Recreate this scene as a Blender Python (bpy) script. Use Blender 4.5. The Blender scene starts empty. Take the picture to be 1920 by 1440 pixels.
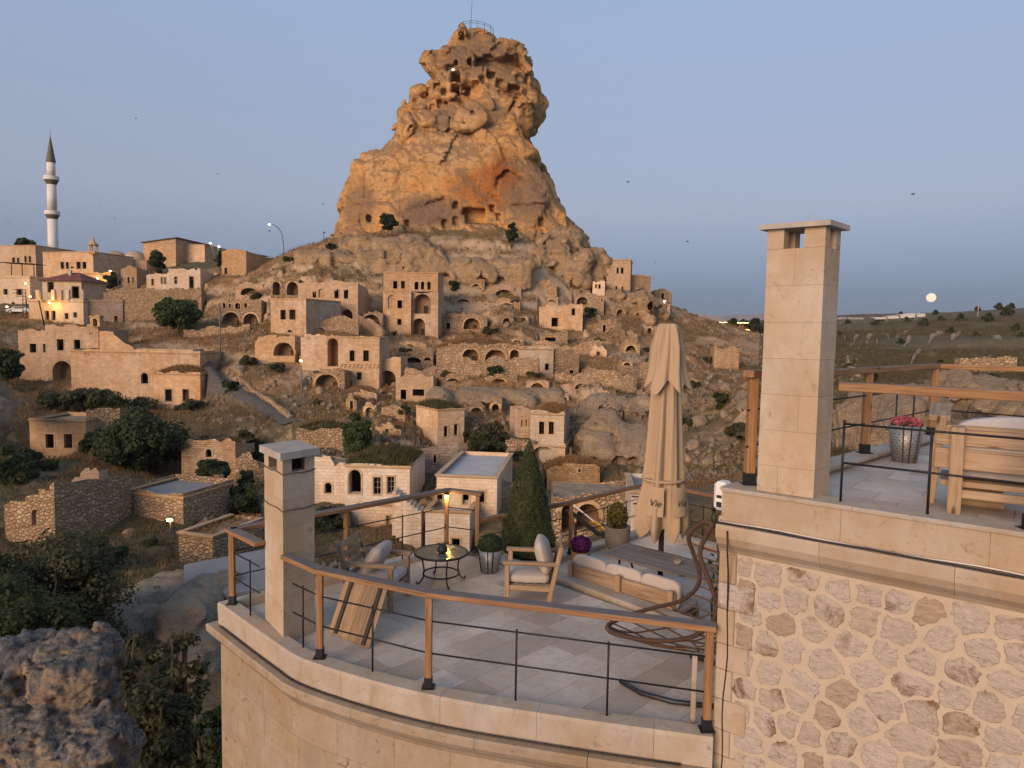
import bpy, bmesh, math, random
import numpy as np
from mathutils import Vector, Matrix
from mathutils.geometry import tessellate_polygon
R=math.radians
random.seed(7); rng=np.random.default_rng(7)
SC=bpy.context.scene; COL=SC.collection
# ------------------------------------------------------------------ camera
F=1333.0; EYE=(0.0,0.0,3.75); PITCH=4.0; ROLL=1.0
cam=bpy.data.cameras.new('camera'); camo=bpy.data.objects.new('camera',cam); COL.objects.link(camo)
cam.sensor_width=36; cam.lens=36*F/1920; cam.clip_start=.05; cam.clip_end=40000
CM=Matrix.Translation(EYE)@Matrix.Rotation(R(90-PITCH),4,'X')@Matrix.Rotation(R(ROLL),4,'Z')
camo.matrix_world=CM; SC.camera=camo
# ------------------------------------------------------------------ sky, sun, exposure (dusk: the sun has just gone behind the camera, left)
SUN_AZ=R(212); SUN_EL=R(2.0)          # azimuth clockwise from +Y
wd=bpy.data.worlds.new('World'); SC.world=wd; wd.use_nodes=True
wn=wd.node_tree.nodes; wl=wd.node_tree.links
sk=wn.new('ShaderNodeTexSky'); sk.sky_type='NISHITA'; sk.sun_disc=False
sk.sun_elevation=SUN_EL; sk.sun_rotation=SUN_AZ; sk.altitude=1200; sk.air_density=1.0; sk.dust_density=.3; sk.ozone_density=6.0
hs=wn.new('ShaderNodeHueSaturation'); hs.inputs['Saturation'].default_value=.45; hs.inputs['Value'].default_value=.055
wl.new(sk.outputs[0],hs.inputs['Color'])
# dusk sky of the view: pale blue above, greyer violet towards the horizon, the same all round; the sky texture adds the glow where the sun went down
tc=wn.new('ShaderNodeTexCoord'); sx=wn.new('ShaderNodeSeparateXYZ'); wl.new(tc.outputs['Generated'],sx.inputs[0])
rp=wn.new('ShaderNodeValToRGB'); wl.new(sx.outputs[2],rp.inputs[0]); el=rp.color_ramp.elements
for i,(p,c) in enumerate([(0,(0.0504,0.063,0.099)),(.06,(0.0576,0.0738,0.1116)),(.17,(0.122,0.138,0.170)),(.42,(0.118,0.165,0.240)),(.8,(0.116,0.163,0.238))]):
    e=el[i] if i<2 else el.new(p); e.position=p; e.color=(*c,1)
ad=wn.new('ShaderNodeMix'); ad.data_type='RGBA'; ad.blend_type='ADD'; ad.inputs[0].default_value=1
wl.new(hs.outputs[0],ad.inputs[6]); wl.new(rp.outputs[0],ad.inputs[7])
bg=wn['Background']; wl.new(ad.outputs[2],bg.inputs[0]); bg.inputs[1].default_value=1.0
sl=bpy.data.lights.new('sun','SUN'); sl.energy=1.85; sl.angle=R(34); sl.color=(1.0,.685,.45)
so=bpy.data.objects.new('sun',sl); COL.objects.link(so)
_el=R(16)
sd=Vector((math.sin(SUN_AZ)*math.cos(_el),math.cos(SUN_AZ)*math.cos(_el),math.sin(_el)))
so.rotation_euler=sd.to_track_quat('Z','Y').to_euler(); so.location=(-20,-30,40)
SC.view_settings.view_transform='Standard'; SC.view_settings.look='None'; SC.view_settings.gamma=1; SC.view_settings.exposure=1.12
SC.render.resolution_x=1024; SC.render.resolution_y=768
# ------------------------------------------------------------------ pixel helpers (a pixel gives a direction only)
CR=np.array(CM.to_3x3()); CE=np.array(EYE)
def ray(px,py): return CR@np.array([(px-960)/F,-(py-720)/F,-1.0])
def pz(px,py,z):
    d=ray(px,py); return CE+d*((z-CE[2])/d[2])
def pd(px,py,D):
    d=ray(px,py); return CE+d*(D/d[1])
# ------------------------------------------------------------------ noise (numpy)
_T=np.random.default_rng(3).random((64,64,64)).astype(np.float32)
def vnoise(p):
    i=np.floor(p).astype(np.int64); f=(p-i).astype(np.float32); f=f*f*(3-2*f)
    a=i&63; b=(i+1)&63
    x0,y0,z0=a[...,0],a[...,1],a[...,2]; x1,y1,z1=b[...,0],b[...,1],b[...,2]
    fx,fy,fz=f[...,0],f[...,1],f[...,2]
    c00=_T[x0,y0,z0]*(1-fx)+_T[x1,y0,z0]*fx; c10=_T[x0,y1,z0]*(1-fx)+_T[x1,y1,z0]*fx
    c01=_T[x0,y0,z1]*(1-fx)+_T[x1,y0,z1]*fx; c11=_T[x0,y1,z1]*(1-fx)+_T[x1,y1,z1]*fx
    return ((c00*(1-fy)+c10*fy)*(1-fz)+(c01*(1-fy)+c11*fy)*fz)*2-1
def fbm(p,o=4,g=.5):
    s=0;a=1;t=0
    for k in range(o):
        s=s+a*vnoise(p*(2**k)+17.3*k); t+=a; a*=g
    return s/t
def ridged(p,o=4):
    s=0;a=1;t=0
    for k in range(o):
        s=s+a*(1-np.abs(vnoise(p*(2**k)+9.1*k))*2); t+=a; a*=.5
    return s/t
def worley(P,sc,seed=0):
    """nearest jittered lattice point: offset vector to it, random vector of its cell, F1, F2-F1"""
    Q=P/sc; I=np.floor(Q).astype(np.int64); best=np.full(len(Q),1e9); b2=best.copy(); off=np.zeros_like(Q); rv=np.zeros_like(Q)
    for dx in(-1,0,1):
        for dy in(-1,0,1):
            for dz in(-1,0,1):
                J=I+np.array([dx,dy,dz]); k=J+seed*7; a=k&63
                r=np.stack([_T[a[:,0],a[:,1],a[:,2]],_T[a[:,1],a[:,2],a[:,0]],_T[a[:,2],a[:,0],a[:,1]]],1)
                d=Q-(J+r); l=(d*d).sum(1); m=l<best; b2=np.where(m,best,np.minimum(b2,l)); off[m]=d[m]; rv[m]=np.stack([_T[a[:,0],a[:,2],a[:,1]],_T[a[:,1],a[:,0],a[:,2]],_T[a[:,2],a[:,1],a[:,0]]],1)[m]*2-1; best=np.where(m,l,best)
    return off*sc,rv,np.sqrt(best),np.sqrt(b2)-np.sqrt(best)
def facets(P,sc,seed=0,tilt=.45,step=.3):
    """chipped planar facets: every cell is a tilted, shifted plane with a crack round it"""
    o,r,f1,e=worley(P,sc,seed); return (o*r).sum(1)*tilt+r[:,0]*step*sc*.35+np.clip(.12-e,0,1)*sc*.9
# ------------------------------------------------------------------ mesh builder
class MB:
    def __init__(s): s.v=[]; s.f=[]
    def add(s,vs,fs):
        n=len(s.v); s.v+= [tuple(map(float,q)) for q in vs]; s.f+=[tuple(i+n for i in f) for f in fs]; return s
    def box(s,c,d,M=None,ch=0):
        hx,hy,hz=d[0]/2,d[1]/2,d[2]/2
        if ch<=0:
            vs=[(x,y,z) for x in(-hx,hx) for y in(-hy,hy) for z in(-hz,hz)]
            fs=[(0,1,3,2),(4,6,7,5),(0,4,5,1),(2,3,7,6),(0,2,6,4),(1,5,7,3)]
        else:
            ch=min(ch,hx*.9,hy*.9,hz*.9); vs=[]; idx={}
            for sx in(-1,1):
                for sy in(-1,1):
                    for sz in(-1,1):
                        for ax in range(3):
                            q=[sx*(hx-ch),sy*(hy-ch),sz*(hz-ch)]; q[ax]=(sx*hx,sy*hy,sz*hz)[ax]
                            idx[(sx,sy,sz,ax)]=len(vs); vs.append(tuple(q))
            fs=[]
            for ax in range(3):
                o=[k for k in range(3) if k!=ax]
                for s_ in(-1,1):
                    c4=[]
                    for a,b in((-1,-1),(1,-1),(1,1),(-1,1)):
                        k=[0,0,0]; k[ax]=s_; k[o[0]]=a; k[o[1]]=b; c4.append(idx[(*k,ax)])
                    if (s_>0)==(ax==1): c4=c4[::-1]
                    fs.append(tuple(c4))
            for ax in range(3):
                o=[k for k in range(3) if k!=ax]
                for a in(-1,1):
                    for b in(-1,1):
                        k0=[0,0,0];k1=[0,0,0]; k0[ax]=-1;k1[ax]=1
                        for k in(k0,k1): k[o[0]]=a;k[o[1]]=b
                        q=(idx[(*k0,o[0])],idx[(*k1,o[0])],idx[(*k1,o[1])],idx[(*k0,o[1])])
                        fs.append(q)
            for sx in(-1,1):
                for sy in(-1,1):
                    for sz in(-1,1): fs.append(tuple(idx[(sx,sy,sz,a)] for a in range(3)))
        vs=[Vector(q) for q in vs]
        if M is not None: vs=[M@q for q in vs]
        c=Vector(c); return s.add([q+c for q in vs],fs)
    def tube(s,pts,r,n=8,closed=False,cap=True):
        P=[Vector(p) for p in pts]; m=len(P); rs=r if hasattr(r,'__len__') else [r]*m
        vs=[];fs=[]; up=Vector((0,0,1)); prev=None
        for i,p in enumerate(P):
            a=P[(i-1)%m] if (i>0 or closed) else p; b=P[(i+1)%m] if (i<m-1 or closed) else p
            t=(b-a); t=t.normalized() if t.length>1e-9 else Vector((0,0,1))
            if prev is None:
                x=t.cross(up); 
                if x.length<1e-3: x=t.cross(Vector((1,0,0)))
            else: x=prev-t*prev.dot(t)
            x.normalize(); y=t.cross(x); prev=x
            for k in range(n):
                q=2*math.pi*k/n; vs.append(p+x*math.cos(q)*rs[i]+y*math.sin(q)*rs[i])
        for i in range(m if closed else m-1):
            j=(i+1)%m
            for k in range(n): fs.append((i*n+k,i*n+(k+1)%n,j*n+(k+1)%n,j*n+k))
        if cap and not closed: fs+= [tuple(range(n))[::-1],tuple((m-1)*n+k for k in range(n))]
        return s.add(vs,fs)
    def lathe(s,prof,c=(0,0,0),n=24,cap=True,sx=1,sy=1):
        vs=[(c[0]+r*sx*math.cos(2*math.pi*k/n),c[1]+r*sy*math.sin(2*math.pi*k/n),c[2]+z) for r,z in prof for k in range(n)]
        fs=[]
        for i in range(len(prof)-1):
            for k in range(n): fs.append((i*n+k,i*n+(k+1)%n,(i+1)*n+(k+1)%n,(i+1)*n+k))
        if cap: fs+=[tuple(range(n))[::-1],tuple((len(prof)-1)*n+k for k in range(n))]
        return s.add(vs,fs)
    def prism(s,poly,z0,z1,inset=0):
        n=len(poly); cx=sum(p[0] for p in poly)/n; cy=sum(p[1] for p in poly)/n
        k=1-inset
        vs=[(p[0],p[1],z0) for p in poly]+[(cx+(p[0]-cx)*k,cy+(p[1]-cy)*k,z1) for p in poly]
        fs=[tuple(range(n))[::-1],tuple(range(n,2*n))]+[(i,(i+1)%n,n+(i+1)%n,n+i) for i in range(n)]
        return s.add(vs,fs)
    def sweep(s,path,prof,closed=False):
        # path: 2D points, prof: (offset to the right of travel, z)
        P=[Vector((p[0],p[1])) for p in path]; m=len(P); vs=[]; k=len(prof)
        for i in range(m):
            d0=(P[i]-P[i-1]).normalized() if i>0 else None; d1=(P[i+1]-P[i]).normalized() if i<m-1 else None
            d0=d0 or d1; d1=d1 or d0
            n0=Vector((d0.y,-d0.x)); n1=Vector((d1.y,-d1.x)); n=(n0+n1).normalized(); n=n/max(.3,n.dot(n0))
            for o,z in prof: vs.append((P[i].x+n.x*o,P[i].y+n.y*o,z))
        fs=[]
        for i in range(m-1):
            for j in range(k): fs.append((i*k+j,i*k+(j+1)%k,(i+1)*k+(j+1)%k,(i+1)*k+j))
        fs+=[tuple(range(k))[::-1],tuple((m-1)*k+j for j in range(k))]
        return s.add(vs,fs)
    def mesh(s,name,smooth=False):
        me=bpy.data.meshes.new(name); me.from_pydata(s.v,[],s.f); me.update()
        return fin(me,smooth)
    def build(s,name,mat,parent=None,smooth=False,M=None,world=False,recalc=True):
        me=s.mesh(name,smooth)
        if recalc:
            bm=bmesh.new(); bm.from_mesh(me); bmesh.ops.recalc_face_normals(bm,faces=bm.faces); bm.to_mesh(me); bm.free()
            boxuv(me)
        return obj(name,me,mat,parent,M,world)
def fin(me,smooth):
    if smooth: me.polygons.foreach_set('use_smooth',[True]*len(me.polygons))
    boxuv(me); return me
def boxuv(me):
    nl=len(me.loops)
    if not nl: return
    uv=me.uv_layers.get('UVMap') or me.uv_layers.new(name='UVMap')
    co=np.empty(len(me.vertices)*3,np.float32); me.vertices.foreach_get('co',co); co=co.reshape(-1,3)
    vi=np.empty(nl,np.int32); me.loops.foreach_get('vertex_index',vi)
    npoly=len(me.polygons); nr=np.empty(npoly*3,np.float32); me.polygons.foreach_get('normal',nr); nr=nr.reshape(-1,3)
    tot=np.empty(npoly,np.int32); me.polygons.foreach_get('loop_total',tot)
    N=np.repeat(nr,tot,axis=0); P=co[vi]
    h=np.hypot(N[:,0],N[:,1])+1e-6; tx=-N[:,1]/h; ty=N[:,0]/h
    flat=np.abs(N[:,2])>.75
    u=np.where(flat,P[:,0],P[:,0]*tx+P[:,1]*ty); v=np.where(flat,P[:,1],P[:,2])
    uv.data.foreach_set('uv',np.stack([u,v],1).astype(np.float32).ravel())
WM={}
def obj(name,me,mat,parent=None,M=None,world=False):
    o=bpy.data.objects.new(name,me); COL.objects.link(o)
    if mat is not None and len(me.materials)==0: me.materials.append(mat)
    if M is not None: o.matrix_basis=M
    if parent is not None:
        o.parent=parent
        if world and parent.name in WM: o.matrix_parent_inverse=WM[parent.name].inverted()
    return o
def tag(o,label=None,cat=None,group=None,kind=None):
    if label: o['label']=label
    if cat: o['category']=cat
    if group: o['group']=group
    if kind: o['kind']=kind
    return o
def root(name,label,cat,loc=(0,0,0),rz=0,group=None):
    o=bpy.data.objects.new(name,None); COL.objects.link(o); o.empty_display_size=.2
    o.location=loc; o.rotation_euler=(0,0,rz); WM[o.name]=Matrix.Translation(Vector(loc))@Matrix.Rotation(rz,4,'Z')
    return tag(o,label,cat,group)
def beam(name,p0,p1,w,h,mat,parent=None,world=False,ch=.006,up=(0,0,1),ext=0):
    p0=Vector(p0);p1=Vector(p1); x=(p1-p0); L=x.length+2*ext; x.normalize(); z=Vector(up); y=z.cross(x)
    if y.length<1e-3: y=Vector((0,1,0)).cross(x) if abs(x.y)<.9 else Vector((1,0,0)).cross(x)
    y.normalize(); z=x.cross(y); M=Matrix.Translation((p0+p1)/2)@Matrix((x,y,z)).transposed().to_4x4()
    return MB().box((0,0,0),(L,w,h),ch=ch).build(name,mat,parent,M=M,world=world)
def bar(name,pts,r,mat,parent=None,world=False,n=8,smooth=True,closed=False):
    return MB().tube(pts,r,n,closed=closed).build(name,mat,parent,smooth=smooth,world=world)
def npmesh(name,V,Fq,mat,parent=None,smooth=True,world=False):
    me=bpy.data.meshes.new(name); V=np.ascontiguousarray(V,np.float32); Fq=np.ascontiguousarray(Fq,np.int32)
    k=Fq.shape[1]; me.vertices.add(len(V)); me.vertices.foreach_set('co',V.ravel())
    me.loops.add(Fq.size); me.loops.foreach_set('vertex_index',Fq.ravel())
    me.polygons.add(len(Fq)); me.polygons.foreach_set('loop_start',np.arange(0,Fq.size,k,dtype=np.int32)); me.polygons.foreach_set('loop_total',np.full(len(Fq),k,np.int32))
    me.update(calc_edges=True); me.validate()
    if smooth: me.polygons.foreach_set('use_smooth',np.ones(len(Fq),bool))
    boxuv(me); return obj(name,me,mat,parent,None,world)
# ------------------------------------------------------------------ materials
class NT:
    def __init__(s,name,rough=.85,spec=.25):
        s.m=bpy.data.materials.new(name); s.m.use_nodes=True; s.t=s.m.node_tree; s.b=s.t.nodes['Principled BSDF']
        s.b.inputs['Roughness'].default_value=rough; s.b.inputs['Specular IOR Level'].default_value=spec
        s._c={}
    def n(s,ty,**k):
        q=s.t.nodes.new('ShaderNode'+ty)
        for a,b in k.items():
            if a.startswith('_'): setattr(q,a[1:],b)
        return q
    def set(s,sock,v):
        if hasattr(v,'is_output') or isinstance(v,bpy.types.NodeSocket): s.t.links.new(v,sock)
        else: sock.default_value=(*v,1) if isinstance(v,tuple) and len(v)==3 and sock.type=='RGBA' else v
    def co(s,which='Object'):
        if which not in s._c:
            s._c[which]=(s.n('NewGeometry').outputs['Position'] if which=='World' else s.n('TexCoord').outputs[which])
        return s._c[which]
    def map(s,v,scale=(1,1,1),loc=(0,0,0),rot=(0,0,0)):
        q=s.n('Mapping'); s.set(q.inputs['Vector'],v); q.inputs['Scale'].default_value=scale; q.inputs['Location'].default_value=loc; q.inputs['Rotation'].default_value=rot; return q.outputs[0]
    def noise(s,v,scale,detail=4,rough=.6,dist=0,out=0):
        q=s.n('TexNoise'); s.set(q.inputs['Vector'],v); q.inputs['Scale'].default_value=scale; q.inputs['Detail'].default_value=detail; q.inputs['Roughness'].default_value=rough; q.inputs['Distortion'].default_value=dist; return q.outputs[out]
    def vor(s,v,scale,feature='F1',out='Distance',rand=1):
        q=s.n('TexVoronoi'); q.feature=feature; s.set(q.inputs['Vector'],v); q.inputs['Scale'].default_value=scale; q.inputs['Randomness'].default_value=rand; return q.outputs[out]
    def ramp(s,v,stops,interp='LINEAR'):
        q=s.n('ValToRGB'); q.color_ramp.interpolation=interp; s.set(q.inputs[0],v); e=q.color_ramp.elements
        for i,(p,c) in enumerate(stops):
            x=e[i] if i<2 else e.new(p); x.position=p; x.color=(*c,1) if isinstance(c,tuple) else (c,c,c,1)
        return q.outputs[0]
    def mix(s,f,a,b,mode='MIX'):
        q=s.n('Mix'); q.data_type='RGBA'; q.blend_type=mode; s.set(q.inputs[0],f); s.set(q.inputs[6],a); s.set(q.inputs[7],b); return q.outputs[2]
    def math(s,op,a,b=0.0,clamp=False):
        q=s.n('Math'); q.operation=op; q.use_clamp=clamp; s.set(q.inputs[0],a); s.set(q.inputs[1],b); return q.outputs[0]
    def rnd(s): return s.n('ObjectInfo').outputs['Random']
    def bump(s,h,strength=.5,dist=.02,nrm=None):
        q=s.n('Bump'); s.set(q.inputs['Height'],h); q.inputs['Strength'].default_value=strength; q.inputs['Distance'].default_value=dist
        if nrm is not None: s.set(q.inputs['Normal'],nrm)
        return q.outputs[0]
    def out(s,col=None,nrm=None,rough=None,metal=None):
        if col is not None: s.set(s.b.inputs['Base Color'],col)
        if nrm is not None: s.set(s.b.inputs['Normal'],nrm)
        if rough is not None: s.set(s.b.inputs['Roughness'],rough)
        if metal is not None: s.b.inputs['Metallic'].default_value=metal
        return s.m
def jitter(t,c,amt=.12):
    r=t.rnd(); return t.mix(1.0,c,t.ramp(r,[(0,1-amt),(1,1+amt*.6)]),'MULTIPLY')
def m_plain(name,c,rough=.7,spec=.3,metal=0,nz=.12,sc=8,bs=.15,bd=.004):
    t=NT(name,rough,spec); o=t.co(); n=t.noise(o,sc,5)
    col=t.mix(1.0,c,t.ramp(n,[(.25,1-nz),(.75,1+nz)]),'MULTIPLY')
    return t.out(col,t.bump(t.noise(o,sc*6,3),bs,bd),None,metal)
def m_emit(name,c,st):
    t=NT(name); t.b.inputs['Base Color'].default_value=(*c,1); t.b.inputs['Emission Color'].default_value=(*c,1); t.b.inputs['Emission Strength'].default_value=st; return t.m
def m_limestone(name,c=(0.477,0.385,0.289),pit=1.0,stain=.5,j=.08,world=True):
    # sawn tuff: cream with pores, ochre stains and grey weathering
    t=NT(name,.88,.2); o=t.co('World' if world else 'Object')
    n1=t.noise(o,1.3,5,.65); n2=t.noise(o,14,4,.7); n3=t.noise(t.map(o,(3,3,.9)),1.1,4,.6,.6)
    col=t.mix(t.ramp(n1,[(.38,0),(.62,.8)]),c,(c[0]*.82,c[1]*.70,c[2]*.52))
    col=t.mix(t.ramp(n2,[(.3,.16*pit),(.55,0)]),col,(c[0]*.55,c[1]*.46,c[2]*.36))
    col=t.mix(t.math('MULTIPLY',t.ramp(n3,[(.54,0),(.70,1)]),stain),col,(.27,.215,.16))
    pv=t.vor(o,24); pm=t.math('MULTIPLY',t.ramp(pv,[(.08,1),(.2,0)]),t.ramp(t.noise(o,4,2),[(.5,0),(.62,1)]))
    col=t.mix(t.math('MULTIPLY',pm,.75*pit),col,(.2,.14,.09))
    n5=t.noise(o,6.0,5,.7,.8); col=t.mix(t.math('MULTIPLY',t.ramp(n5,[(.60,0),(.70,.6)]),pit),col,(c[0]*.42,c[1]*.32,c[2]*.22))
    if j: col=jitter(t,col,j)
    h=t.math('SUBTRACT',t.math('MULTIPLY',n2,.6),t.math('MULTIPLY',pm,.8))
    return t.out(col,t.bump(h,.5,.006))
def m_wood(name,c,c2,grey=0,dark=.5,j=.12):
    t=NT(name,.75,.25); o=t.co(); r=t.rnd()
    off=t.n('CombineXYZ'); t.set(off.inputs[0],t.math('MULTIPLY',r,37.0)); t.set(off.inputs[1],t.math('MULTIPLY',r,11.0))
    va=t.n('VectorMath'); va.operation='ADD'; t.set(va.inputs[0],o); t.set(va.inputs[1],off.outputs[0]); v=va.outputs[0]
    g=t.noise(t.map(v,(1.2,22,22)),1.6,5,.65,.4); g2=t.noise(t.map(v,(.6,60,60)),1.2,3,.6)
    col=t.mix(t.ramp(g,[(.36,0),(.6,1)]),c,c2)
    col=t.mix(t.ramp(g2,[(.56,0),(.68,dark)]),col,(c2[0]*.35,c2[1]*.33,c2[2]*.3))
    kn=t.vor(t.map(v,(1.4,5,5)),1.3); col=t.mix(t.ramp(kn,[(.06,.85),(.13,0)]),col,(c2[0]*.28,c2[1]*.2,c2[2]*.14))
    if grey:
        nz=t.n('NewGeometry'); sp=t.n('SeparateXYZ'); t.set(sp.inputs[0],nz.outputs['Normal'])
        k=t.math('MULTIPLY',t.ramp(sp.outputs[2],[(.6,0),(.9,1)]),t.ramp(t.noise(v,3,4),[(.25,.65),(.6,1)]))
        gc=t.mix(t.ramp(g,[(.3,0),(.7,1)]),(.17,.158,.15),(.105,.096,.092)); col=t.mix(t.math('MULTIPLY',k,grey),col,gc)
    col=jitter(t,col,j)
    return t.out(col,t.bump(t.math('ADD',g,g2),.35,.004))
def m_masonry(name,c,bw=.55,bh=.27,mort=.012,var=.25,stain=.5,irregular=.04,bstr=.6):
    t=NT(name,.9,.15); uv=t.co('UV'); o=t.co('World')
    dn=t.n('TexNoise'); t.set(dn.inputs['Vector'],o); dn.inputs['Scale'].default_value=2.3; dn.inputs['Detail'].default_value=2
    va=t.n('VectorMath'); va.operation='MULTIPLY_ADD'; t.set(va.inputs[0],dn.outputs['Color']); va.inputs[1].default_value=(irregular,)*3; t.set(va.inputs[2],uv)
    br=t.n('TexBrick'); t.set(br.inputs['Vector'],va.outputs[0]); br.inputs['Scale'].default_value=1; br.inputs['Brick Width'].default_value=bw; br.inputs['Row Height'].default_value=bh
    br.inputs['Mortar Size'].default_value=mort; br.inputs['Mortar Smooth'].default_value=.3; br.inputs['Color1'].default_value=(1,1,1,1); br.inputs['Color2'].default_value=(1-var,1-var*1.1,1-var*1.2,1); br.inputs['Mortar'].default_value=(.62,.58,.52,1)
    n1=t.noise(o,.22,5,.65); n3=t.noise(t.map(o,(1.6,1.6,.35)),.55,5,.65,.5); n2=t.noise(o,3.5,4,.7)
    base=t.mix(t.ramp(n1,[(.35,0),(.65,1)]),c,(c[0]*.86,c[1]*.74,c[2]*.6))
    col=t.mix(1.0,base,br.outputs['Color'],'MULTIPLY')
    col=t.mix(t.math('MULTIPLY',t.ramp(n3,[(.5,0),(.72,1)]),stain),col,(.18,.14,.10))
    col=t.mix(t.ramp(n2,[(.3,.35),(.5,0)]),col,(c[0]*.5,c[1]*.42,c[2]*.33))
    n6=t.noise(o,1.1,5,.7,.8); col=t.mix(t.math('MULTIPLY',t.ramp(n6,[(.52,0),(.62,1)]),stain),col,(c[0]*.62,c[1]*.56,c[2]*.50))
    n7=t.noise(t.map(o,(2.2,2.2,.18)),.8,4,.6,.3); col=t.mix(t.math('MULTIPLY',t.ramp(n7,[(.56,0),(.68,1)]),stain*.8),col,(.20,.15,.11))
    rh=t.math('FRACT',t.math('MULTIPLY',t.rnd(),5.7)); col=t.mix(1.0,col,t.ramp(rh,[(0,(1.06,1.0,.90)),(.5,(1.0,1.0,1.0)),(1,(.98,1.02,1.10))]),'MULTIPLY')
    h=t.math('ADD',t.math('MULTIPLY',br.outputs['Fac'],-.7),t.math('MULTIPLY',n2,.8))
    return t.out(jitter(t,col,.22),t.bump(h,bstr,.06))
def m_rubble(name,c,scale=2.6,stain=.3):
    t=NT(name,.95,.1); uv=t.co('UV'); o=t.co('World')
    dn=t.n('TexNoise'); t.set(dn.inputs['Vector'],o); dn.inputs['Scale'].default_value=3.0
    va=t.n('VectorMath'); va.operation='MULTIPLY_ADD'; t.set(va.inputs[0],dn.outputs['Color']); va.inputs[1].default_value=(.15,.15,.15); t.set(va.inputs[2],t.map(uv,(1,1.5,1)))
    e=t.vor(va.outputs[0],scale,'DISTANCE_TO_EDGE'); cc=t.n('TexVoronoi'); t.set(cc.inputs['Vector'],va.outputs[0]); cc.inputs['Scale'].default_value=scale
    n1=t.noise(o,.3,5,.65); n2=t.noise(o,5,4,.7)
    sp=t.n('SeparateColor'); t.set(sp.inputs[0],cc.outputs['Color'])
    base=t.mix(sp.outputs[0],(c[0]*1.1,c[1]*1.08,c[2]*1.05),(c[0]*.66,c[1]*.58,c[2]*.5))
    col=t.mix(t.ramp(n1,[(.45,0),(.7,stain)]),base,(.2,.16,.12))
    col=t.mix(t.ramp(e,[(0,.85),(.07,0)]),col,(c[0]*.36,c[1]*.32,c[2]*.28))
    h=t.math('ADD',t.ramp(e,[(0,0),(.2,1)]),t.math('MULTIPLY',n2,.5))
    return t.out(jitter(t,col,.1),t.bump(h,.9,.12))
# ================================================================== MATERIALS near
LIME=m_limestone('tuff_block',(.345,.28,.21),1.5,.9); LIMEC=m_limestone('tuff_coping',(.43,.375,.315),.9,.65); LIMEU=m_limestone('tuff_upper',(.42,.34,.255),.9,.35,.06)
CHIM=m_limestone('tuff_chimney',(0.48,0.4,0.312),.8,.3,.05)
def m_tile():
    t=NT('travertine_tile',.55,.35); o=t.co('World'); r=t.rnd()
    n=t.noise(o,2.2,5,.6); n2=t.noise(t.map(o,(1,1,1),rot=(0,0,.78)),7,5,.7,.8)
    a=t.ramp(r,[(0,(.58,.50,.42)),(.45,(.50,.43,.35)),(.75,(.43,.355,.28)),(1,(.31,.24,.18))]); c=t.mix(t.ramp(n,[(.35,0),(.7,.7)]),a,(.43,.345,.265)); c=t.mix(t.ramp(n2,[(.35,.35),(.55,0)]),c,(.28,.225,.18))
    return t.out(c,t.bump(n2,.15,.003),t.ramp(n,[(.3,.45),(.7,.7)]))
TILE=m_tile(); GROUT=m_plain('grout',(.30,.26,.21),.9)
MORTAR=m_plain('lime_mortar',(.44,.365,.275),.92,.15,0,.10,5,.5,.01)
def m_stone():
    t=NT('rubble_stone',.9,.2); o=t.co('World'); r=t.rnd()
    n=t.noise(o,3.2,6,.7,.5); n2=t.noise(o,22,4,.7); n4=t.noise(t.map(o,(1,1,2.4)),9,5,.65,1.2)
    a=t.ramp(r,[(0,(.47,.40,.34)),(.35,(.42,.35,.285)),(.7,(.46,.395,.34)),(.86,(.42,.34,.27)),(.94,(.36,.275,.205)),(1,(.40,.30,.215))])
    k=t.math('MULTIPLY',t.ramp(n,[(.52,0),(.64,1)]),t.ramp(t.math('FRACT',t.math('MULTIPLY',r,7.31)),[(.35,0),(.6,1)]))
    c=t.mix(k,a,(.20,.125,.07)); c=t.mix(t.ramp(n2,[(.28,.5),(.45,0)]),c,(.17,.12,.08)); c=t.mix(t.ramp(n4,[(.32,.4),(.45,0)]),c,(.3,.22,.15))
    return t.out(c,t.bump(t.math('ADD',t.math('MULTIPLY',n4,1.6),n2),.9,.02))
STONE=m_stone()
PINE=m_wood('pine_post',(.35,.20,.095),(.235,.12,.052),0,.5); RAILW=m_wood('weathered_rail',(.34,.195,.092),(.225,.115,.052),1.0,.6)
OLDW=m_wood('raw_old_wood',(.40,.285,.18),(.27,.18,.11),.25,.7); GREYW=m_wood('grey_teak',(.24,.21,.185),(.15,.13,.115),.6,.6); PALEW=m_wood('pale_spruce',(.46,.34,.225),(.35,.24,.15),.2,.7)
IRON=m_plain('black_iron',(.018,.018,.02),.55,.4,.3); CAPST=m_plain('cap_slab',(.36,.32,.275),.85,.2,0,.2,5,.3,.01)
CUSH=m_plain('oat_cushion',(.43,.375,.33),.95,.1,0,.06,60,.25,.002); CUSHG=m_plain('grey_cushion',(.36,.33,.32),.95,.1,0,.06,60,.25,.002)
CANV=m_plain('sand_canvas',(.39,.29,.19),.9,.12,0,.07,50,.2,.002); GALV=m_plain('galvanised',(.30,.31,.30),.5,.5,.55,.2,12); TERRA=m_plain('terracotta',(.30,.17,.095),.85,.2,0,.2,9,.3,.01)
STPOT=m_plain('stone_pot',(.20,.165,.135),.9,.2,0,.25,6,.5,.02); RATT=m_plain('brown_rattan',(.085,.05,.033),.7,.3,0,.3,60,.5,.004); ROPE=m_plain('rattan_rope',(.12,.07,.042),.8,.2,0,.25,60,.4,.003)
WHITEP=m_plain('white_plastic',(.72,.69,.66),.4,.4,0,.03); BLACKP=m_plain('black_plastic',(.02,.02,.022),.4,.4); SOIL=m_plain('soil',(.06,.04,.028),.95)
CABLE=m_plain('black_cable',(.02,.02,.022),.5,.3); WCABLE=m_plain('white_cable',(.6,.57,.53),.5,.3)
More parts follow.
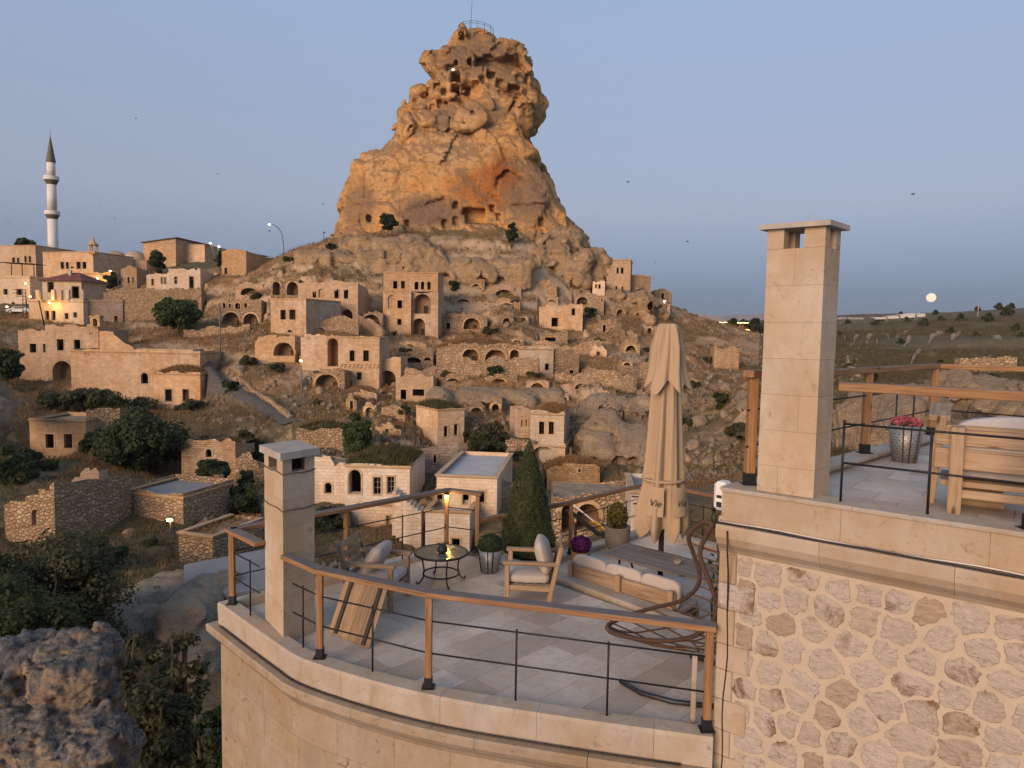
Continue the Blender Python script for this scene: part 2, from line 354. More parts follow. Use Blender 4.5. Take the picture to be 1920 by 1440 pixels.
def m_leaf(name,a,b,rough=.6,tr=.25):
    t=NT(name,rough,.25); o=t.co('World'); n=t.noise(o,1.1,3); n2=t.noise(o,13,2)
    c=t.mix(t.ramp(n,[(.3,0),(.7,1)]),a,b); c=t.mix(1.0,c,t.ramp(n2,[(.2,.55),(.8,1.35)]),'MULTIPLY')
    t.out(c); t.b.inputs['Subsurface Weight'].default_value=0
    tb=t.n('BsdfTranslucent'); t.set(tb.inputs[0],c); ms=t.n('MixShader'); ms.inputs[0].default_value=tr
    t.t.links.new(t.b.outputs[0],ms.inputs[1]); t.t.links.new(tb.outputs[0],ms.inputs[2]); t.t.links.new(ms.outputs[0],t.t.nodes['Material Output'].inputs[0]); return t.m
# ================================================================== TERRACE layout (metres; lower terrace floor z=0)
A=(-3.72,9.32); G=(-1.07,11.95); H=(-.52,11.72); K=(3.0,15.05); L=(6.72,11.25); E_=(1.93,6.40)
def curve(pts,n=6):
    out=[]; P=[Vector(p) for p in pts]; P=[P[0]*2-P[1]]+P+[P[-1]*2-P[-2]]
    for i in range(1,len(P)-2):
        for k in range(n):
            t=k/n; a,b,c,d=P[i-1:i+3]
            out.append(tuple(.5*((2*b)+(c-a)*t+(2*a-5*b+4*c-d)*t*t+(3*b-a-3*c+d)*t**3)))
    out.append(tuple(P[-2])); return out
FR=curve([A,(-2.68,8.25),(-2.10,7.74),(-.81,7.11),(.55,6.72),E_],5)
def splitpath(path,L0,jit=.12,seed=1):
    rr=random.Random(seed); d=[0]
    for i in range(1,len(path)): d.append(d[-1]+math.dist(path[i],path[i-1]))
    def at(s):
        for i in range(1,len(path)):
            if s<=d[i]+1e-9:
                t=(s-d[i-1])/(d[i]-d[i-1]+1e-12); return (path[i-1][0]+(path[i][0]-path[i-1][0])*t,path[i-1][1]+(path[i][1]-path[i-1][1])*t)
        return path[-1]
    cuts=[0]; s=0
    while True:
        s+=L0*(1+rr.uniform(-jit,jit))
        if s>d[-1]-L0*.4: break
        cuts.append(s)
    cuts.append(d[-1]); out=[]
    for a,b in zip(cuts,cuts[1:]):
        a2=a+.0015; b2=b-.0015
        out.append([at(a2)]+[path[i] for i in range(len(path)) if a2+.01<d[i]<b2-.01]+[at(b2)])
    return out
def course(path,prof,L0,name,mat,parent,seed=1,jit=.12):
    for seg in splitpath(path,L0,jit,seed): MB().sweep(seg,prof).build(name,mat,parent,world=True)
TB=root('terrace_building','cream tuff building carrying the lower roof terrace with a curved front wall','building',(-1,9,-11))
mb=MB(); outer=[G]+FR
core=MB().sweep(outer,[(.085,-11),(.085,-.36),(-.3,-.36),(-.3,-11)]).build('wall_core',MORTAR,TB,world=True)
wallp=[(.10,None),]
z=-.475; k=0
WB=MB().sweep(outer,[(.09,-11),(.09,-2.9),(-.2,-2.9),(-.2,-11)]).build('lower_wall',LIME,TB,world=True)
for k in range(6):
    z1=-.475-k*.40; z0=z1-.397
    course(outer,[(.105,z0),(.105,z1),(.0,z1),(.0,z0)],.85 if k%2 else .7,'wall_block',LIME,TB,seed=11+k)
cp=[(.10,-.475),(.135,-.42),(.20,-.36),(.245,-.30),(.25,-.225),(.235,-.205),(.0,-.205),(.0,-.475)]
course(outer,cp,1.25,'cornice_block',LIME,TB,seed=5)
course(outer,[(.125,-.2),(.135,.06),(.12,.095),(-.06,.10),(-.08,.0),(-.08,-.2)],1.1,'kerb_block',LIMEC,TB,seed=9)
# back right kerb of the sunken part, end kerb
course([L,K,H],[(.12,-.9),(.12,-.37),(.1,-.35),(-.12,-.35),(-.14,-.38),(-.14,-.9)],1.1,'kerb_block',LIMEC,TB,seed=4)
MB().sweep([L,K,H],[(.10,-11),(.10,-.88),(-.1,-.88),(-.1,-11)]).build('lower_wall',LIME,TB,world=True)
# step kerb between the two levels
ST0=H; ST1=(3.35,7.82)
course([ST0,(.75,10.74),ST1],[(-.26,-.5),(-.26,.03),(.0,.035),(.02,.02),(.02,-.5)],1.2,'step_kerb',LIMEC,TB,seed=14)
# ------------------------------------------------------------------ tiles
def clip(poly,a,b):   # keep left of a->b
    out=[]; n=len(poly)
    sd=lambda p:(b[0]-a[0])*(p[1]-a[1])-(b[1]-a[1])*(p[0]-a[0])
    for i in range(n):
        p,q=poly[i],poly[(i+1)%n]; sp,sq=sd(p),sd(q)
        if sp>=0: out.append(p)
        if sp*sq<0:
            t=sp/(sp-sq); out.append((p[0]+(q[0]-p[0])*t,p[1]+(q[1]-p[1])*t))
    return out
def area(p): return abs(sum(p[i][0]*p[(i+1)%len(p)][1]-p[(i+1)%len(p)][0]*p[i][1] for i in range(len(p))))/2
def tiles(region,z,parent,ang,tw,th,gap=.005,seed=2):
    rr=random.Random(seed); c,s=math.cos(ang),math.sin(ang)
    P=[(x*c+y*s,-x*s+y*c) for x,y in region]; x0=min(p[0] for p in P);x1=max(p[0] for p in P);y0=min(p[1] for p in P);y1=max(p[1] for p in P)
    j=0; y=y0
    while y<y1:
        x=x0-rr.uniform(0,tw)
        while x<x1:
            w=tw*rr.choice([.75,1,1,1.3])
            q=[(x+gap/2,y+gap/2),(x+w-gap/2,y+gap/2),(x+w-gap/2,y+th-gap/2),(x+gap/2,y+th-gap/2)]; x+=w
            q=[(a*c-b*s,a*s+b*c) for a,b in q]
            for i in range(len(region)):
                if len(q)<3: break
                q=clip(q,region[i],region[(i+1)%len(region)])
            if len(q)>=3 and area(q)>.004: MB().prism(q,z-.02,z+rr.uniform(0,.0012)).build('floor_tile',TILE,parent,world=True)
        y+=th
upreg=[G,A]+[p for p in FR[1:]]+[ (1.97,6.44),ST1,ST0]
import functools
mb=MB().prism([G,A]+FR[1:]+[(1.97,6.44),ST1,ST0],-.4,-.012); FLO=mb.build('terrace_floor',GROUT,TB,world=True)
tiles([G,A]+FR[1:]+[(1.97,6.44),ST1,ST0],0,FLO,R(45),.62,.40)
FLL=MB().prism([ST0,ST1,L,K],-.9,-.462).build('sunken_floor',GROUT,TB,world=True)
tiles([ST0,ST1,L,K],-.45,FLL,R(45),.62,.40,seed=8)
# ================================================================== UPPER building
U0=Vector((1.95,6.44)); UF=Vector((3.9,4.93)); fd=(UF-U0).normalized(); UE=U0+fd*5.2
UB_=Vector((6.30,10.65)); bd=(UB_-U0).normalized(); UR=UB_+Vector((.73,-.68))*6
KZ=2.39; UZ=2.31
UB=root('stone_building','rubble stone building with the raised roof terrace and cable along its cornice','building',(3.5,7,-11))
MB().prism([tuple(UE),tuple(UR),tuple(UB_),tuple(U0)],-11,KZ-.36).build('mortar_wall',MORTAR,UB,world=True)
pathU=[tuple(UB_),tuple(U0),tuple(UE)]
pathU=[tuple(UB_),tuple(U0+fd*0),tuple(UE)]
ucp=[(.0,KZ-.60),(.03,KZ-.56),(.10,KZ-.50),(.14,KZ-.43),(.145,KZ-.34),(.13,KZ-.32),(-.2,KZ-.32),(-.2,KZ-.60)]
course([tuple(U0),tuple(UE)],ucp,.95,'cornice_block',LIMEU,UB,seed=3)
course([tuple(UB_),tuple(U0+bd*.2)],[(a_,b_-.002) for a_,b_ in ucp],.95,'cornice_block',LIMEU,UB,seed=6)
course([tuple(U0),tuple(UE)],[(.012,KZ-.318),(.012,KZ-.035),(-.2,KZ-.035),(-.2,KZ-.318)],1.0,'parapet_block',LIMEU,UB,seed=33)
course([tuple(UB_),tuple(U0+bd*.205)],[(.012,KZ-.3185),(.012,KZ-.036),(-.2,KZ-.036),(-.2,KZ-.3185)],1.0,'parapet_block',LIMEU,UB,seed=31)
course([tuple(U0-fd*.0),tuple(UE)],[(.04,KZ-.033),(.045,KZ-.012),(.03,KZ),(-.26,KZ),(-.26,KZ-.033)],1.2,'coping_slab',LIMEC,UB,seed=21)
course([tuple(UR),tuple(UB_),tuple(U0+bd*.02)],[(.04,KZ-.034),(.045,KZ-.015),(.03,KZ-.003),(-.26,KZ-.003),(-.26,KZ-.034)],1.2,'coping_slab',LIMEC,UB,seed=22)
FLU=MB().prism([tuple(UE),tuple(UR),tuple(UB_),tuple(U0)],KZ-.34,UZ-.012).build('upper_floor',GROUT,UB,world=True)
tiles([tuple(UE),tuple(UR),tuple(UB_),tuple(U0)],UZ,FLU,math.atan2(fd.y,fd.x),.6,.40,seed=5)
# rubble stones: shrunken voronoi cells on the wall plane (u along fd, v up)
def voronoi_cells(seeds,bounds):
    out=[]
    for i,a in enumerate(seeds):
        poly=[(bounds[0],bounds[2]),(bounds[1],bounds[2]),(bounds[1],bounds[3]),(bounds[0],bounds[3])]
        near=sorted(range(len(seeds)),key=lambda j:(seeds[j][0]-a[0])**2+(seeds[j][1]-a[1])**2)[1:22]
        for j in near:
            b=seeds[j]; m=((a[0]+b[0])/2,(a[1]+b[1])/2); d=(b[0]-a[0],b[1]-a[1])
            poly=clip(poly,m,(m[0]-d[1],m[1]+d[0]))
            if len(poly)<3: break
        out.append(poly)
    return out
rr=random.Random(41); seeds=[]; v=KZ-.60; row=0
while v>-1.3:
    h=rr.uniform(.19,.26); u=.02+rr.uniform(0,.2)
    while u<3.4:
        w=rr.uniform(.17,.36); seeds.append((u+w/2+rr.uniform(-.035,.035),v-h/2+rr.uniform(-.05,.05))); u+=w
    v-=h
fn=Vector((fd.y,-fd.x))   # outward normal (towards the camera)
for i,poly in enumerate(voronoi_cells(seeds,(.16,3.5,-1.4,KZ-.605))):
    if len(poly)<3: continue
    cx=sum(p[0] for p in poly)/len(poly); cy=sum(p[1] for p in poly)/len(poly)
    sh=rr.choice([rr.uniform(.76,.86),rr.uniform(.84,.96),rr.uniform(.86,.95)]); poly=[(cx+(p[0]-cx)*sh,cy+(p[1]-cy)*sh) for p in poly]
    asp=rr.uniform(.85,1.0); poly=[(cx+(p[0]-cx)*(asp if i%2 else 1),cy+(p[1]-cy)*(1 if i%2 else asp)) for p in poly]
    # resample the outline and roughen it
    pts=[]; 
    for a in range(len(poly)):
        p,q=poly[a],poly[(a+1)%len(poly)]
        for t in(.14,.36,.64,.86): pts.append((p[0]+(q[0]-p[0])*t,p[1]+(q[1]-p[1])*t))
    pts=[(x+rr.uniform(-.015,.015),y+rr.uniform(-.015,.015)) for x,y in pts]
    if area(pts)<.004: continue
    n=len(pts); vs=[]
    for sc_,dep in((1,-.02),(.98,.003),(.90,.010)):
        for x,y in pts:
            q=U0+fd*(cx+(x-cx)*sc_)+fn*(dep+(rr.uniform(-.006,.005) if dep>.005 else 0)); vs.append((q.x,q.y,cy+(y-cy)*sc_))
    q=U0+fd*cx+fn*.015; vs.append((q.x,q.y,cy)); fs=[]
    for l in range(2):
        for a in range(n): fs.append((l*n+a,l*n+(a+1)%n,(l+1)*n+(a+1)%n,(l+1)*n+a))
    for a in range(n): fs.append((2*n+a,2*n+(a+1)%n,3*n))
    MB().add(vs,fs).build('rubble_stone',STONE,UB,world=True)
# quoins at the corner
v=KZ-.603; k=0
while v>-2.2:
    h=rr.uniform(.24,.33); w=(.16,.30)[k%2] if k!=1 else .33
    c=U0+fd*(w/2)-fn*.1
    Mq=Matrix.Rotation(math.atan2(fd.y,fd.x),3,'Z')
    o=MB().box((c.x,c.y,v-h/2),(w,.25,h-.004),M=Mq,ch=.008).build('quoin_block',LIMEU if k!=1 else STONE,UB,world=True); v-=h; k+=1
# ================================================================== chimneys
def chimney(label,corner,ud,uw,vd,vw,z0,z1,capov,caph,holes,rows,seed):
    """corner: nearest base corner; ud: direction of the wide side, vd: the other"""
    rr=random.Random(seed); C=Vector(corner); ud=Vector(ud).normalized(); vd=Vector(vd).normalized(); c=C+ud*uw/2+vd*vw/2
    rt=root('chimney',label,'chimney',(c.x,c.y,z0)); T=.12; hz=(z1-z0)
    ho=.17; zt=z1-ho
    P=lambda u,v:(C.x+ud.x*u+vd.x*v,C.y+ud.y*u+vd.y*v)
    zs=[z0+(zt-z0)*i/rows for i in range(rows+1)]
    for i in range(rows):
        cut=uw*rr.choice([.32,.5,.64,.5]) if i%2==0 else None
        segs=[(0,uw)] if cut is None else [(0,cut),(cut,uw)]
        for a,b in segs:
            a2=a+(.001 if a>0 else 0); b2=b-(.001 if b<uw else 0); e=rr.uniform(-.0015,.0015)
            MB().prism([P(a2-(e if a==0 else 0),-e),P(b2+(e if b==uw else 0),-e),P(b2+(e if b==uw else 0),vw+e),P(a2-(e if a==0 else 0),vw+e)],zs[i]+.001,zs[i+1]-.001).build('chimney_block',CHIM,rt,world=True)
    for (a,b,c_,d) in holes:
        MB().prism([P(a,c_),P(b,c_),P(b,d),P(a,d)],zt+.001,z1-.001).build('vent_pier',CHIM,rt,world=True)
    MB().prism([P(.02,.02),P(uw-.02,.02),P(uw-.02,vw-.02),P(.02,vw-.02)],zt-.3,zt-.002).build('flue_bed',m_plain('soot_and_shade',(.02,.018,.016),.95),rt,world=True)
    if uw>.6: MB().prism([P(.15,.15),P(uw-.15,.15),P(uw-.15,vw-.15),P(.15,vw-.15)],zt,z1-.002).build('vent_shade_core',bpy.data.materials['soot_and_shade'],rt,world=True)  # dark block added inside the open vent, its shade put into the colour
    o=capov; MB().prism([P(-o,-o),P(uw+o,-o),P(uw+o,vw+o),P(-o,vw+o)],z1,z1+caph,.012).build('cap_slab',CAPST,rt,world=True)
    return rt
# left chimney: wide face looks left, narrow one right
cl=(-2.67,8.24)
chimney('square tuff chimney with iron ties rising through the lower terrace rail',cl,(-.41,.54),.66,(.27,.40),.47,-.2,2.24,.055,.085,
   [(0,.20,0,.13),(.50,.66,0,.13),(0,.20,.34,.47),(.50,.66,.34,.47)],7,3)
cr=(2.605,6.03)
chimney('tall tuff chimney with a flat slab cap on the raised terrace edge',cr,(-.80,.60),.48,(.7,.7),.33,2.31,4.70,.055,.045,
   [(0,.17,0,.1),(.34,.48,0,.1),(0,.17,.23,.33),(.34,.48,.23,.33)],7,5)
# iron tie wires round the left chimney
ti=Vector(cl); 
for zz in(1.62,2.06):
    u=Vector((-.41,.54)).normalized(); v=Vector((.27,.40)).normalized(); e=.012
    q=[ti-u*e-v*e,ti+u*(.66+e)-v*e,ti+u*(.66+e)+v*(.47+e),ti-u*e+v*(.47+e)]
    pts=[]
    for i in range(4):
        for t in(0,.33,.66): p=q[i].lerp(q[(i+1)%4],t); pts.append((p.x,p.y,zz+.015*math.sin(5*t+i)))
    o=bar('tie_wire',pts,.006,m_plain('rusty_wire',(.10,.075,.055),.8),None,n=6,closed=True); tag(o,'twisted wire tied round the lower chimney '+('near its vent' if zz>1.8 else 'below its upper wire'),'wire')
# ================================================================== railings
def shoe(parent,p,z,s=.082):
    MB().box((p[0],p[1],z+.055),(s,s,.11),ch=.003).box((p[0],p[1],z+.004),(s+.05,s+.05,.008)).build('post_shoe',IRON,parent,world=True)
def railing(label,posts,kz,rz,path,balusters,bars=(.36,.70),pw=.07,railw=.15,railh=.055,ends=(0,0),barpath=None,shoeh=True):
    b=Vector((path[0][0],path[0][1],kz)); rt=root('terrace_railing',label,'railing',b)
    for p in posts:
        beam('post',(p[0],p[1],kz+.005),(p[0],p[1],rz-railh-.001),pw,pw,PINE,rt,True,.006,up=(0,1,0))
        if shoeh: shoe(rt,p,kz,pw+.012)
    for i,(a,c) in enumerate(zip(path,path[1:])):
        beam('handrail',(a[0],a[1],rz-railh/2+.001*(i%2)),(c[0],c[1],rz-railh/2+.001*(i%2)),railw,railh,RAILW,rt,True,.008,ext=.022 if 0<=i else 0)
    bp=barpath or path
    for h in bars:
        for a,c in zip(bp,bp[1:]): bar('iron_bar',[(a[0],a[1],kz+h),(c[0],c[1],kz+h)],.0095,IRON,rt,True,8)
    for p in balusters: bar('baluster',[(p[0],p[1],kz-.01),(p[0],p[1],kz+bars[-1]+.03)],.0105,IRON,rt,True,8)
    return rt
k0=.10
railing('weathered wood and iron railing along the curved terrace front',[(-2.10,7.74),(-.81,7.11),(1.87,6.40)],k0,1.12,[(-2.62,8.22),(-2.10,7.74),(-.81,7.11),(1.90,6.38)],
   [(-2.36,7.98),(-1.45,7.43),(.09,6.87),(.97,6.62)],barpath=[(-2.52,8.12),(-2.10,7.74),(-.81,7.11),(1.87,6.40)])
railing('short wood and iron railing between the left corner post and the chimney',[(-3.68,9.26)],k0,1.12,[(-3.70,9.29),(-3.12,8.70)],[(-3.30,8.88)])
railing('long wooden railing behind the slatted chair ending at the lit post',[(-2.46,10.53),(-1.07,11.87)],k0,1.12,[(-3.70,9.29),(-1.05,11.91)],[(-1.72,11.25),(-3.1,9.9)])
railing('short corner railing piece beside the lit terrace post',[(-.54,11.70)],k0,1.12,[(-1.05,11.91),(-.48,11.68)],[])
railing('round pole railing behind the cone shaped spruce and pots',[(1.15,13.15),(2.95,14.98)],-.35,.66,[(-.50,11.74),(1.15,13.15),(2.97,15.0)],[(.4,12.5),(1.95,13.97),(2.4,14.42)],railw=.075,railh=.075)
railing('end railing behind the closed parasol',[(4.9,13.05)],-.35,.66,[(3.02,15.0),(6.5,11.4)],[(3.9,14.1),(5.8,12.1)],railw=.075,railh=.075)
# upper terrace
ur=KZ+1.04
P=lambda s,o=-.11:(U0.x+fd.x*s-fn.x*(-o),U0.y+fd.y*s-fn.y*(-o))
ubn=Vector((-bd.y,bd.x))
Q=lambda s,o=.11:(U0.x+bd.x*s-ubn.x*o,U0.y+bd.y*s-ubn.y*o)
cpost=Q(.30,.10)
railing('corner post with a short wooden rail running behind the tall chimney',[cpost],KZ,ur+.03,[Q(.22,.10),Q(1.2,.10)],[],bars=(.36,.70),pw=.085,railw=.11,railh=.07)
railing('long railing behind the flower bucket on the raised terrace',[Q(3.15),Q(5.75)],KZ,ur,[Q(1.3),Q(5.86)],[Q(4.2),Q(4.9)],pw=.085,railw=.11,railh=.07)
railing('far railing of the raised terrace beyond the wooden bench',[],KZ,ur,[Q(5.86),(UR.x-.2,UR.y-.1)],[(7.6,9.35)],pw=.085,railw=.11,railh=.07)
s1=.98; s2=2.30
railing('thick wooden rail and black bars in front of the wooden bench',[P(s2)],KZ,ur-.03,[P(.95,-.12),P(s2,-.12),P(3.8,-.12)],[P(s1),P(1.62)],bars=(.33,.66),pw=.10,railw=.115,railh=.075,barpath=[P(s1),P(s2),P(3.8)])
# ================================================================== cables on the cornices
o=bar('black_cable',[(p[0],p[1],-.19) for p in [(q[0]-.12*0+ (0),q[1]) for q in [Vector(a)+Vector(((Vector(b)-Vector(a)).normalized().y,-(Vector(b)-Vector(a)).normalized().x))*.155 for a,b in zip(FR,FR[1:])]]],.009,CABLE); tag(o,'thin black cable lying on the curved cornice below the front railing','cable')
pts=[]
for i in range(30):
    s=-.02+i*.18; q=U0+fd*s+fn*(.10+.006*math.sin(i*1.7)); pts.append((q.x,q.y,KZ-.31+.003*math.sin(i)))
o=bar('black_cable',pts,.009,CABLE); tag(o,'black cable running along the raised terrace cornice','cable')
pts=[]
for i in range(30):
    s=.0+i*.18; q=U0+fd*s+fn*(.055+.012*math.sin(i*.9+1)); pts.append((q.x,q.y,KZ-.312+.012*max(0,math.sin(i*.7))))
bx=U0-bd*-.10
o=bar('white_cable',[(bx.x-.06,bx.y-.02,2.22),(bx.x-.06,bx.y-.05,2.12)]+pts,.006,WCABLE); tag(o,'white cable from the plastic box along the cornice','cable')
pts=[]
for i in range(26):
    zz=KZ-.31-.05-i*.2; q=U0+fd*(.115+.012*math.sin(i*1.3)-.0022*i)+fn*(.155 if i<2 else (.15-.055*(i-1) if i<4 else .022)); pts.append((q.x,q.y,zz))
o=bar('black_cable',pts,.008,CABLE); tag(o,'black cable hanging down the rubble wall corner','cable')
# white plastic box on the parapet corner
wb=root('antenna_box','white plastic box with black sockets fixed to the raised terrace corner','box',(U0.x-.05,U0.y+.12,2.07))
c=U0+bd*.17+ubn*.09
Mw=Matrix.Rotation(math.atan2(bd.y,bd.x)+R(6),4,'Z'); Mw.translation=(c.x,c.y,2.27)
MB().box((0,0,0),(.17,.13,.27),ch=.03).build('housing',WHITEP,wb,smooth=False,M=Mw,world=True)
for dz,h in((.0,.028),(-.075,.05)):
    Mq=Mw@Matrix.Translation((-.087,0.0,dz)); MB().box((0,0,0),(.006,.05,h)).build('socket',BLACKP,wb,M=Mq,world=True)
# ================================================================== FURNITURE lower terrace
def cushion(name,mat,parent,c,d,M=None,puff=.5,seed=0):
    """soft box: superellipsoid with sagging edges"""
    nu,nv=28,16; rr=np.random.default_rng(seed); V=[];Fq=[]
    for j in range(nv+1):
        ph=-math.pi/2+math.pi*j/nv
        for i in range(nu):
            th=2*math.pi*i/nu; pw=lambda x,e:math.copysign(abs(x)**e,x)
            e=.42 if puff>.55 else .26; cx=pw(math.cos(th),e)*pw(math.cos(ph),.55 if puff>.55 else .3); cy=pw(math.sin(th),e)*pw(math.cos(ph),.55 if puff>.55 else .3); cz=pw(math.sin(ph),.75 if puff>.55 else .5)
            th2=1-.55*puff*max(abs(cx),abs(cy))**4
            V.append((cx*d[0]/2,cy*d[1]/2,cz*d[2]/2*th2))
    V=np.array(V); V+=.012*np.stack([fbm(V*6+seed*9+k*31,3) for k in range(3)],1)
    for j in range(nv):
        for i in range(nu): Fq.append((j*nu+i,j*nu+(i+1)%nu,(j+1)*nu+(i+1)%nu,(j+1)*nu+i))
    Mt=Matrix.Translation(c)@(M.to_4x4() if M is not None else Matrix.Identity(4))
    o=npmesh(name,V,np.array(Fq),mat,parent); o.matrix_basis=Mt; return o
def armchair(label,loc,rz,slats,pillow):
    r=root('wooden_armchair',label,'armchair',loc,rz)   # faces +x
    W=.72; Dp=.68; hs=W/2-.04
    for s in(-1,1):
        beam('leg',(.62,s*hs,0),(.62,s*hs,.60),.065,.065,OLDW,r,up=(0,1,0))
        beam('leg',(.06,s*hs,0),(-.12,s*hs,.86),.065,.065,OLDW,r,up=(0,1,0))
        beam('armrest',(-.07,s*hs,.615),(.68,s*hs,.615),.075,.05,OLDW,r)
        beam('side_rail',(.03,s*hs,.27),(.60,s*hs,.27),.04,.075,OLDW,r)
    beam('front_rail',(.62,-hs+.03,.27),(.62,hs-.03,.27),.04,.08,OLDW,r); beam('back_rail',(.02,-hs+.03,.24),(.02,hs-.03,.24),.04,.08,OLDW,r)
    for i in range(slats):
        z=.42+i*(.42/(slats-1)); x=.06-.18*z/.86
        beam('back_slat',(x,-hs+.033,z),(x,hs-.033,z),.028,.085,OLDW,r,up=(-.2,0,1))
    for i in range(5): beam('seat_slat',(.05+i*.13,-hs+.035,.30),(.05+i*.13,hs-.035,.30),.09,.02,OLDW,r)
    cushion('seat_cushion',CUSH,r,(.34,0,.385),(.62,.62,.145),puff=.3,seed=3)
    Mp=Matrix.Rotation(R(pillow[3]),3,'Y'); cushion('back_cushion',CUSH,r,pillow[:3],pillow[4],Mp,1.0,seed=5)
    return r
armchair('slatted wooden armchair with a slumped pillow beside the leaning panel',(-2.12,9.75,0),R(-12),4,(.27,.02,.60,-58,(.52,.56,.22)))
armchair('wooden armchair with upright cushion between the bucket and the sofa',(.62,9.86,0),R(180-4),3,(.13,.0,.66,-74,(.50,.58,.22)))
# round table
rt=root('round_table','round glass topped black iron table under the lit rail post','table',(-1.02,10.5,0))
t=NT('rippled_glass',.12,.6); nn=t.noise(t.co(),9,4,.6,.8); GLS=t.out(t.mix(nn,(.09,.10,.075),(.16,.15,.10)),t.bump(nn,.6,.02)); 
MB().lathe([(.0,.455),(.385,.455),(.385,.463),(.0,.463)],n=40,cap=False).build('glass_top',GLS,rt)
MB().tube([(.395*math.cos(a),.395*math.sin(a),.455) for a in np.linspace(0,2*math.pi,40,endpoint=False)],.018,8,closed=True).build('rim',IRON,rt,smooth=True)
MB().tube([(.27*math.cos(a),.27*math.sin(a),.14) for a in np.linspace(0,2*math.pi,32,endpoint=False)],.012,6,closed=True).build('ring',IRON,rt,smooth=True)
for k in range(4):
    a=k*math.pi/2+.4; f=lambda r,z:(r*math.cos(a),r*math.sin(a),z)
    MB().tube([f(.33,.44),f(.29,.36),f(.265,.22),f(.28,.10),f(.33,.03),f(.37,.015),f(.385,.035),f(.37,.05)],.012,6).build('leg',IRON,rt,smooth=True)
vs=root('dark_vase','small dark drop shaped vase on the round table','vase',(-1.0,10.45,.463))
MB().lathe([(.0,0),(.05,.0),(.075,.03),(.078,.07),(.055,.11),(.03,.145),(.0,.15)],n=20,cap=False).build('body',m_plain('dark_slate',(.025,.026,.025),.5),vs,smooth=True)
# galvanised planter with box ball
def leafball(name,c,rx,rz,n,size,mat,parent,seed=0,shell=.45,world=False,shape=None):
    g=np.random.default_rng(seed); d=g.normal(size=(n,3)); d/=np.linalg.norm(d,axis=1)[:,None]
    rad=(1-shell*g.random(n)**1.6)*(1+.08*fbm(d*2.5+seed,3))
    p=d*rad[:,None]*np.array([rx,rx,rz])
    return leaves(name,p+np.array(c),d,size,mat,parent,g,world)
def leaves(name,P,N,size,mat,parent,g,world=False,asp=.55,tilt=.8):
    n=len(P); d=N+g.normal(size=(n,3))*tilt; d/=np.linalg.norm(d,axis=1)[:,None]
    a=np.cross(d,g.normal(size=(n,3))); a/=np.linalg.norm(a,axis=1)[:,None]+1e-9; b=np.cross(d,a)
    s=(size*(.6+.8*g.random(n)))[:,None]; a=a*s; b=b*s*asp
    V=np.stack([P-a,P-b*1.0,P+a,P+b],1).reshape(-1,3); Fq=np.arange(4*n).reshape(-1,4)
    return npmesh(name,V,Fq,mat,parent,smooth=False,world=world)
BOXL=m_leaf('box_leaf',(.022,.042,.018),(.045,.075,.03)); SPRL=m_leaf('spruce_needle',(.042,.058,.020),(.10,.112,.045)); 
pl=root('bucket_planter','perforated galvanised bucket with a clipped box ball near the round table','planter',(-.30,11.02,0))
MB().lathe([(.0,0),(.135,0),(.185,.36),(.178,.36),(.17,.32),(0,.31)],n=28,cap=False).build('bucket',GALV,pl,smooth=True)
for a in(.3,2.2,-1.3,-2.9,-1.75):
    MB().tube([(.138*math.cos(a),.138*math.sin(a),.0),(.19*math.cos(a),.19*math.sin(a),.36)],.008,5).build('strap',IRON,pl)
sl_=MB()
for zz in range(7):
    for k in range(18):
        a=2*math.pi*(k+.5*(zz%2))/18; r_=.135+.05*(.06+zz*.035)/.36+.0015; Mz=Matrix.Rotation(a,3,'Z')
        sl_.box((r_*math.cos(a),r_*math.sin(a),.06+zz*.035),(.003,.024,.006),M=Mz)
sl_.build('slots',BLACKP,pl)
leafball('box_ball',(0,0,.43),.195,.175,7000,.013,BOXL,pl,1,.35)
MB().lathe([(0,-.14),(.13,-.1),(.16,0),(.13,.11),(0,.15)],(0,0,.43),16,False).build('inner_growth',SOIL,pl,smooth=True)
# spruce cone in a dark pot
sp=root('spruce_tree','dense cone shaped spruce in a dark pot behind the cushioned armchair','tree',(.32,12.2,-.45))
MB().lathe([(0,0),(.20,0),(.27,.30),(.28,.34),(.25,.34),(.24,.3),(0,.29)],n=24,cap=False).build('pot',m_plain('dark_pot',(.06,.058,.055),.7),sp,smooth=True)
MB().tube([(0,0,.29),(.01,0,.8),(0,0,2.3)],[.035,.03,.008],8).build('trunk',m_plain('bark',(.10,.07,.05),.9),sp,smooth=True)
g=np.random.default_rng(5); n=52000; h=1-np.sqrt(g.random(n)); th=g.random(n)*2*np.pi
prof=np.interp(h,[0,.06,.15,.5,.8,.95,1],[.80,.98,1.0,.68,.32,.12,.02])*.47
cx=np.cos(th);sy=np.sin(th); q=np.stack([cx*3,sy*3,h*9],1)
rad=prof*(1+.13*fbm(q*1.3,3)+.05*vnoise(q*4))*(1-.28*g.random(n)**2); Pn=np.stack([cx*rad,sy*rad,.40+h*1.98+.02*g.random(n)],1)
leaves('crown',Pn,np.stack([cx,sy,np.full(n,.9)],1),.022,SPRL,sp,g,asp=.22,tilt=.45)
MB().lathe([(.30,.42),(.36,.6),(.35,.75),(.23,1.35),(.09,2.0),(0,2.25)],n=16,cap=True).build('inner_growth',m_plain('inner_green',(.018,.02,.009),.95),sp,smooth=True)
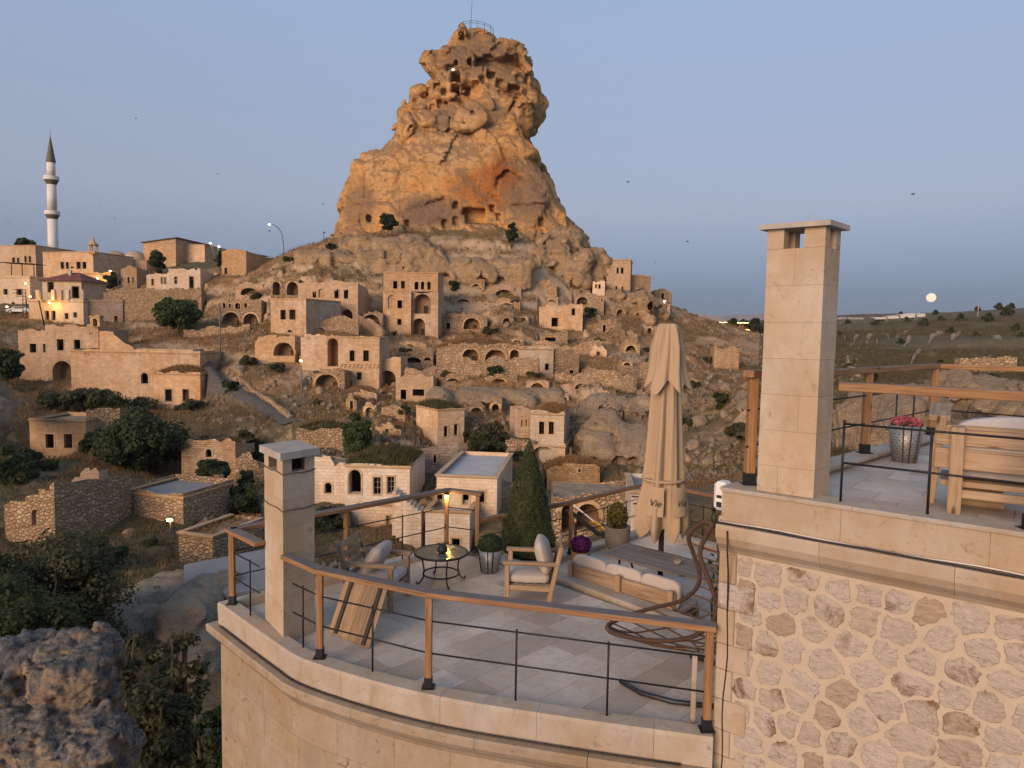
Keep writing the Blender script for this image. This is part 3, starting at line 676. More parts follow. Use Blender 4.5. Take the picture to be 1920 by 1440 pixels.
# flower pots
fp=root('flower_pot','terracotta pot of purple flowers beside the sofa','flower pot',(1.30,12.65,-.35+.0))
fp.location.z=-.45; WM[fp.name]=Matrix.Translation(fp.location)
MB().lathe([(0,0),(.12,0),(.165,.10),(.18,.2),(.165,.27),(.185,.30),(.18,.31),(.15,.29),(0,.28)],n=24,cap=False).build('pot',TERRA,fp,smooth=True)
PURP=m_leaf('purple_petal',(.10,.012,.10),(.17,.03,.16)); leafball('flowers',(0,0,.43),.19,.15,2600,.022,PURP,fp,4,.6); leafball('foliage',(0,0,.36),.15,.10,900,.025,BOXL,fp,6,.7)
yp=root('shrub_pot','carved stone pot with a yellow green shrub by the pole railing','shrub pot',(2.10,13.6,-.45))
MB().lathe([(0,0),(.10,0),(.16,.05),(.23,.16),(.25,.34),(.25,.50),(.255,.52),(.22,.52),(.21,.48),(0,.47)],n=24,cap=False).build('pot',STPOT,yp,smooth=True)
YEL=m_leaf('golden_leaf',(.20,.15,.025),(.10,.09,.02)); leafball('foliage',(0,0,.72),.19,.26,2600,.03,YEL,yp,7,.85)
# climbing plant by the wall behind the egg chair
wp=root('wall_plant','leafy climbing plant at the wall behind the hanging chair','plant',(2.75,8.25,-.45))
g=np.random.default_rng(8); n=1500; Pn=np.stack([g.normal(size=n)*.13,g.normal(size=n)*.13,.1+1.5*g.random(n)],1); leaves('foliage',Pn,g.normal(size=(n,3)),.045,BOXL,wp,g); MB().tube([(0,0,0),(.03,0,.8),(0,.02,1.6)],.015,6).build('stem',SOIL,wp)
# sofa along the step, backs to us
s0=Vector((.92,10.78)); s1=Vector((2.27,9.52)); sdv=(s1-s0).normalized(); sn=Vector((-sdv.y,sdv.x)); 
sf=root('wooden_sofa','long wooden sofa with three pale back cushions on the sunken floor','sofa',(s0.x,s0.y,-.45),math.atan2(sdv.y,sdv.x)); LS=(s1-s0).length
for x in(.04,LS*.5,LS-.05):
    beam('leg',(x,.035,0),(x,.0,.72),.085,.06,OLDW,sf,up=(0,1,0)); beam('leg',(x,.72,0),(x,.72,.28),.08,.06,OLDW,sf,up=(0,1,0))
for z,h in((.31,.20),(.56,.24)): beam('back_board',(.0,.05,z),(LS,.05,z),.03,h,OLDW,sf)
beam('seat_board',(.0,.40,.27),(LS,.40,.27),.66,.04,OLDW,sf)
for i in range(3):
    x=(i+.5)*LS/3; cushion('back_cushion',CUSH,sf,(x,.17,.60),(LS/3+.02,.15,.42),Matrix.Rotation(R(-8),3,'X'),.12,seed=20+i); cushion('seat_cushion',CUSHG,sf,(x,.44,.36),(LS/3-.01,.62,.14),None,.3,seed=30+i)
# dining table
tb=root('plank_table','weathered grey plank dining table between the sofa and the parasol','table',(s0.x+sdv.x*1.2+sn.x*1.0,s0.y+sdv.y*1.2+sn.y*1.0,-.45),math.atan2(sdv.y,sdv.x))
LT=2.1; WT=.78
for i in range(7): beam('plank',(-LT/2+.11,-WT/2+.11+(i+.5)*(WT-.22)/7,.735),(LT/2-.11,-WT/2+.11+(i+.5)*(WT-.22)/7,.735),(WT-.22)/7-.005,.035,GREYW,tb,ch=.003)
for s in(-1,1):
    beam('frame_board',(-LT/2,s*(WT/2-.053),.737),(LT/2,s*(WT/2-.053),.737),.10,.04,GREYW,tb); beam('frame_board',(s*(LT/2-.053),-WT/2+.108,.736),(s*(LT/2-.053),WT/2-.108,.736),.10,.04,GREYW,tb)
    for q in(-1,1): bar('leg',[(s*(LT/2-.2),q*.12,.71),(s*(LT/2-.25),q*.2,.4),(s*(LT/2-.16),q*.3,.0)],.017,IRON,tb)
ab=root('ashtray_bowl','small pale stone bowl on the grey plank table','bowl',(0,0,0)); cpos=Vector((tb.location.x,tb.location.y))+sdv*.12
ab.location=(cpos.x,cpos.y,.305); WM[ab.name]=Matrix.Translation(ab.location)
MB().lathe([(0,0),(.04,0),(.062,.03),(.055,.06),(.045,.062),(.05,.03),(0,.012)],n=18,cap=False).build('bowl',m_plain('bowl_stone',(.25,.23,.17),.7),ab,smooth=True)
for k in range(3):
    a=k*2.1; bar('twig',[(.05*math.cos(a),.05*math.sin(a),.05),(.09*math.cos(a),.09*math.sin(a),.075)],.006,OLDW,ab,n=5)
# ================================================================== parasol
pr=root('closed_parasol','large closed sand coloured parasol strapped round its pole','parasol',(2.47,11.35,-.45)); 
bar('pole',[(0,0,0),(0,0,4.42)],.045,m_plain('dark_brown_pole',(.05,.032,.025),.5),pr,n=12)
MB().box((0,0,.04),(.6,.6,.08),ch=.02).build('base_plate',STPOT,pr)
def canopy(z0s,z1,prof,lobes,seed,ztop=None):
    nu=120; nv=34; V=[];Fq=[]; g=np.random.default_rng(seed); ph=g.random(8)*6
    for j in range(nv+1):
        t=j/nv
        for i in range(nu):
            a=2*math.pi*i/nu; lob=.5+.5*math.cos(lobes*a+ph[0]+.5*math.sin(a+ph[1])); fold=lob**1.4*.65+.35*(.5+.5*math.cos(2*lobes*a+ph[3]+2*t))
            r=np.interp(t,prof[0],prof[1])*(.60+.48*fold*min(1,t*2.0+.35)+.05*math.sin(3*a+ph[2]+4*t))
            zb=z0s+ (1-lob)*.22*1.0; z=z1+(zb-z1)*t
            V.append((r*math.cos(a),r*math.sin(a),z))
    for j in range(nv):
        for i in range(nu): Fq.append((j*nu+i,j*nu+(i+1)%nu,(j+1)*nu+(i+1)%nu,(j+1)*nu+i))
    V=np.array(V); V[:,:2]+=.012*np.stack([fbm(V*np.array([5,5,1.2])+k*7,3) for k in range(2)],1); return V,np.array(Fq)
V,Fq=canopy(.93,4.36,([0,.03,.12,.3,.55,.70,.74,.85,.95,1],[.17,.20,.22,.25,.30,.34,.34,.43,.44,.34]),6,3)
npmesh('canopy',V,Fq,CANV,pr)
V,Fq=canopy(3.30,4.41,([0,.04,.3,.7,1],[.19,.23,.26,.31,.40]),5,9)
npmesh('vent_cap',V,Fq,CANV,pr)
MB().lathe([(.335,1.90),(.345,1.90),(.345,1.94),(.335,1.94)],n=40).build('strap',CANV,pr,smooth=True)
# valance flaps with the stitched word
INK=m_plain('dark_ink',(.03,.024,.022),.8)
def text(name,s,size,mat,parent,M,ext=.0006,world=False,shear=0):
    cu=bpy.data.curves.new(name,'FONT'); cu.body=s; cu.size=size; cu.align_x='CENTER'; cu.align_y='CENTER'; cu.extrude=ext; cu.shear=shear
    t_=bpy.data.objects.new('tmp',cu); COL.objects.link(t_); dg=bpy.context.evaluated_depsgraph_get(); me=bpy.data.meshes.new_from_object(t_.evaluated_get(dg)); bpy.data.objects.remove(t_); me.name=name
    return obj(name,me,mat,parent,M,world)
for az,w in((-118,.26),(-62,.26)):
    a=R(az); c=Vector((.43*math.cos(a),.43*math.sin(a),1.62)); Mz=Matrix.Translation(c)@Matrix.Rotation(a+math.pi/2,4,'Z')@Matrix.Rotation(R(90),4,'X')
    nx=10; V=[];Fq=[]
    for j in range(8):
        for i in range(nx+1): 
            x=(i/nx-.5)*w; V.append((x,(j/7-.5)*.46,-1.6*x*x+.012*math.sin(j*1.1+az)-.03*(j/7)))
    for j in range(7):
        for i in range(nx): Fq.append((j*(nx+1)+i,j*(nx+1)+i+1,(j+1)*(nx+1)+i+1,(j+1)*(nx+1)+i))
    o=npmesh('valance_flap',np.array(V),np.array(Fq),CANV,pr); o.matrix_basis=Mz
    text('lettering','Vie',.15,INK,o,Matrix.Translation((0,-.02,.018)),shear=.3)
    text('lettering_small','cave hotel'[:0]+'- - - - - -',.03,INK,o,Matrix.Translation((0,-.13,.02)))
# ================================================================== egg chair and its stand
ec=root('hanging_egg_chair','brown woven hanging chair by the rubble wall corner','hanging chair',(2.12,7.62,0),R(176))   # local +x = forward
RP=[(-.10,0,1.72),(-.02,.17,1.70),(.10,.33,1.50),(.02,.42,1.25),(-.06,.46,1.02),(-.03,.47,.84),(.14,.48,.68),(.42,.46,.60),(.72,.33,.55),(.96,.14,.52),(1.02,0,.515)]
def cr3(P,n):
    P=[Vector(p) for p in P]; P=[P[0]*2-P[1]]+P+[P[-1]*2-P[-2]]; o=[]
    for i in range(1,len(P)-2):
        for k in range(n):
            t=k/n;a,b,c,d=P[i-1:i+3]; o.append(.5*((2*b)+(c-a)*t+(2*a-5*b+4*c-d)*t*t+(3*b-a-3*c+d)*t**3))
    o.append(P[-2]); return o
half=cr3(RP,5); full=[Vector((p.x,p.y,p.z)) for p in half]+[Vector((p.x,-p.y,p.z)) for p in half[-2:0:-1]]
MB().tube(full,.021,8,closed=True).build('rim',RATT,ec,smooth=True)
mb=MB()   # winding round the rim
m=len(full)
for i in range(m*3):
    k=i//3; p=full[k].lerp(full[(k+1)%m],(i%3)/3); q=full[(k+1)%m]; d=(q-full[k]).normalized(); x=d.cross(Vector((.3,.2,1))).normalized(); y=d.cross(x)
    mb.tube([p+(x*math.cos(a)+y*math.sin(a))*.022+d*.012*a/6.28 for a in np.linspace(0,6.28,9)],.006,4,cap=False)
mb.build('rim_winding',RATT,ec)
BK=lambda t:Vector((np.interp(t,[0,.15,.4,.6,.75,.9,1],[-.18,-.45,-.62,-.5,-.1,.45,1.0]),0,np.interp(t,[0,.15,.4,.6,.75,.9,1],[1.68,1.45,.95,.52,.32,.34,.5])))
nh=len(half)
def shell(i,s):
    p=half[i]; t=i/(nh-1); b=BK(t); w=1-abs(s)**2.2
    return Vector((p.x+(b.x-p.x)*w,p.y*s,p.z+(b.z-p.z)*w))
mb=MB()
for i in range(3,nh-2,3): mb.tube([shell(i,s) for s in np.linspace(-1,1,15)],.010,5)
for s in(-.72,-.38,0,.38,.72): mb.tube([shell(i,s) for i in range(0,nh,2)],.010,5)
mb.build('woven_net',ROPE,ec,smooth=True)
bar('hook',[(-.1,0,1.72),(-.12,.03,1.80),(-.1,0,1.88),(-.08,-.03,1.80),(-.1,0,1.73)],.007,IRON,ec,n=6)
es=root('chair_stand','dark steel stand with curved feet under the hanging chair','chair stand',(2.45,7.75,0))
bar('foot',[(-1.22,-.30,.03),(-1.05,-.55,.03),(-.75,-.72,.03),(-.35,-.80,.03),(.0,-.68,.03)],.027,m_plain('blue_black_steel',(.03,.035,.045),.4,.5,.4),es,n=10)
bar('mast',[(.0,-.68,.03),(.28,-.2,.06),(.38,.1,.5),(.36,.15,1.2),(.22,.1,1.78),(-.02,-.08,1.98),(-.24,-.14,1.93),(-.235,-.135,1.88)],.027,bpy.data.materials['blue_black_steel'],es,n=10)
bar('foot',[(.0,-.68,.03),(.1,-.3,.03),(.0,.1,.03),(-.3,.35,.03)],.027,bpy.data.materials['blue_black_steel'],es,n=10)
o=MB().box((1.80,6.62,.36),(.045,.05,.72),ch=.006).build('marker_post',LIMEC); tag(o,'short pale stone upright beside the last front rail post','post')
# leaning wooden panel
lp=root('wooden_board','plank board with dark battens leaning behind the front rail','board',(-1.95,8.42,0),R(-38))
tilt=Matrix.Translation((0,0,.0))@Matrix.Rotation(R(-24),4,'X')
for i in range(4):
    x=-.36+i*.19; MB().box((0,0,0),(.72,.187,.02),ch=.003).build('plank',OLDW,lp,M=tilt@Matrix.Translation((x+.07,0,.36))@Matrix.Rotation(R(90),4,'Y')@Matrix.Rotation(R(90),4,'X')@Matrix.Identity(4)) if False else beam('plank',tilt@Vector((x+.09,0,.0)),tilt@Vector((x+.09,0,.74)),.187,.02,OLDW,lp,up=tilt.to_3x3()@Vector((0,1,0)))
for x in(-.22,.30): beam('batten',tilt@Vector((x,-.025,.02)),tilt@Vector((x,-.025,.72)),.06,.03,m_plain('dark_batten',(.055,.045,.035),.8),lp,up=tilt.to_3x3()@Vector((0,1,0)))
# lit lamp strips under the rail
LAMP=m_emit('warm_led',(1.0,.62,.12),9)
def post_lamp(label,p,z,rot,en,housing=True):
    r=root('post_lamp',label,'lamp',(p[0],p[1],z)); MB().box((0,0,-.012),(.085,.07,.02)).build('housing',IRON,r); MB().box((0,0,-.026),(.07,.05,.006)).build('light_strip',LAMP,r)
    l=bpy.data.lights.new('lamp_light','POINT'); l.energy=en; l.color=(1,.62,.16); l.shadow_soft_size=.03; lo=bpy.data.objects.new('lamp_light',l); COL.objects.link(lo); lo.parent=r; lo.location=(0,0,-.06)
post_lamp('small lit lamp under the rail at the corner post by the round table',(-1.07,11.80),1.06,0,5.0)
post_lamp('small lit lamp under the pole railing behind the parasol',(2.86,14.9),.585,0,4.0)
# ================================================================== raised terrace furniture
bn=root('wooden_bench','heavy pale wooden bench with a white cushion on the raised terrace','bench',(0,0,0))
B0=pz(1738,962,UZ)[:2]; 
bp=Vector((3.62,6.02)); bn.location=(bp.x,bp.y,UZ); ang=math.atan2(fd.y,fd.x)+R(6); bn.rotation_euler=(0,0,ang); WM[bn.name]=Matrix.Translation(bn.location)@Matrix.Rotation(ang,4,'Z')
LB=1.9      # local x along the back, +y away from us
for x in(.16,LB-.16):
    beam('leg',(x,-.02,0),(x,-.10,.74),.085,.10,PALEW,bn,up=(1,0,0)); beam('leg',(x,.62,0),(x,.55,.40),.085,.09,PALEW,bn,up=(1,0,0))
beam('side_frame',(-.02,.30,.02),(.04,-.05,.84),.10,.07,PALEW,bn,up=(1,0,0)); beam('arm_board',(.02,-.06,.80),(.02,.50,.86),.16,.05,PALEW,bn)
for z,h in((.46,.17),(.66,.17)): beam('back_board',(.0,.0,z),(LB,.0,z),.045,h,PALEW,bn)
beam('lower_board',(.18,-.01,.17),(LB,-.01,.17),.06,.07,PALEW,bn); beam('seat_board',(.05,.32,.24),(LB,.32,.24),.56,.05,PALEW,bn)
cushion('back_cushion',WHITEP if False else m_plain('white_cushion',(.52,.49,.48),.95,.1,0,.05,40,.2,.002),bn,(LB/2+.06,.12,.60),(LB-.1,.15,.46),None,.3,41); cushion('seat_cushion',CUSHG,bn,(LB/2+.06,.38,.33),(LB-.1,.55,.15),None,.5,42)
ss=root('carved_stone_block','small carved stone block under the wooden bench','stone block',(4.2,6.25,UZ),ang); MB().box((0,0,.11),(.30,.24,.22),ch=.02).box((0,0,.03),(.34,.28,.06),ch=.01).box((0,0,.20),(.33,.27,.04),ch=.01).build('block',m_limestone('carved_stone',(.40,.31,.2),1,.5,0),ss)
fb=root('flower_bucket','galvanised bucket of pink flowers by the raised terrace railing','planter',(4.72,8.45,UZ))
MB().lathe([(0,0),(.135,0),(.19,.44),(.183,.44),(.175,.4),(0,.39)],n=28,cap=False).build('bucket',GALV,fb,smooth=True)
for a in(-2.2,-1.75,-1.2): MB().tube([(.138*math.cos(a),.138*math.sin(a),.0),(.195*math.cos(a),.195*math.sin(a),.44)],.008,5).build('strap',m_plain('rust_strap',(.07,.03,.022),.7) if 'rust_strap' not in bpy.data.materials else bpy.data.materials['rust_strap'],fb)
sl_=MB()
for zz in range(9):
    for k in range(18):
        a=2*math.pi*(k+.5*(zz%2))/18; r_=.135+.055*(.06+zz*.035)/.44+.0015; sl_.box((r_*math.cos(a),r_*math.sin(a),.06+zz*.035),(.003,.024,.006),M=Matrix.Rotation(a,3,'Z'))
sl_.build('slots',BLACKP,fb)
PINK=m_leaf('pink_petal',(.42,.07,.10),(.55,.16,.19)); leafball('flowers',(0,0,.47),.17,.07,420,.028,PINK,fb,9,.5); leafball('foliage',(0,0,.43),.16,.07,500,.03,BOXL,fb,10,.6)
# ================================================================== the old town: one entry per building
# n(ame) l(abel) c(ategory) x0 x1 y0 y1 (facade outline, photo pixels) D (metres to the facade) yaw dep(th) m(aterial) op(enings: kind x0 y0 x1 y1)
HS=[]
def hs(n,l,x0,x1,y0,y1,D,yaw=0,dep=5,m='ash',op=(),c='house',top=None,roof=True,cor=True,grass=0,base=True,inn=1.8,par=.25,fr=0,corb=None):
    HS.append(dict(n=n,l=l,x0=x0,x1=x1,y0=y0,y1=y1,D=D,yaw=yaw,dep=dep,m=m,op=op,c=c,top=top,roof=roof,cor=cor,grass=grass,base=base,inn=inn,par=par,fr=fr,corb=corb))
W=lambda *a:('w',*a); AR=lambda *a:('A',*a); WA=lambda *a:('a',*a); NI=lambda *a:('n',*a)
# --- upper centre
hs('arcaded_house','tall cave house front with three small arched windows above a deep arch',719,821,510,546,125,-4,6,'ash',[W(737,527,745,541),W(752,527,759,541),WA(777,528,784.5,543),WA(789,528,795.5,543),WA(801,528,807.5,543)],cor=True,grass=1,base=False)
hs('arched_house','tan stone house with two stacked big arches under the arched windows',770.5,821,547,631,124,-4,6,'ash',[AR(775,550,808,588),AR(773,597,797,630)],cor=False)
hs('square_house','flat fronted house with a half arch niche left of the stacked arches',718,770,547,631,123.4,-4,6,'ash',[NI(727,553,741,579),W(745,563,754,578),W(745,598,752.5,609),W(748,625,752,628)],cor=True)
hs('roofless_house','pale house with two dark windows and an arched door at its foot',559,671,527,603,121,-3,7,'ash',[W(586,546,593,558),W(627,543,635,559),W(644.5,543,653,560),AR(640,580,661,602),NI(597,541,608,559)],grass=1,top=[(559,532),(572,529),(590,531),(625,527),(655,528),(671,530)])
hs('barred_window_house','square house with two barred windows under round hoods',508,574,560,626,112,-22,9,'ash',[W(526,581,536,599),W(543,581,554,599),W(540,619,547,623)],fr=1)
hs('corbelled_house','square house with a toothed stone band and four windows',635,711,631,727,100,-3,6,'ash2',[W(655.5,657,665,677),W(681,657,691.6,677),W(669,698,678,712),W(649,714,661,723)],fr=1,corb=(682,690),grass=1)
hs('plastered_ruin','broken wall with white plaster patch and a tall pointed opening',564,635,626,688,101,-3,5,'ash',[AR(614,632,634,687)],top=[(564,632),(575,626),(600,628),(620,627),(635,629)],c='ruin',cor=False,grass=1)
hs('vaulted_ruin','wide low arch below the plastered ruin wall',585,646,690,729,97,-3,5,'rub',[AR(591,700,634,728)],c='ruin',cor=False,top=[(585,700),(600,693),(625,689),(646,692)],grass=1)
hs('arch_house','narrow wall with a tall dark arch beside the toothed band house',711,751,670,728,101.5,-3,5,'ash',[AR(711.8,695,742,728)],c='ruin',cor=False)
hs('low_house','low tan house with a doorway and a broken wide window',742,812,703,750,93,-3,6,'ash2',[W(751,730.5,762,749),W(773.6,730,795.5,742)],top=[(742,707),(760,704),(775,702),(795,705),(812,704)],cor=False)
hs('grass_roof_house','corner house with a grass mound roof and small barred windows',820,870,766,828,78,34,5.2,'ash2',[W(832,799,840,819),W(851,795,859,816)],grass=2,fr=1)
hs('pale_tower_house','pale upright house with two tall shutters over a big arch',994,1057,770,829,75,-10,6,'ashp',[W(1010.6,791,1020.5,814),W(1028.7,791,1038.5,814)],grass=2,fr=1)
hs('arched_house','broad arched base below the pale upright house',982,1059,830,873,74.4,-10,6,'ash',[AR(995,834,1043,872)],cor=True,c='house')
hs('broken_corner','ragged broken masonry left of the broad arched base',947,983,822,872,74.8,-6,4,'rub',[W(953,846,963,860)],c='ruin',top=[(947,826),(957,822),(970,824),(983,823)],cor=False)
hs('set_back_wall','narrow set back wall with slit windows beside the pale upright house',972,995,768,812,77,14,4,'ash',[W(977,787,980,800),W(985,786,988,799)],cor=False)
hs('cream_house','cream sawn stone house front with two low windows next to recessed arches',973.5,1037,650,700,106,2,6,'ashp',[W(999,680,1006,693),W(1021.6,681.6,1029,694)],grass=1)
hs('rough_annex','rough weathered wall continuing right of the cream sawn stone front',1037,1085,655,703,107,8,5,'rub',[W(1068,694,1076,700)],c='ruin',top=[(1037,654),(1050,656),(1065,658),(1085,664)],cor=False)
hs('arcade_wall','long arcade of open vaults grown over with grass',818,974,645,694,108,2,6,'rub',[AR(866.5,650,898,678),AR(909,651,949,692),AR(956,654,973,692)],c='ruin',top=[(818,652),(840,646),(870,644),(900,645),(940,643),(974,646)],cor=False,grass=2)
hs('fallen_vault','half buried low vaults in the grassy bank',740,812,655,690,110,0,5,'rub',[AR(760,665,790,680),AR(795,662,808,676)],c='ruin',top=[(740,668),(755,658),(775,654),(795,656),(812,660)],cor=False,grass=1)
hs('collapsed_house','square ruined house with one small window on the grassy slope',1010,1092,571,617,135,-4,6,'ash',[W(1072,578.5,1078,591),W(1034,596,1046,612)],c='ruin',top=[(1010,575),(1030,572),(1050,573),(1060,570),(1092,571)],cor=False)
hs('vault_wall','low wall with one broad arch and two windows on the slope',815,913,588,629,128,0,5,'rub',[W(820,609,826,620),W(837,605,844,617),AR(869,595,900,617)],c='ruin',top=[(815,594),(835,589),(860,587),(890,588),(913,592)],cor=False,grass=1)
hs('sunken_ruin','small sunken ruin with a flat dark slot',1012,1064,620,646,122,0,4,'rub',[W(1022,633,1042,640)],c='ruin',top=[(1012,628),(1025,621),(1045,624),(1052,619),(1064,620)],cor=False)
hs('upper_vault','short wall with a pointed vault under the ridge',1076,1132,550,592,142,-3,5,'rub',[AR(1081,557,1103,571),W(1127,560,1130,566)],c='ruin',top=[(1076,556),(1090,550),(1110,552),(1132,556)],cor=False)
hs('ridge_tower','tall square tower house standing on the ridge',1136,1181,486,556,150,-12,7,'ash2',[W(1156,502,1160,513),W(1164,502,1169,513),W(1153.5,537,1157.5,547),W(1165,537,1168.6,547)],c='tower')
hs('ridge_wall','high blank wall running from the ridge tower',1181,1219,516,560,152,10,6,'mas',[],c='wall')
hs('slope_gate','little ruined gate with a round arch low on the ridge slope',1208,1231,612,629,138,-8,3,'rub',[AR(1214,615,1222,626)],c='ruin',cor=False)
hs('ridge_hut','cube shaped hut at the end of the ridge',1237,1256,570,600,146,0,4,'ash',[],c='hut')
hs('white_cave_front','small whitened cave front with two windows below the ridge tower',1111,1134,527,552,147,-5,4,'ashp',[W(1116,533,1119,540),W(1122,533,1126,541)],cor=False)
hs('tall_niche_wall','pale rock wall piece with a tall doorway beneath the ridge',1067,1084,498,540,149,0,4,'ash',[W(1071,528,1075,538)],c='wall',cor=False)
hs('pair_arch_wall','tall broken wall with two narrow arched niches',508,561,519,556,128,-3,4,'rub',[AR(511,524,525,553),AR(538,523,559,553)],c='ruin',top=[(508,527),(518,519),(535,522),(548,519),(561,523)],cor=False,grass=1)
hs('double_arch_house','wall with four little windows above two walled arches',414,490,561,611,125,-3,5,'rub',[WA(418,567,423,577),WA(429,569,433,577),WA(441,566,450.6,579),WA(458,567,463,577),AR(417,585.6,449,611),AR(456,588,484,608)],c='ruin',top=[(414,566),(430,562),(450,561),(475,563),(490,562)],cor=False)
hs('gate_arch_ruin','ruin with one wide open arch above the stone path',478,553,631,682,103,-3,5,'ash2',[AR(513,641,551,667)],c='ruin',top=[(478,640),(485,633),(510,630),(535,632),(553,630)],cor=False,grass=1)
hs('half_vault','open half vault in the hillside beside the pale house',674,718,585,612,122,0,5,'rub',[AR(679,590,713,611)],c='ruin',cor=False,top=[(674,588),(690,584),(705,583),(718,587)])
hs('courtyard_wall','rough courtyard wall in front of the barred window house',574,672,596,626,114,4,1,'rub',[WA(592,614,609,622)],c='wall',top=[(574,600),(600,602),(615,600),(635,592),(648,591),(672,602)],cor=False,roof=False)
# --- left village
hs('white_block','long pale flat roofed building beside the minaret',-30,68,460,520,170,-12,12,'ashp',[W(23,483,28,493),W(32,483,36,493),W(46,480,50,492),W(54,480,58,492)],c='building')
hs('office_block','two storey flat roofed stone building with paired windows',82,176,472,545,162,-14,12,'ash2',[W(114,491,120,504),W(124,491,129,504),W(144,491,151,504),W(155,491,162,504),W(133,500,138,503)],c='building',fr=1)
hs('lit_annex','lower wing with a lamp lit wall and four windows',128,208,510,546,155,-14,8,'ash2',[W(165,528,170,540),W(172,528,176,540),W(186,528,191,538),W(194,528,199,541)],c='building')
hs('red_roof_house','small house with a red tiled hip roof and two tall windows',80,153,524,560,140,-8,7,'ashp',[W(89.5,528,100.6,548),W(135,537,148,559)],roof='hip')
hs('lamp_lit_house','cream house with parapet pillars and a glowing wall lamp',55,157,562,608,135,-10,8,'ashp',[W(84.5,583,92,600),W(97,583,104,600),W(121.6,587,128,598),W(138,586,144,595)])
hs('grey_stone_wall','grey masonry wall with a small arched door',157,231,561,612,136,20,3,'masg',[WA(214,592,221,610)],c='wall')
hs('pergola_house','white house with a roof pergola at the village edge',-40,57,517,566,148,-10,9,'ashp',[W(7,542,14,552),W(31,542,41,553),W(22,567,28,573)])
hs('ashlar_terrace','long rubble terrace wall below the old town houses',195,378,540,600,138,6,3,'rub',[],c='wall',cor=False,top=[(195,548),(230,541),(300,541),(378,540)])
hs('broken_gable','roofless old house with two slit windows behind the terrace wall',227,257,500,542,150,-14,8,'mas',[W(239,519,243,531),W(248,519,251,531)],c='ruin',top=[(227,505),(236,500),(247,499),(257,502)])
hs('wide_ruin','wide roofless ruin with worn plaster and five openings',275,376,504,545,146,-4,7,'ashp',[W(284,523,288,535),W(302,520,305,532),W(308,520,311,532),W(327,519,332,532),W(355,517,363,540)],c='ruin',top=[(275,516),(290,511),(312,513),(316,505),(345,505),(376,504)],cor=False)
hs('mosque_hall','brown stone hall with a low pitched roof behind the domes',270,330,455,505,175,-8,14,'ash2',[],c='building',roof='gable')
hs('brown_annex','brown annex with a lit yellow corner beside the stone hall',330,384,458,492,178,-8,10,'ash2',[],c='building')
hs('old_tower','square rough tower stump beside the street lamps',416,462,468,520,150,-20,8,'mas',[W(421,502,426,514),WA(475,480,485,498)],c='ruin',top=[(416,472),(425,468),(445,467),(462,470)],cor=False)
hs('dome_base','long low stone base carrying the two domes',205,275,487,508,172,-3,10,'ash2',[],c='building')
hs('two_level_house','golden stone house with a big arch and four windows',37,187,608,733,108,-2,8,'ash2',[W(56,644.5,68,661),W(81,644.5,85.6,661),W(107,636,119.4,657),W(139,637,150.6,656),AR(100,677,134.6,733)],top=[(37,619),(84,618),(85,610),(187,610)],grass=1)
hs('bell_gate','little free standing arch on the golden house roof',169,187,591,612,107,0,1,'ash',[AR(174,597,182,612)],c='arch',roof=True,base=False)
hs('stepped_wall','stepped boundary wall descending from the little roof arch',187,250,620,660,107.5,0,1,'ash2',[],c='wall',top=[(187,621),(205,624),(220,634),(235,643),(250,652)],cor=False,roof=False)
hs('long_house','long golden house with one arched window and weeds along its eaves',135,376,656,758,101,-2,7,'ash2',[WA(264.6,699,277.6,719)],grass=1,par=.5)
hs('bay_house','projecting bay with a grass roof and two windows on corbels',289,376,697,768,98,-2,3,'ash2',[W(310,730,322,752),W(342.6,730,354,752)],grass=2,corb=(758,767),fr=1)
hs('white_basement','whitewashed basement wall under the projecting bay',295,352,769,822,98.4,-2,4,'ashp',[W(323,791,336,805)],cor=False)
hs('twin_window_house','square house with two tall windows and a row of stone corbels',57,162,785,857,78,-4,6,'ash2',[W(86,814,101,840),W(120.5,814,135.4,840)],corb=(853,861))
hs('rough_basement','rough masonry basement below the corbel row house',62,124,861,902,78.6,-4,5,'mas',[WA(112,867,119,876)],cor=False,grass=0)
hs('side_ruin','crumbled grey wall beside the corbel row house',163,226,767,822,80,18,5,'rub',[],c='ruin',cor=False,top=[(163,768),(180,766),(205,764),(226,765)],grass=1)
hs('crumbling_house','golden crumbling wall with one small arched window',341,442,825,925,72,-2,5,'mas',[WA(386,842,397,857)],c='ruin',cor=False,top=[(341,829),(355,824),(380,827),(425,825),(442,829)],grass=1)
hs('ragged_wall','ragged stepped rubble wall next to the crumbling golden wall',442,499,851,925,71,2,4,'rub',[],c='ruin',cor=False,top=[(442,860),(455,848),(470,852),(480,865),(485,876),(499,880)])
hs('chapel_ruin','roofless chapel ruin with a blind round niche',95,188,880,1012,52,24,6,'ash',[NI(150,930,186,972),NI(114,938,128,975),W(134,955,146,975)],c='ruin',cor=False,top=[(95,935),(120,915),(140,895),(160,882),(175,880),(188,884)],roof=False)
hs('slab_roof_hut','rubble hut with a flat concrete roof',226,344,920,975,55,-16,6,'rub',[],c='hut')
hs('lamp_hut','rubble hut with an earth roof behind the small street lamp',336,399,1002,1060,45,-18,5,'rub',[],c='hut',grass=1)
hs('buried_arch','low rubble wall with a buried dark arch',378,477,939,975,60,0,4,'rub',[AR(407,956,456,975)],c='ruin',cor=False,top=[(378,943),(400,938),(440,938),(465,943),(477,955)],grass=1)
hs('slope_wall','rubble retaining wall behind the dark leafy tree',556,650,803,845,73,-4,2,'rub',[],c='wall',cor=False,grass=2)
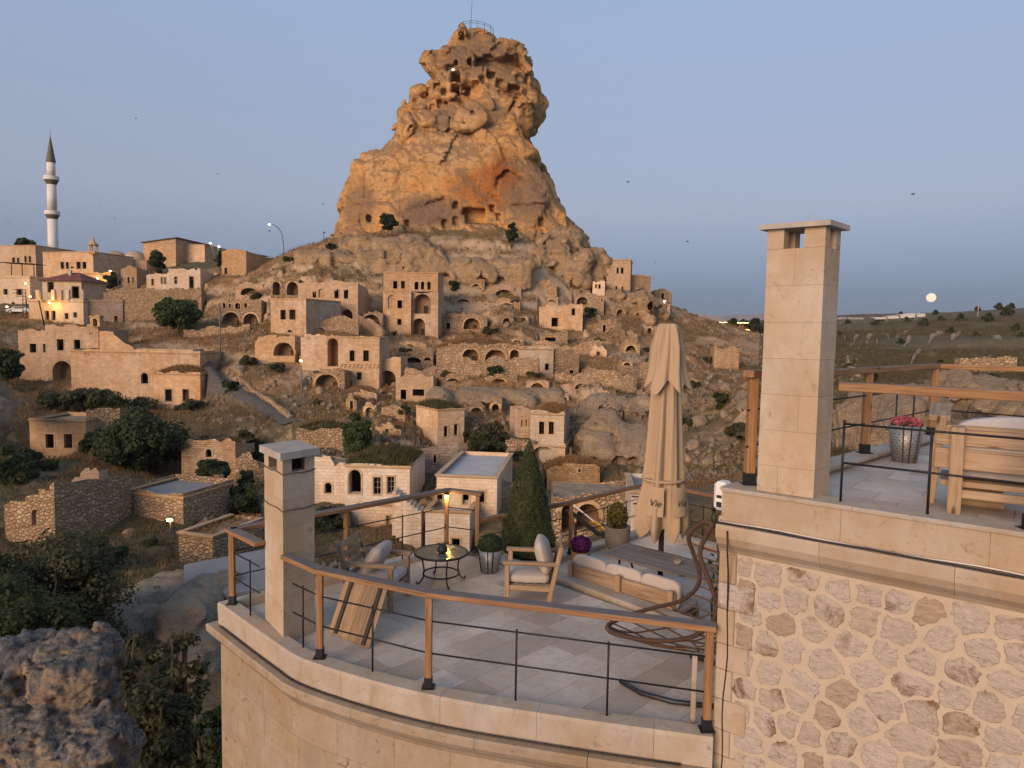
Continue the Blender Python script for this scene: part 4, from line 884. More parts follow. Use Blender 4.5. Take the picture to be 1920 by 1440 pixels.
# --- centre front
hs('sash_window_house','pale old house with two sash windows and a pointed niche',647,768,872,940,57,-3,7,'ashn',[('p',653.6,881,677,925),W(700,895,714,927),W(726,894,739,925)],grass=2,fr=2)
hs('plain_basement','cream basement storey with one dark window',672,762,941,992,56.6,-3,6,'ashp',[W(724,967,736,984)],cor=True)
hs('broken_side_house','broken left wing with a round topped window',590,647,850,942,58,-3,5,'ashp',[WA(608.7,905,622,925)],c='ruin',cor=False,top=[(590,856),(605,853),(620,858),(628,872),(647,868)])
hs('block_wall','grey block wall rising behind the modern roof',749,858,832,892,66,12,2,'masg',[('w',813,842,818,868)],c='wall',cor=False,top=[(749,851),(800,841),(858,828)])
hs('modern_house','new cream stone house with a flat screeded roof',818,931,892,968,53,-6,11,'ashn',[W(818.8,919,830,949),W(867,923,879,945),W(898.6,921,908.5,943)],cor=True,par=.35)
hs('modern_terrace','new terrace wall with a small window below the stone steps',797,880,958,1040,50,-6,3.5,'ashn',[W(820,1018,827,1032),W(847,1010,862,1030)],cor=True,par=.5)
hs('back_lane_wall','dark lane wall right of the new stone house',930,985,905,960,56,16,1.5,'mas',[],c='wall',cor=False,top=[(930,897),(955,904),(985,912)])
hs('masonry_ruin','thick ruined wall of squared stones below the pale cliff',1025,1124,866,925,66,-4,4,'mas',[W(1084,874,1089,879)],c='ruin',cor=False,top=[(1025,882),(1040,870),(1070,865),(1100,867),(1124,876)],grass=2)
hs('garage_vault','rock fronted garage with two wide shallow arches',1036,1180,925,1010,46,-2,6,'rub',[AR(1052,946,1078,1000),AR(1080,945,1124,995)],c='garage',cor=False,top=[(1036,930),(1070,926),(1110,923),(1150,918),(1180,912)])
hs('white_shop','small white building with a dark red awning stripe',1181,1262,922,1010,38,-6,5,'ashw',[W(1196,943,1206,985)],c='building')
hs('ruined_pillar','broken masonry pillar standing alone on the right slope',1338,1385,652,692,118,-4,3,'mas',[],c='ruin',cor=False,top=[(1338,646),(1345,655),(1358,653),(1372,650),(1385,654)])
hs('right_terrace_wall','long low rubble wall under the pale right slope',1198,1240,680,735,92,-8,3,'rub',[],c='wall',cor=False)
hs('dry_wall','dry stone field wall on the far right slope',1800,1906,668,690,72,-6,1.2,'rub',[],c='wall',cor=False,top=[(1800,671),(1830,668),(1870,669),(1906,670)])
hs('rubble_roof_ruin','low ruin with a collapsed rubble roof left of the chapel niche',10,104,925,1012,49,-14,7,'rub',[NI(60,955,72,985)],c='ruin',cor=False,top=[(10,948),(35,935),(60,922),(85,915),(104,905)],par=.1)
# ------------------------------------------------------------------ facade frames
for h in HS:
    xm=(h['x0']+h['x1'])/2; p=pd(xm,h['y1'],h['D']); y=R(h['yaw']); h['u']=np.array([math.cos(y),math.sin(y),0]); h['nrm']=np.array([math.sin(y),-math.cos(y),0]); h['p']=p
    def fp(px,py,h=h):
        d=ray(px,py); t=np.dot(h['p']-CE,h['nrm'])/np.dot(d,h['nrm']); q=CE+d*t; return float(np.dot(q-h['p'],h['u'])),float(q[2])
    h['fp']=fp; h['ul']=fp(h['x0'],h['y1'])[0]; h['ur']=fp(h['x1'],h['y1'])[0]; h['zb']=fp(xm,h['y1'])[1]; h['zt']=fp(xm,h['y0'])[1]
# ------------------------------------------------------------------ terrain: heights through ground points
GP=[]   # x,y,z
def g(px,py,D): q=pd(px,py,D); GP.append(tuple(q))
for h in HS:
    if not h['base']: continue
    for u in(h['ul'],h['ur']):
        q=h['p']+h['u']*u+h['nrm']*.6; GP.append((q[0],q[1],h['zb']))
    q=h['p']+h['u']*(h['ul']+h['ur'])/2-h['nrm']*(h['dep']+.5); GP.append((q[0],q[1],h['zb']+.45*(h['zt']-h['zb'])))
for a in [  # hand placed ground points: pixel, metres
 (640,445,148),(760,432,150),(880,432,150),(1000,428,152),(1090,470,154),(700,450,146),(900,455,146),(850,470,144),(950,470,144),
 (560,470,142),(520,485,141),(480,497,142),(600,540,128),(690,560,126),(850,560,136),(920,545,140),(980,560,138),(900,575,132),(960,600,128),(960,630,118),(880,635,118),
 (1150,570,146),(1200,590,145),(1240,605,144),(1150,610,134),(1200,640,124),(1120,650,118),(1180,690,104),(1110,700,104),(1240,680,112),(1270,640,134),(1290,660,128),(1300,700,112),
 (780,640,118),(700,650,112),(730,740,96),(850,700,100),(950,705,100),(1080,720,96),(1150,740,90),(900,830,78),(920,870,70),(900,800,82),(1100,840,76),(1180,800,80),(1190,880,66),(1230,760,86),(1280,780,84),(1330,740,92),(1400,720,96),(1350,830,66),(1400,880,52),(1290,880,60),
 (430,640,112),(400,660,108),(470,690,102),(420,720,96),(480,750,90),(540,800,82),(600,770,88),(650,770,88),(560,740,92),(500,800,80),(450,800,80),(380,690,104),(600,840,70),(520,850,72),
 (300,620,122),(250,650,112),(340,610,124),(380,600,126),(230,640,112),(20,640,112),(10,700,98),(30,760,86),(10,820,76),(40,880,66),(200,760,92),(250,760,92),(200,850,76),(280,880,68),(350,940,62),(300,1000,50),(250,1010,48),(220,1040,42),(150,1040,42),(60,1040,42),(300,1060,40),(100,1100,36),(200,1110,37),(280,1085,38),(380,1085,37),(300,1330,26.5),(200,1340,26),(400,1330,26.5),(100,1330,25),(300,1470,20),(150,1470,20),
 (450,1000,50),(500,980,54),(560,1000,52),(640,1010,50),(720,1010,50),(780,1040,46),(900,980,52),(960,960,54),(1000,960,52),(900,1040,44),(1000,1040,42),(1120,1010,44),(1200,1020,38),
 (80,600,140),(10,600,142),(30,596,146),(230,545,150),(300,500,160),(400,500,152),(390,520,146),(150,505,172),
 (1600,700,85),(1600,680,125),(1600,655,200),(1600,625,330),(1600,603,430),(1700,592,440),(1800,584,450),(1900,575,460),(1980,570,470),(1700,640,240),(1800,640,240),(1900,630,240),(1750,690,100),(1900,700,80),(1700,780,48),(1850,790,42),(1640,830,42),(1950,760,48),(1560,760,60),(1440,760,70),(1450,690,130),(1450,660,220),(1400,640,280),(1350,632,300),(1300,636,280),(1430,630,330),
 (1300,605,900),(1500,600,1000),(1800,590,700),(1900,590,700),(2100,600,500),(2100,700,100),(2200,800,40)]: g(*a)
for az,D,z in [(-42,60,-12),(-42,110,-2),(-48,150,12),(-50,40,-12),(-60,30,-12),(-60,100,-3),(-60,200,14),(-30,22,-12),(-20,20,-13.5),(0,22,-12),(15,20,-12),(30,18,-12),(45,20,-11),(60,30,-10),(60,90,0),(60,300,16),(-80,60,-8),(80,60,-6),(-80,300,14),(80,300,20),
  (-35,260,20),(-20,260,16),(-10,240,16),(0,230,12),(8,230,6),(-60,700,18),(-30,700,12),(0,700,6),(-30,3000,10),(0,3000,10),(30,3000,10),(60,3000,10),(-60,3000,10),(-60,7000,10),(60,7000,10),(0,7000,10),(30,1200,16),(45,700,20),(-3,185,24),(-6,185,24),(3,180,20)]:
    GP.append((D*math.sin(R(az)),D*math.cos(R(az)),z))
GP=np.array(GP)
# log-polar coordinates keep near and far equally smooth
def lp(x,y):
    r=np.hypot(x,y); return np.stack([np.arctan2(x,y)*60,np.log(np.maximum(r,5))*60],-1)
Pk=lp(GP[:,0],GP[:,1]); cs=2.2
def kern(a,b):
    d2=((a[:,None,:]-b[None,:,:])**2).sum(-1); return np.sqrt(d2+cs*cs)
nK=len(Pk); Ak=np.zeros((nK+3,nK+3)); Ak[:nK,:nK]=kern(Pk,Pk)-np.eye(nK)*1.2; Ak[:nK,nK]=1; Ak[:nK,nK+1:]=Pk/60; Ak[nK:,:nK]=Ak[:nK,nK:].T
wK=np.linalg.solve(Ak,np.concatenate([GP[:,2],[0,0,0]]))
AZ=np.concatenate([np.linspace(R(-85),R(-40),40,endpoint=False),np.linspace(R(-40),R(40),620,endpoint=False),np.linspace(R(40),R(85),41)])
RD=np.concatenate([np.geomspace(14,40,60,endpoint=False),np.geomspace(40,190,430,endpoint=False),np.geomspace(190,700,110,endpoint=False),np.geomspace(700,9000,40)])
AA,RR_=np.meshgrid(AZ,RD,indexing='ij'); X=RR_*np.sin(AA); Y=RR_*np.cos(AA); Q=lp(X.ravel(),Y.ravel()); Z=np.empty(len(Q))
for i in range(0,len(Q),20000): Z[i:i+20000]=kern(Q[i:i+20000],Pk)@wK[:nK]+wK[nK]+(Q[i:i+20000]/60)@wK[nK+1:]
X=X.ravel();Y=Y.ravel()
# ledges on the hillside, then roughness
rr_=np.hypot(X,Y); hill=np.clip((rr_-50)/20,0,1)*np.clip((185-rr_)/15,0,1)*np.clip((np.degrees(np.arctan2(X,Y))+24)/8,0,1)
P2=np.stack([X,Y,np.zeros_like(X)],1)
st=3.4; zz=Z+1.3*fbm(P2/19,3); f=zz/st; fr_=f-np.floor(f); tr=(np.floor(f)+np.clip((fr_-.55)/.32,0,1))*st
lm=np.clip(.55+1.3*fbm(P2/31+5,2),0,1)*hill; lm=lm*np.where((Z>12),.35,1.0); Z=Z+(tr-zz+.5)*lm*.62
rough=np.clip(rr_/60,.3,3); near=np.clip((700-rr_)/300,.25,1)
Z=Z+(.9*fbm(P2/9.0,4)*np.minimum(rough,1.2)+.28*fbm(P2/1.6+3,3)+.10*vnoise(P2*2.2))*near*np.where(rr_<300,1,1)+np.where(rr_>220,3.0*fbm(P2/60,4),0)
hm=hill>.02; Ph=np.stack([X[hm],Y[hm],Z[hm]],1); pat=np.clip(.25+1.6*fbm(Ph/14+30,3),0,1)*hill[hm]
Z[hm]+=pat*(facets(Ph,3.4,8,.40,.35)*.8+facets(Ph,1.5,9,.40,.3)*.6)
# building plots
for h in HS:
    if not h['base']: continue
    d=P2-np.array([h['p'][0],h['p'][1],0]); u=d@h['u']; w=-(d@h['nrm'])
    m=(u>h['ul']-.9)&(u<h['ur']+.9)&(w>-2.2)&(w<h['dep']+.2)
    front=m&(w<.5); jz=.25*fbm(P2[front]/1.5,2); Z[front]=np.where(np.abs(u[front]-(h['ul']+h['ur'])/2)<(h['ur']-h['ul'])/2+.9,np.minimum(Z[front],h['zb']+.25+jz),Z[front]); Z[front]=np.maximum(Z[front],h['zb']-.5+jz)
    ins=m&(w>=.5)&(u>h['ul']-.3)&(u<h['ur']+.3); Z[ins]=np.minimum(Z[ins],h['zb']+.1)
# keep the ground well under our own two buildings
pro=(rr_<24); Z[pro]=np.minimum(Z[pro],-6.0)
Zg=Z.reshape(AA.shape)
def ground(x,y):
    a=np.arctan2(x,y); r=np.hypot(x,y); i=np.interp(a,AZ,np.arange(len(AZ))); j=np.interp(r,RD,np.arange(len(RD)))
    i0=np.clip(i.astype(int) if hasattr(i,'astype') else int(i),0,len(AZ)-2); j0=np.clip(j.astype(int) if hasattr(j,'astype') else int(j),0,len(RD)-2); fi=i-i0;fj=j-j0
    return (Zg[i0,j0]*(1-fi)+Zg[i0+1,j0]*fi)*(1-fj)+(Zg[i0,j0+1]*(1-fi)+Zg[i0+1,j0+1]*fi)*fj
def m_ground():
    t=NT('hillside_ground',.95,.1); o=t.co('World'); gm=t.n('NewGeometry'); sp=t.n('SeparateXYZ'); t.set(sp.inputs[0],gm.outputs['Normal'])
    n1=t.noise(o,.06,5,.6); n2=t.noise(o,.45,6,.7,.4); n3=t.noise(o,3.2,5,.75); n4=t.noise(o,.13,4,.6)
    c=t.mix(t.ramp(n2,[(.3,0),(.7,1)]),(.25,.138,.066),(.40,.24,.125))
    c=t.mix(t.ramp(n1,[(.42,0),(.60,.85)]),c,(.11,.095,.042))
    c=t.mix(t.ramp(n4,[(.50,0),(.62,.75)]),c,(.47,.345,.225))
    c=t.mix(t.ramp(n3,[(.3,.7),(.5,0)]),c,(.11,.075,.04))
    rock=t.mix(t.ramp(n3,[(.35,0),(.65,1)]),(.42,.30,.185),(.55,.41,.27))
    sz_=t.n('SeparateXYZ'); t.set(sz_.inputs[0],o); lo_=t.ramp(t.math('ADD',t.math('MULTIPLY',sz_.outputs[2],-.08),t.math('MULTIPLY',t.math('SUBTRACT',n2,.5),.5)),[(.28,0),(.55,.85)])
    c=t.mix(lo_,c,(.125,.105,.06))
    k=t.math('ADD',sp.outputs[2],t.math('MULTIPLY',t.math('SUBTRACT',n2,.5),.45))
    c=t.mix(t.ramp(k,[(.55,1),(.78,0)]),c,rock)
    return t.out(c,t.bump(t.math('ADD',n3,t.math('MULTIPLY',n2,2)),.9,.25))
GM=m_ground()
def m_far():
    t=NT('far_slope',.95,.1); o=t.co('World'); n1=t.noise(o,.02,5,.6); n2=t.noise(o,.12,6,.7,.3); n3=t.noise(o,.9,5,.7); n4=t.noise(t.map(o,(1.0,.35,1)),.045,4,.55,1.5)
    c=t.mix(t.ramp(n1,[(.4,0),(.62,1)]),(.15,.115,.07),(.095,.09,.045)); c=t.mix(t.ramp(n2,[(.55,0),(.7,.8)]),c,(.26,.185,.11)); c=t.mix(t.ramp(n3,[(.3,.7),(.48,0)]),c,(.05,.05,.025))
    return t.out(c,t.bump(n3,.9,.6))
FARM=m_far()
na,nr=AA.shape; idx=np.arange(na*nr).reshape(na,nr); Fq=np.stack([idx[:-1,:-1],idx[1:,:-1],idx[1:,1:],idx[:-1,1:]],-1)
V3=np.stack([X,Y,Z],1); rc=rr_.reshape(na,nr)[:-1,:-1]; ac=AA[:-1,:-1]
far=(rc>175)|((ac>R(19))&(rc>44))
FQ=Fq.reshape(-1,4); fm=far.ravel()
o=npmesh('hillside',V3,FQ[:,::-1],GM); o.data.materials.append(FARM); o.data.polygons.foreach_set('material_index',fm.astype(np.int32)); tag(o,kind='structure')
# ================================================================== rock masses: signed distance + surface nets
def surface_nets(v,org,h):
    s=v<0; c=np.zeros(tuple(n-1 for n in v.shape),np.int8)
    for dx in(0,1):
        for dy in(0,1):
            for dz in(0,1): c+=s[dx:v.shape[0]-1+dx,dy:v.shape[1]-1+dy,dz:v.shape[2]-1+dz]
    act=np.argwhere((c>0)&(c<8)); n=len(act); im=np.full(c.shape,-1,np.int32); im[act[:,0],act[:,1],act[:,2]]=np.arange(n)
    cor=[(dx,dy,dz) for dx in(0,1) for dy in(0,1) for dz in(0,1)]; val=np.stack([v[act[:,0]+a,act[:,1]+b,act[:,2]+d] for a,b,d in cor],1)
    acc=np.zeros((n,3)); cnt=np.zeros(n)
    for i in range(8):
        for j in range(i+1,8):
            if sum(abs(a-b) for a,b in zip(cor[i],cor[j]))!=1: continue
            m=(val[:,i]<0)!=(val[:,j]<0); t=val[m,i]/(val[m,i]-val[m,j]); acc[m]+=np.array(cor[i])+(np.array(cor[j])-np.array(cor[i]))*t[:,None]; cnt[m]+=1
    V=(act+acc/cnt[:,None])*h+np.array(org); Fs=[]
    for ax in range(3):
        sl0=[slice(None)]*3; sl1=[slice(None)]*3; sl0[ax]=slice(0,-1); sl1[ax]=slice(1,None)
        e=np.argwhere(s[tuple(sl0)]!=s[tuple(sl1)]); b,d=(ax+1)%3,(ax+2)%3
        e=e[(e[:,b]>0)&(e[:,d]>0)&(e[:,b]<c.shape[b])&(e[:,d]<c.shape[d])]
        q=[]
        for ob,od in((0,0),(1,0),(1,1),(0,1)):
            k=e.copy(); k[:,b]-=ob; k[:,d]-=od; q.append(im[k[:,0],k[:,1],k[:,2]])
        q=np.stack(q,1); fl=~s[e[:,0],e[:,1],e[:,2]]; q[fl]=q[fl][:,::-1]; Fs.append(q)
    Fq=np.concatenate(Fs); return V,Fq[(Fq>=0).all(1)]
def rockmass(name,lo,hi,res,sdf,mat,label,cat,fine=.12,fs=1.2,kind=None,chip=.35):
    lo=np.array(lo,float);hi=np.array(hi,float); n=np.ceil((hi-lo)/res).astype(int)+1
    ax=[lo[k]+np.arange(n[k])*res for k in range(3)]; G=np.stack(np.meshgrid(*ax,indexing='ij'),-1).astype(np.float32)
    v=sdf(G).astype(np.float32)
    V,Fq=surface_nets(v,lo,res)
    E=np.concatenate([Fq[:,[0,1]],Fq[:,[1,2]],Fq[:,[2,3]],Fq[:,[3,0]]]); lab=np.arange(len(V))      # keep the largest piece only
    for _ in range(60):
        mn_=np.minimum(lab[E[:,0]],lab[E[:,1]]); l2=lab.copy(); np.minimum.at(l2,E[:,0],mn_); np.minimum.at(l2,E[:,1],mn_); l2=l2[l2]; l2=l2[l2]
        if (l2==lab).all(): break
        lab=l2
    kp=lab==np.bincount(lab).argmax(); ix=np.cumsum(kp)-1; Fq=ix[Fq[kp[Fq].all(1)]]; V=V[kp]
    # fine relief along the normals
    a=V[Fq[:,1]]-V[Fq[:,0]]; b=V[Fq[:,3]]-V[Fq[:,0]]; nf=np.cross(a,b); N=np.zeros_like(V)
    for k in range(4): np.add.at(N,Fq[:,k],nf)
    N/=np.linalg.norm(N,axis=1)[:,None]+1e-9
    V=V+N*(fine*(ridged(V/fs,4)-.35)+chip*facets(V,fs*1.6,5,.45,.3))[:,None]
    o=npmesh(name,V,Fq,mat); tag(o,label,cat,None,kind); return o
def band(v,w): return np.abs(v)<w
def ell(G,c,r): 
    q=(G-np.array(c,np.float32))/np.array(r,np.float32); l=np.linalg.norm(q,axis=-1); return (l-1)*min(r)
def bxs(G,c,r,rd=.3):
    q=np.abs(G-np.array(c,np.float32))-np.array(r,np.float32)+rd; return np.linalg.norm(np.maximum(q,0),axis=-1)+np.minimum(q.max(-1),0)-rd
def smin(a,b,k=1.0):
    h=np.clip(.5+.5*(b-a)/k,0,1); return b*(1-h)+a*h-k*h*(1-h)
def m_rock(name,c,grey=(.17,.14,.11),gm=.5,pale=None,orange=None,sc=1.0,soot_and_shade=None):
    t=NT(name,.93,.12); o=t.co('World'); gmn=t.n('NewGeometry'); sp=t.n('SeparateXYZ'); t.set(sp.inputs[0],gmn.outputs['Normal'])
    n1=t.noise(o,.13*sc,5,.6,.5); n2=t.noise(o,.7*sc,6,.72,.3); n3=t.noise(t.map(o,(1.2,1.2,.22)),.5*sc,5,.65,.6); n4=t.noise(o,4*sc,5,.75)
    pl=pale or tuple(x*1.25 for x in c)
    col=t.mix(t.ramp(n1,[(.38,0),(.62,1)]),c,pl)
    col=t.mix(t.ramp(n3,[(.5,0),(.68,.55)]),col,tuple(x*.62 for x in c))
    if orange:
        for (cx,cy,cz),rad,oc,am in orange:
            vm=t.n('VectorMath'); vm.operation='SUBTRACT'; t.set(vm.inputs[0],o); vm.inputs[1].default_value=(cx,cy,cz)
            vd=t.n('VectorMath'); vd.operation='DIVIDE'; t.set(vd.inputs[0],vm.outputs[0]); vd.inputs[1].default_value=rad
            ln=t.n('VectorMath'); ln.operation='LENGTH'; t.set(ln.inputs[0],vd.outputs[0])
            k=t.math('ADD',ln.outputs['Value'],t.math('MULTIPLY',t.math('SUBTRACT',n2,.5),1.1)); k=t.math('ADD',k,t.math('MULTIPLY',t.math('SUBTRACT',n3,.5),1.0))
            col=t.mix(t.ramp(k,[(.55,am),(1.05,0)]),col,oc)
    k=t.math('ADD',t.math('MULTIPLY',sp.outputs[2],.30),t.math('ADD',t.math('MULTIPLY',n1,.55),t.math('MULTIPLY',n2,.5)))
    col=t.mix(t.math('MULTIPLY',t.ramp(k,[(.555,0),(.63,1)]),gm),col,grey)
    col=t.mix(t.ramp(n4,[(.3,.35),(.46,0)]),col,tuple(x*.45 for x in c))
    dv=t.n('VectorMath'); dv.operation='MULTIPLY_ADD'; dn=t.n('TexNoise'); t.set(dn.inputs['Vector'],o); dn.inputs['Scale'].default_value=.5*sc; dn.inputs['Detail'].default_value=4; t.set(dv.inputs[0],dn.outputs['Color']); dv.inputs[1].default_value=(2.2/sc,)*3; t.set(dv.inputs[2],t.map(o,(1,1,.62)))
    e1=t.vor(dv.outputs[0],.26*sc,'DISTANCE_TO_EDGE'); e2=t.vor(dv.outputs[0],.85*sc,'DISTANCE_TO_EDGE')
    cr=t.math('MULTIPLY',t.math('MAXIMUM',t.math('MULTIPLY',t.ramp(e1,[(.0,1),(.03,0)]),t.ramp(n2,[(.48,0),(.60,1)])),t.math('MULTIPLY',t.ramp(e2,[(0,1),(.04,0)]),t.ramp(n1,[(.52,0),(.62,.7)]))),1.0)
    col=t.mix(t.math('MULTIPLY',cr,.5),col,tuple(x*.35 for x in c))
    stt=t.noise(t.map(o,(.25,.25,2.2)),.8*sc,4,.6,.4); col=t.mix(t.ramp(stt,[(.56,0),(.66,.4)]),col,tuple(x*.6 for x in c))
    n8=t.noise(o,1.9*sc,6,.8,.5); col=t.mix(t.ramp(n8,[(.34,.28),(.45,0)]),col,tuple(x*.5 for x in c)); n4=t.math('ADD',n4,t.math('MULTIPLY',n8,1.6))
    hh=t.math('SUBTRACT',t.math('ADD',t.math('MULTIPLY',n2,2.2),t.math('ADD',n4,t.math('MULTIPLY',stt,.8))),t.math('MULTIPLY',cr,.5))
    return t.out(col,t.bump(hh,1.0,.32/sc))
# ------------------------------------------------------------------ castle rock
DC=168.0; mpp=DC/F
sil=[(70,866,910),(76,858,928),(84,846,940),(90,838,1004),(96,832,1006),(103,818,1008),(106,797,1010),(120,793,1012),(150,785,1018),(170,775,1027),(190,761,1027),(205,759,1022),(225,757,1012),(245,750,1004),(265,734,1003),(276,726,1006),(288,716,1020),(300,704,1032),(308,668,1036),(320,658,1040),(340,648,1050),(370,636,1064),(400,630,1079),(430,624,1097),(455,616,1112),(490,600,1125),(520,590,1132)]
sz=[];sx0=[];sx1=[]
for y,a,b in sil[::-1]:
    p=pd(a,y,DC); q=pd(b,y,DC); sz.append((p[2]+q[2])/2); sx0.append(p[0]); sx1.append(q[0])
sz=np.array(sz);sx0=np.array(sx0);sx1=np.array(sx1)
def cprof(z):
    a0=np.interp(z,sz,sx0); a1=np.interp(z,sz,sx1); return (a0+a1)/2,(a1-a0)/2
def chalf(z): 
    _,a=cprof(z); return np.clip(.8*a,6,19)
zt=sz[-1]
CAV=[(863,63,868,74,1.5),(896,63,905,73,1.2),(838,92,842.5,106,2),(898,78,918,87,2.5),(935,82,942,90,2),(890,99,942,121,5),(906,96,925,104,4),(912,130,929,144,3.5),(812,149,827,163,3),(843,134,864,157,4.5),(846,163,861,173,4),(866,156,880,172,4),(952,156,974,169,3.5),(958,124,964,133,2),(819,184,828,197,3),(805,190,813,206,2.5),(790,118,800,130,2),(885,150,897,166,2),(866,389,910,402,3.5),(872,400,908,420,4),(828,409,838,427,2.5),(850,405,856,423,1.5),(944,100,962,112,3),(836,120,850,130,2),(936,110,950,120,3),(980,120,988,128,1.5),(875,110,886,120,2.5),(900,140,908,150,2),(930,146,944,156,2.5),(828,166,836,176,2),(850,112,860,122,2.5),(966,138,974,148,2),(890,172,900,180,1.5),(925,70,934,78,1.5),(955,90,962,98,1.5),(800,150,808,160,1.8),(918,384,926,396,2),(930,400,938,412,2),(760,412,766,424,1.8),(690,405,696,414,1.5),(1010,410,1018,420,2),(850,380,858,388,1.5)]
def castle(G):
    z=G[...,2]; cx,a=cprof(z); b=np.interp(z,[16,24,34,44,52,60,74,78],[21,18.5,14.5,12.5,12.5,11.5,8.5,6])
    dx=np.abs(G[...,0]-cx)/a; dy=np.abs(G[...,1]-DC-2*np.sin(z/9))/b
    rho=(dx**3.2+dy**3.2)**(1/3.2); v=(rho-1)*np.minimum(a,b)*.9
    v=np.maximum(v,z-zt)
    m=band(v,4.0); Gm=G[m]; zz=Gm[:,2]
    top=np.clip((zz-43)/10,0,1); low=np.clip((30-zz)/8,0,1)
    nz=1.15*fbm(Gm/6.5,3)+ .55*fbm(Gm/2.3+4,3)
    cell=ridged(np.stack([Gm[:,0],Gm[:,1],Gm[:,2]*.7],1)/7.0+11,3)
    craggy=np.clip(top+low*.8,0,1)
    nz=nz*(.45+.6*craggy)+(cell-.4)*(.35+1.25*craggy)+.5*np.sin(zz*1.5+2.5*fbm(Gm/8,2))*top*.7
    # leaning smooth face with scooped hollows in the middle
    mid=np.clip(1-np.abs(zz-40)/10,0,1); nz=nz+mid*(.9*fbm(np.stack([Gm[:,0]/9,Gm[:,1]/9,Gm[:,2]/6],1)+2.2,2))
    v[m]=v[m]+nz*.40+1.0
    m=np.abs(v)<2.2; Gm=G[m]; zz=Gm[:,2]; craggy=np.clip(np.clip((zz-45)/8,0,1)*.8+np.clip((27-zz)/7,0,1),0,1)
    v[m]=v[m]+facets(Gm,8.0,1,.42,.30)*(.32+.60*craggy)+facets(Gm,3.4,2,.45,.32)*(.16+.95*craggy)
    v=np.maximum(v,(z-zt+.9*fbm(G/3.0,2))*np.where(z>zt-6,1,1))
    p=pd(930,285,150); v=np.maximum(v,-ell(G,(p[0],DC-18.5,p[2]),(7.5,3.4,6.5)))
    for x0,y0,x1,y1,dp in CAV:
        pc=pd((x0+x1)/2,(y0+y1)/2,DC); 
        ccx,aa=cprof(pc[2]); bb=float(np.interp(pc[2],[16,24,34,44,52,60,74,78],[21,18.5,14.5,12.5,12.5,11.5,8.5,6])); yy=DC-bb*max(.15,1-min(.98,abs(pc[0]-ccx)/aa)**3.2)**(1/3.2)
        sc=yy/DC; pc=pd((x0+x1)/2,(y0+y1)/2,yy); hw=(x1-x0)/2*yy/F; hh=(y1-y0)/2*yy/F
        lo=(np.array([pc[0]-hw-1,yy-6,pc[2]-hh-1])-LO0)/RES; hi=(np.array([pc[0]+hw+1,yy+dp+1,pc[2]+hh+1])-LO0)/RES
        i0=np.maximum(lo.astype(int),0); i1=np.minimum(hi.astype(int)+1,np.array(v.shape)); sl=tuple(slice(p_,q_) for p_,q_ in zip(i0,i1))
        Gs=G[sl]; 
        if Gs.size==0: continue
        wob=.35*fbm(Gs/1.7,2)
        v[sl]=np.maximum(v[sl],-(bxs(Gs,(pc[0],yy+(dp-6)/2,pc[2]),(max(hw,.62),(dp+6)/2,max(hh,.85)),.2)+wob*.35))
    return v
RES=.37; LO0=np.array([pd(585,300,DC)[0]-3,DC-24,16.0])
P_=lambda px,py,D:tuple(pd(px,py,D))
ca=P_(905,318,150)
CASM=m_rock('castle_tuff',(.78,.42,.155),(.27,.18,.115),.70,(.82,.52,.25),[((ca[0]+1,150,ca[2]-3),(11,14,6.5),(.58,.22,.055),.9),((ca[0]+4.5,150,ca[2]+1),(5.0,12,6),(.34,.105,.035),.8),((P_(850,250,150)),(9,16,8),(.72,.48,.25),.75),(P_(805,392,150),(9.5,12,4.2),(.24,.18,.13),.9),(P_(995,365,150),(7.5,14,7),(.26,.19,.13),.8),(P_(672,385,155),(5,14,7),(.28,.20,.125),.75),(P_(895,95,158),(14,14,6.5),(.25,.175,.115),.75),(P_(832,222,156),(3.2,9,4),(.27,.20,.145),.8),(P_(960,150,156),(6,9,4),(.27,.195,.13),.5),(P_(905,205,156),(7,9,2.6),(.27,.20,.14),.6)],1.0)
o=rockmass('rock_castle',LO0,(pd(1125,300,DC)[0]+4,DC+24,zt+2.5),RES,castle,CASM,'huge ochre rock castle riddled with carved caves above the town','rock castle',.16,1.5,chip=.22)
# ------------------------------------------------------------------ cliffs below and beside it
def blobs(items,amp=(.9,.45),sc=(5,1.7),k=.8,caves=(),crag=.6):
    E=[]
    for it in items:
        kind,x0,y0,x1,y1,D,th=it; c=pd((x0+x1)/2,(y0+y1)/2,D+th/2*.9); E.append((kind,c,((x1-x0)/2*D/F,th/2,(y1-y0)/2*D/F)))
    lo=np.min([np.array(c)-np.array(r) for _,c,r in E],0)-1.6; hi=np.max([np.array(c)+np.array(r) for _,c,r in E],0)+1.6
    CV=[]
    for kind,x0,y0,x1,y1,D,dp in caves:
        c=pd((x0+x1)/2,(y0+y1)/2,D); CV.append((kind,c,((x1-x0)/2*D/F,(y1-y0)/2*D/F),dp))
    def f(G):
        v=None
        for kind,c,r in E:
            d=ell(G,c,r) if kind=='e' else bxs(G,c,r,min(min(r)*.6,1.3)); v=d if v is None else smin(v,d,k)
        m=band(v,3.2); Gm=G[m]; v[m]=v[m]+amp[0]*fbm(Gm/sc[0],3)+amp[1]*fbm(Gm/sc[1]+7,3)-crag*.5*(ridged(Gm/(sc[0]*.84)+3,3)-.4)
        if crag>.2:
            m=np.abs(v)<1.6*min(1,sc[0]/3); v[m]=v[m]+min(.8,crag)*facets(G[m],sc[0]*.55,3,.5,.3)
        for kind,c,(hw,hh),dp in CV:
            q=bxs(G,(c[0],c[1]+dp/2-3,c[2]),(hw,dp/2+3,hh),.25 if kind=='b' else min(hw,hh)*.9); v=np.maximum(v,-q)
        return v
    return lo,hi,f
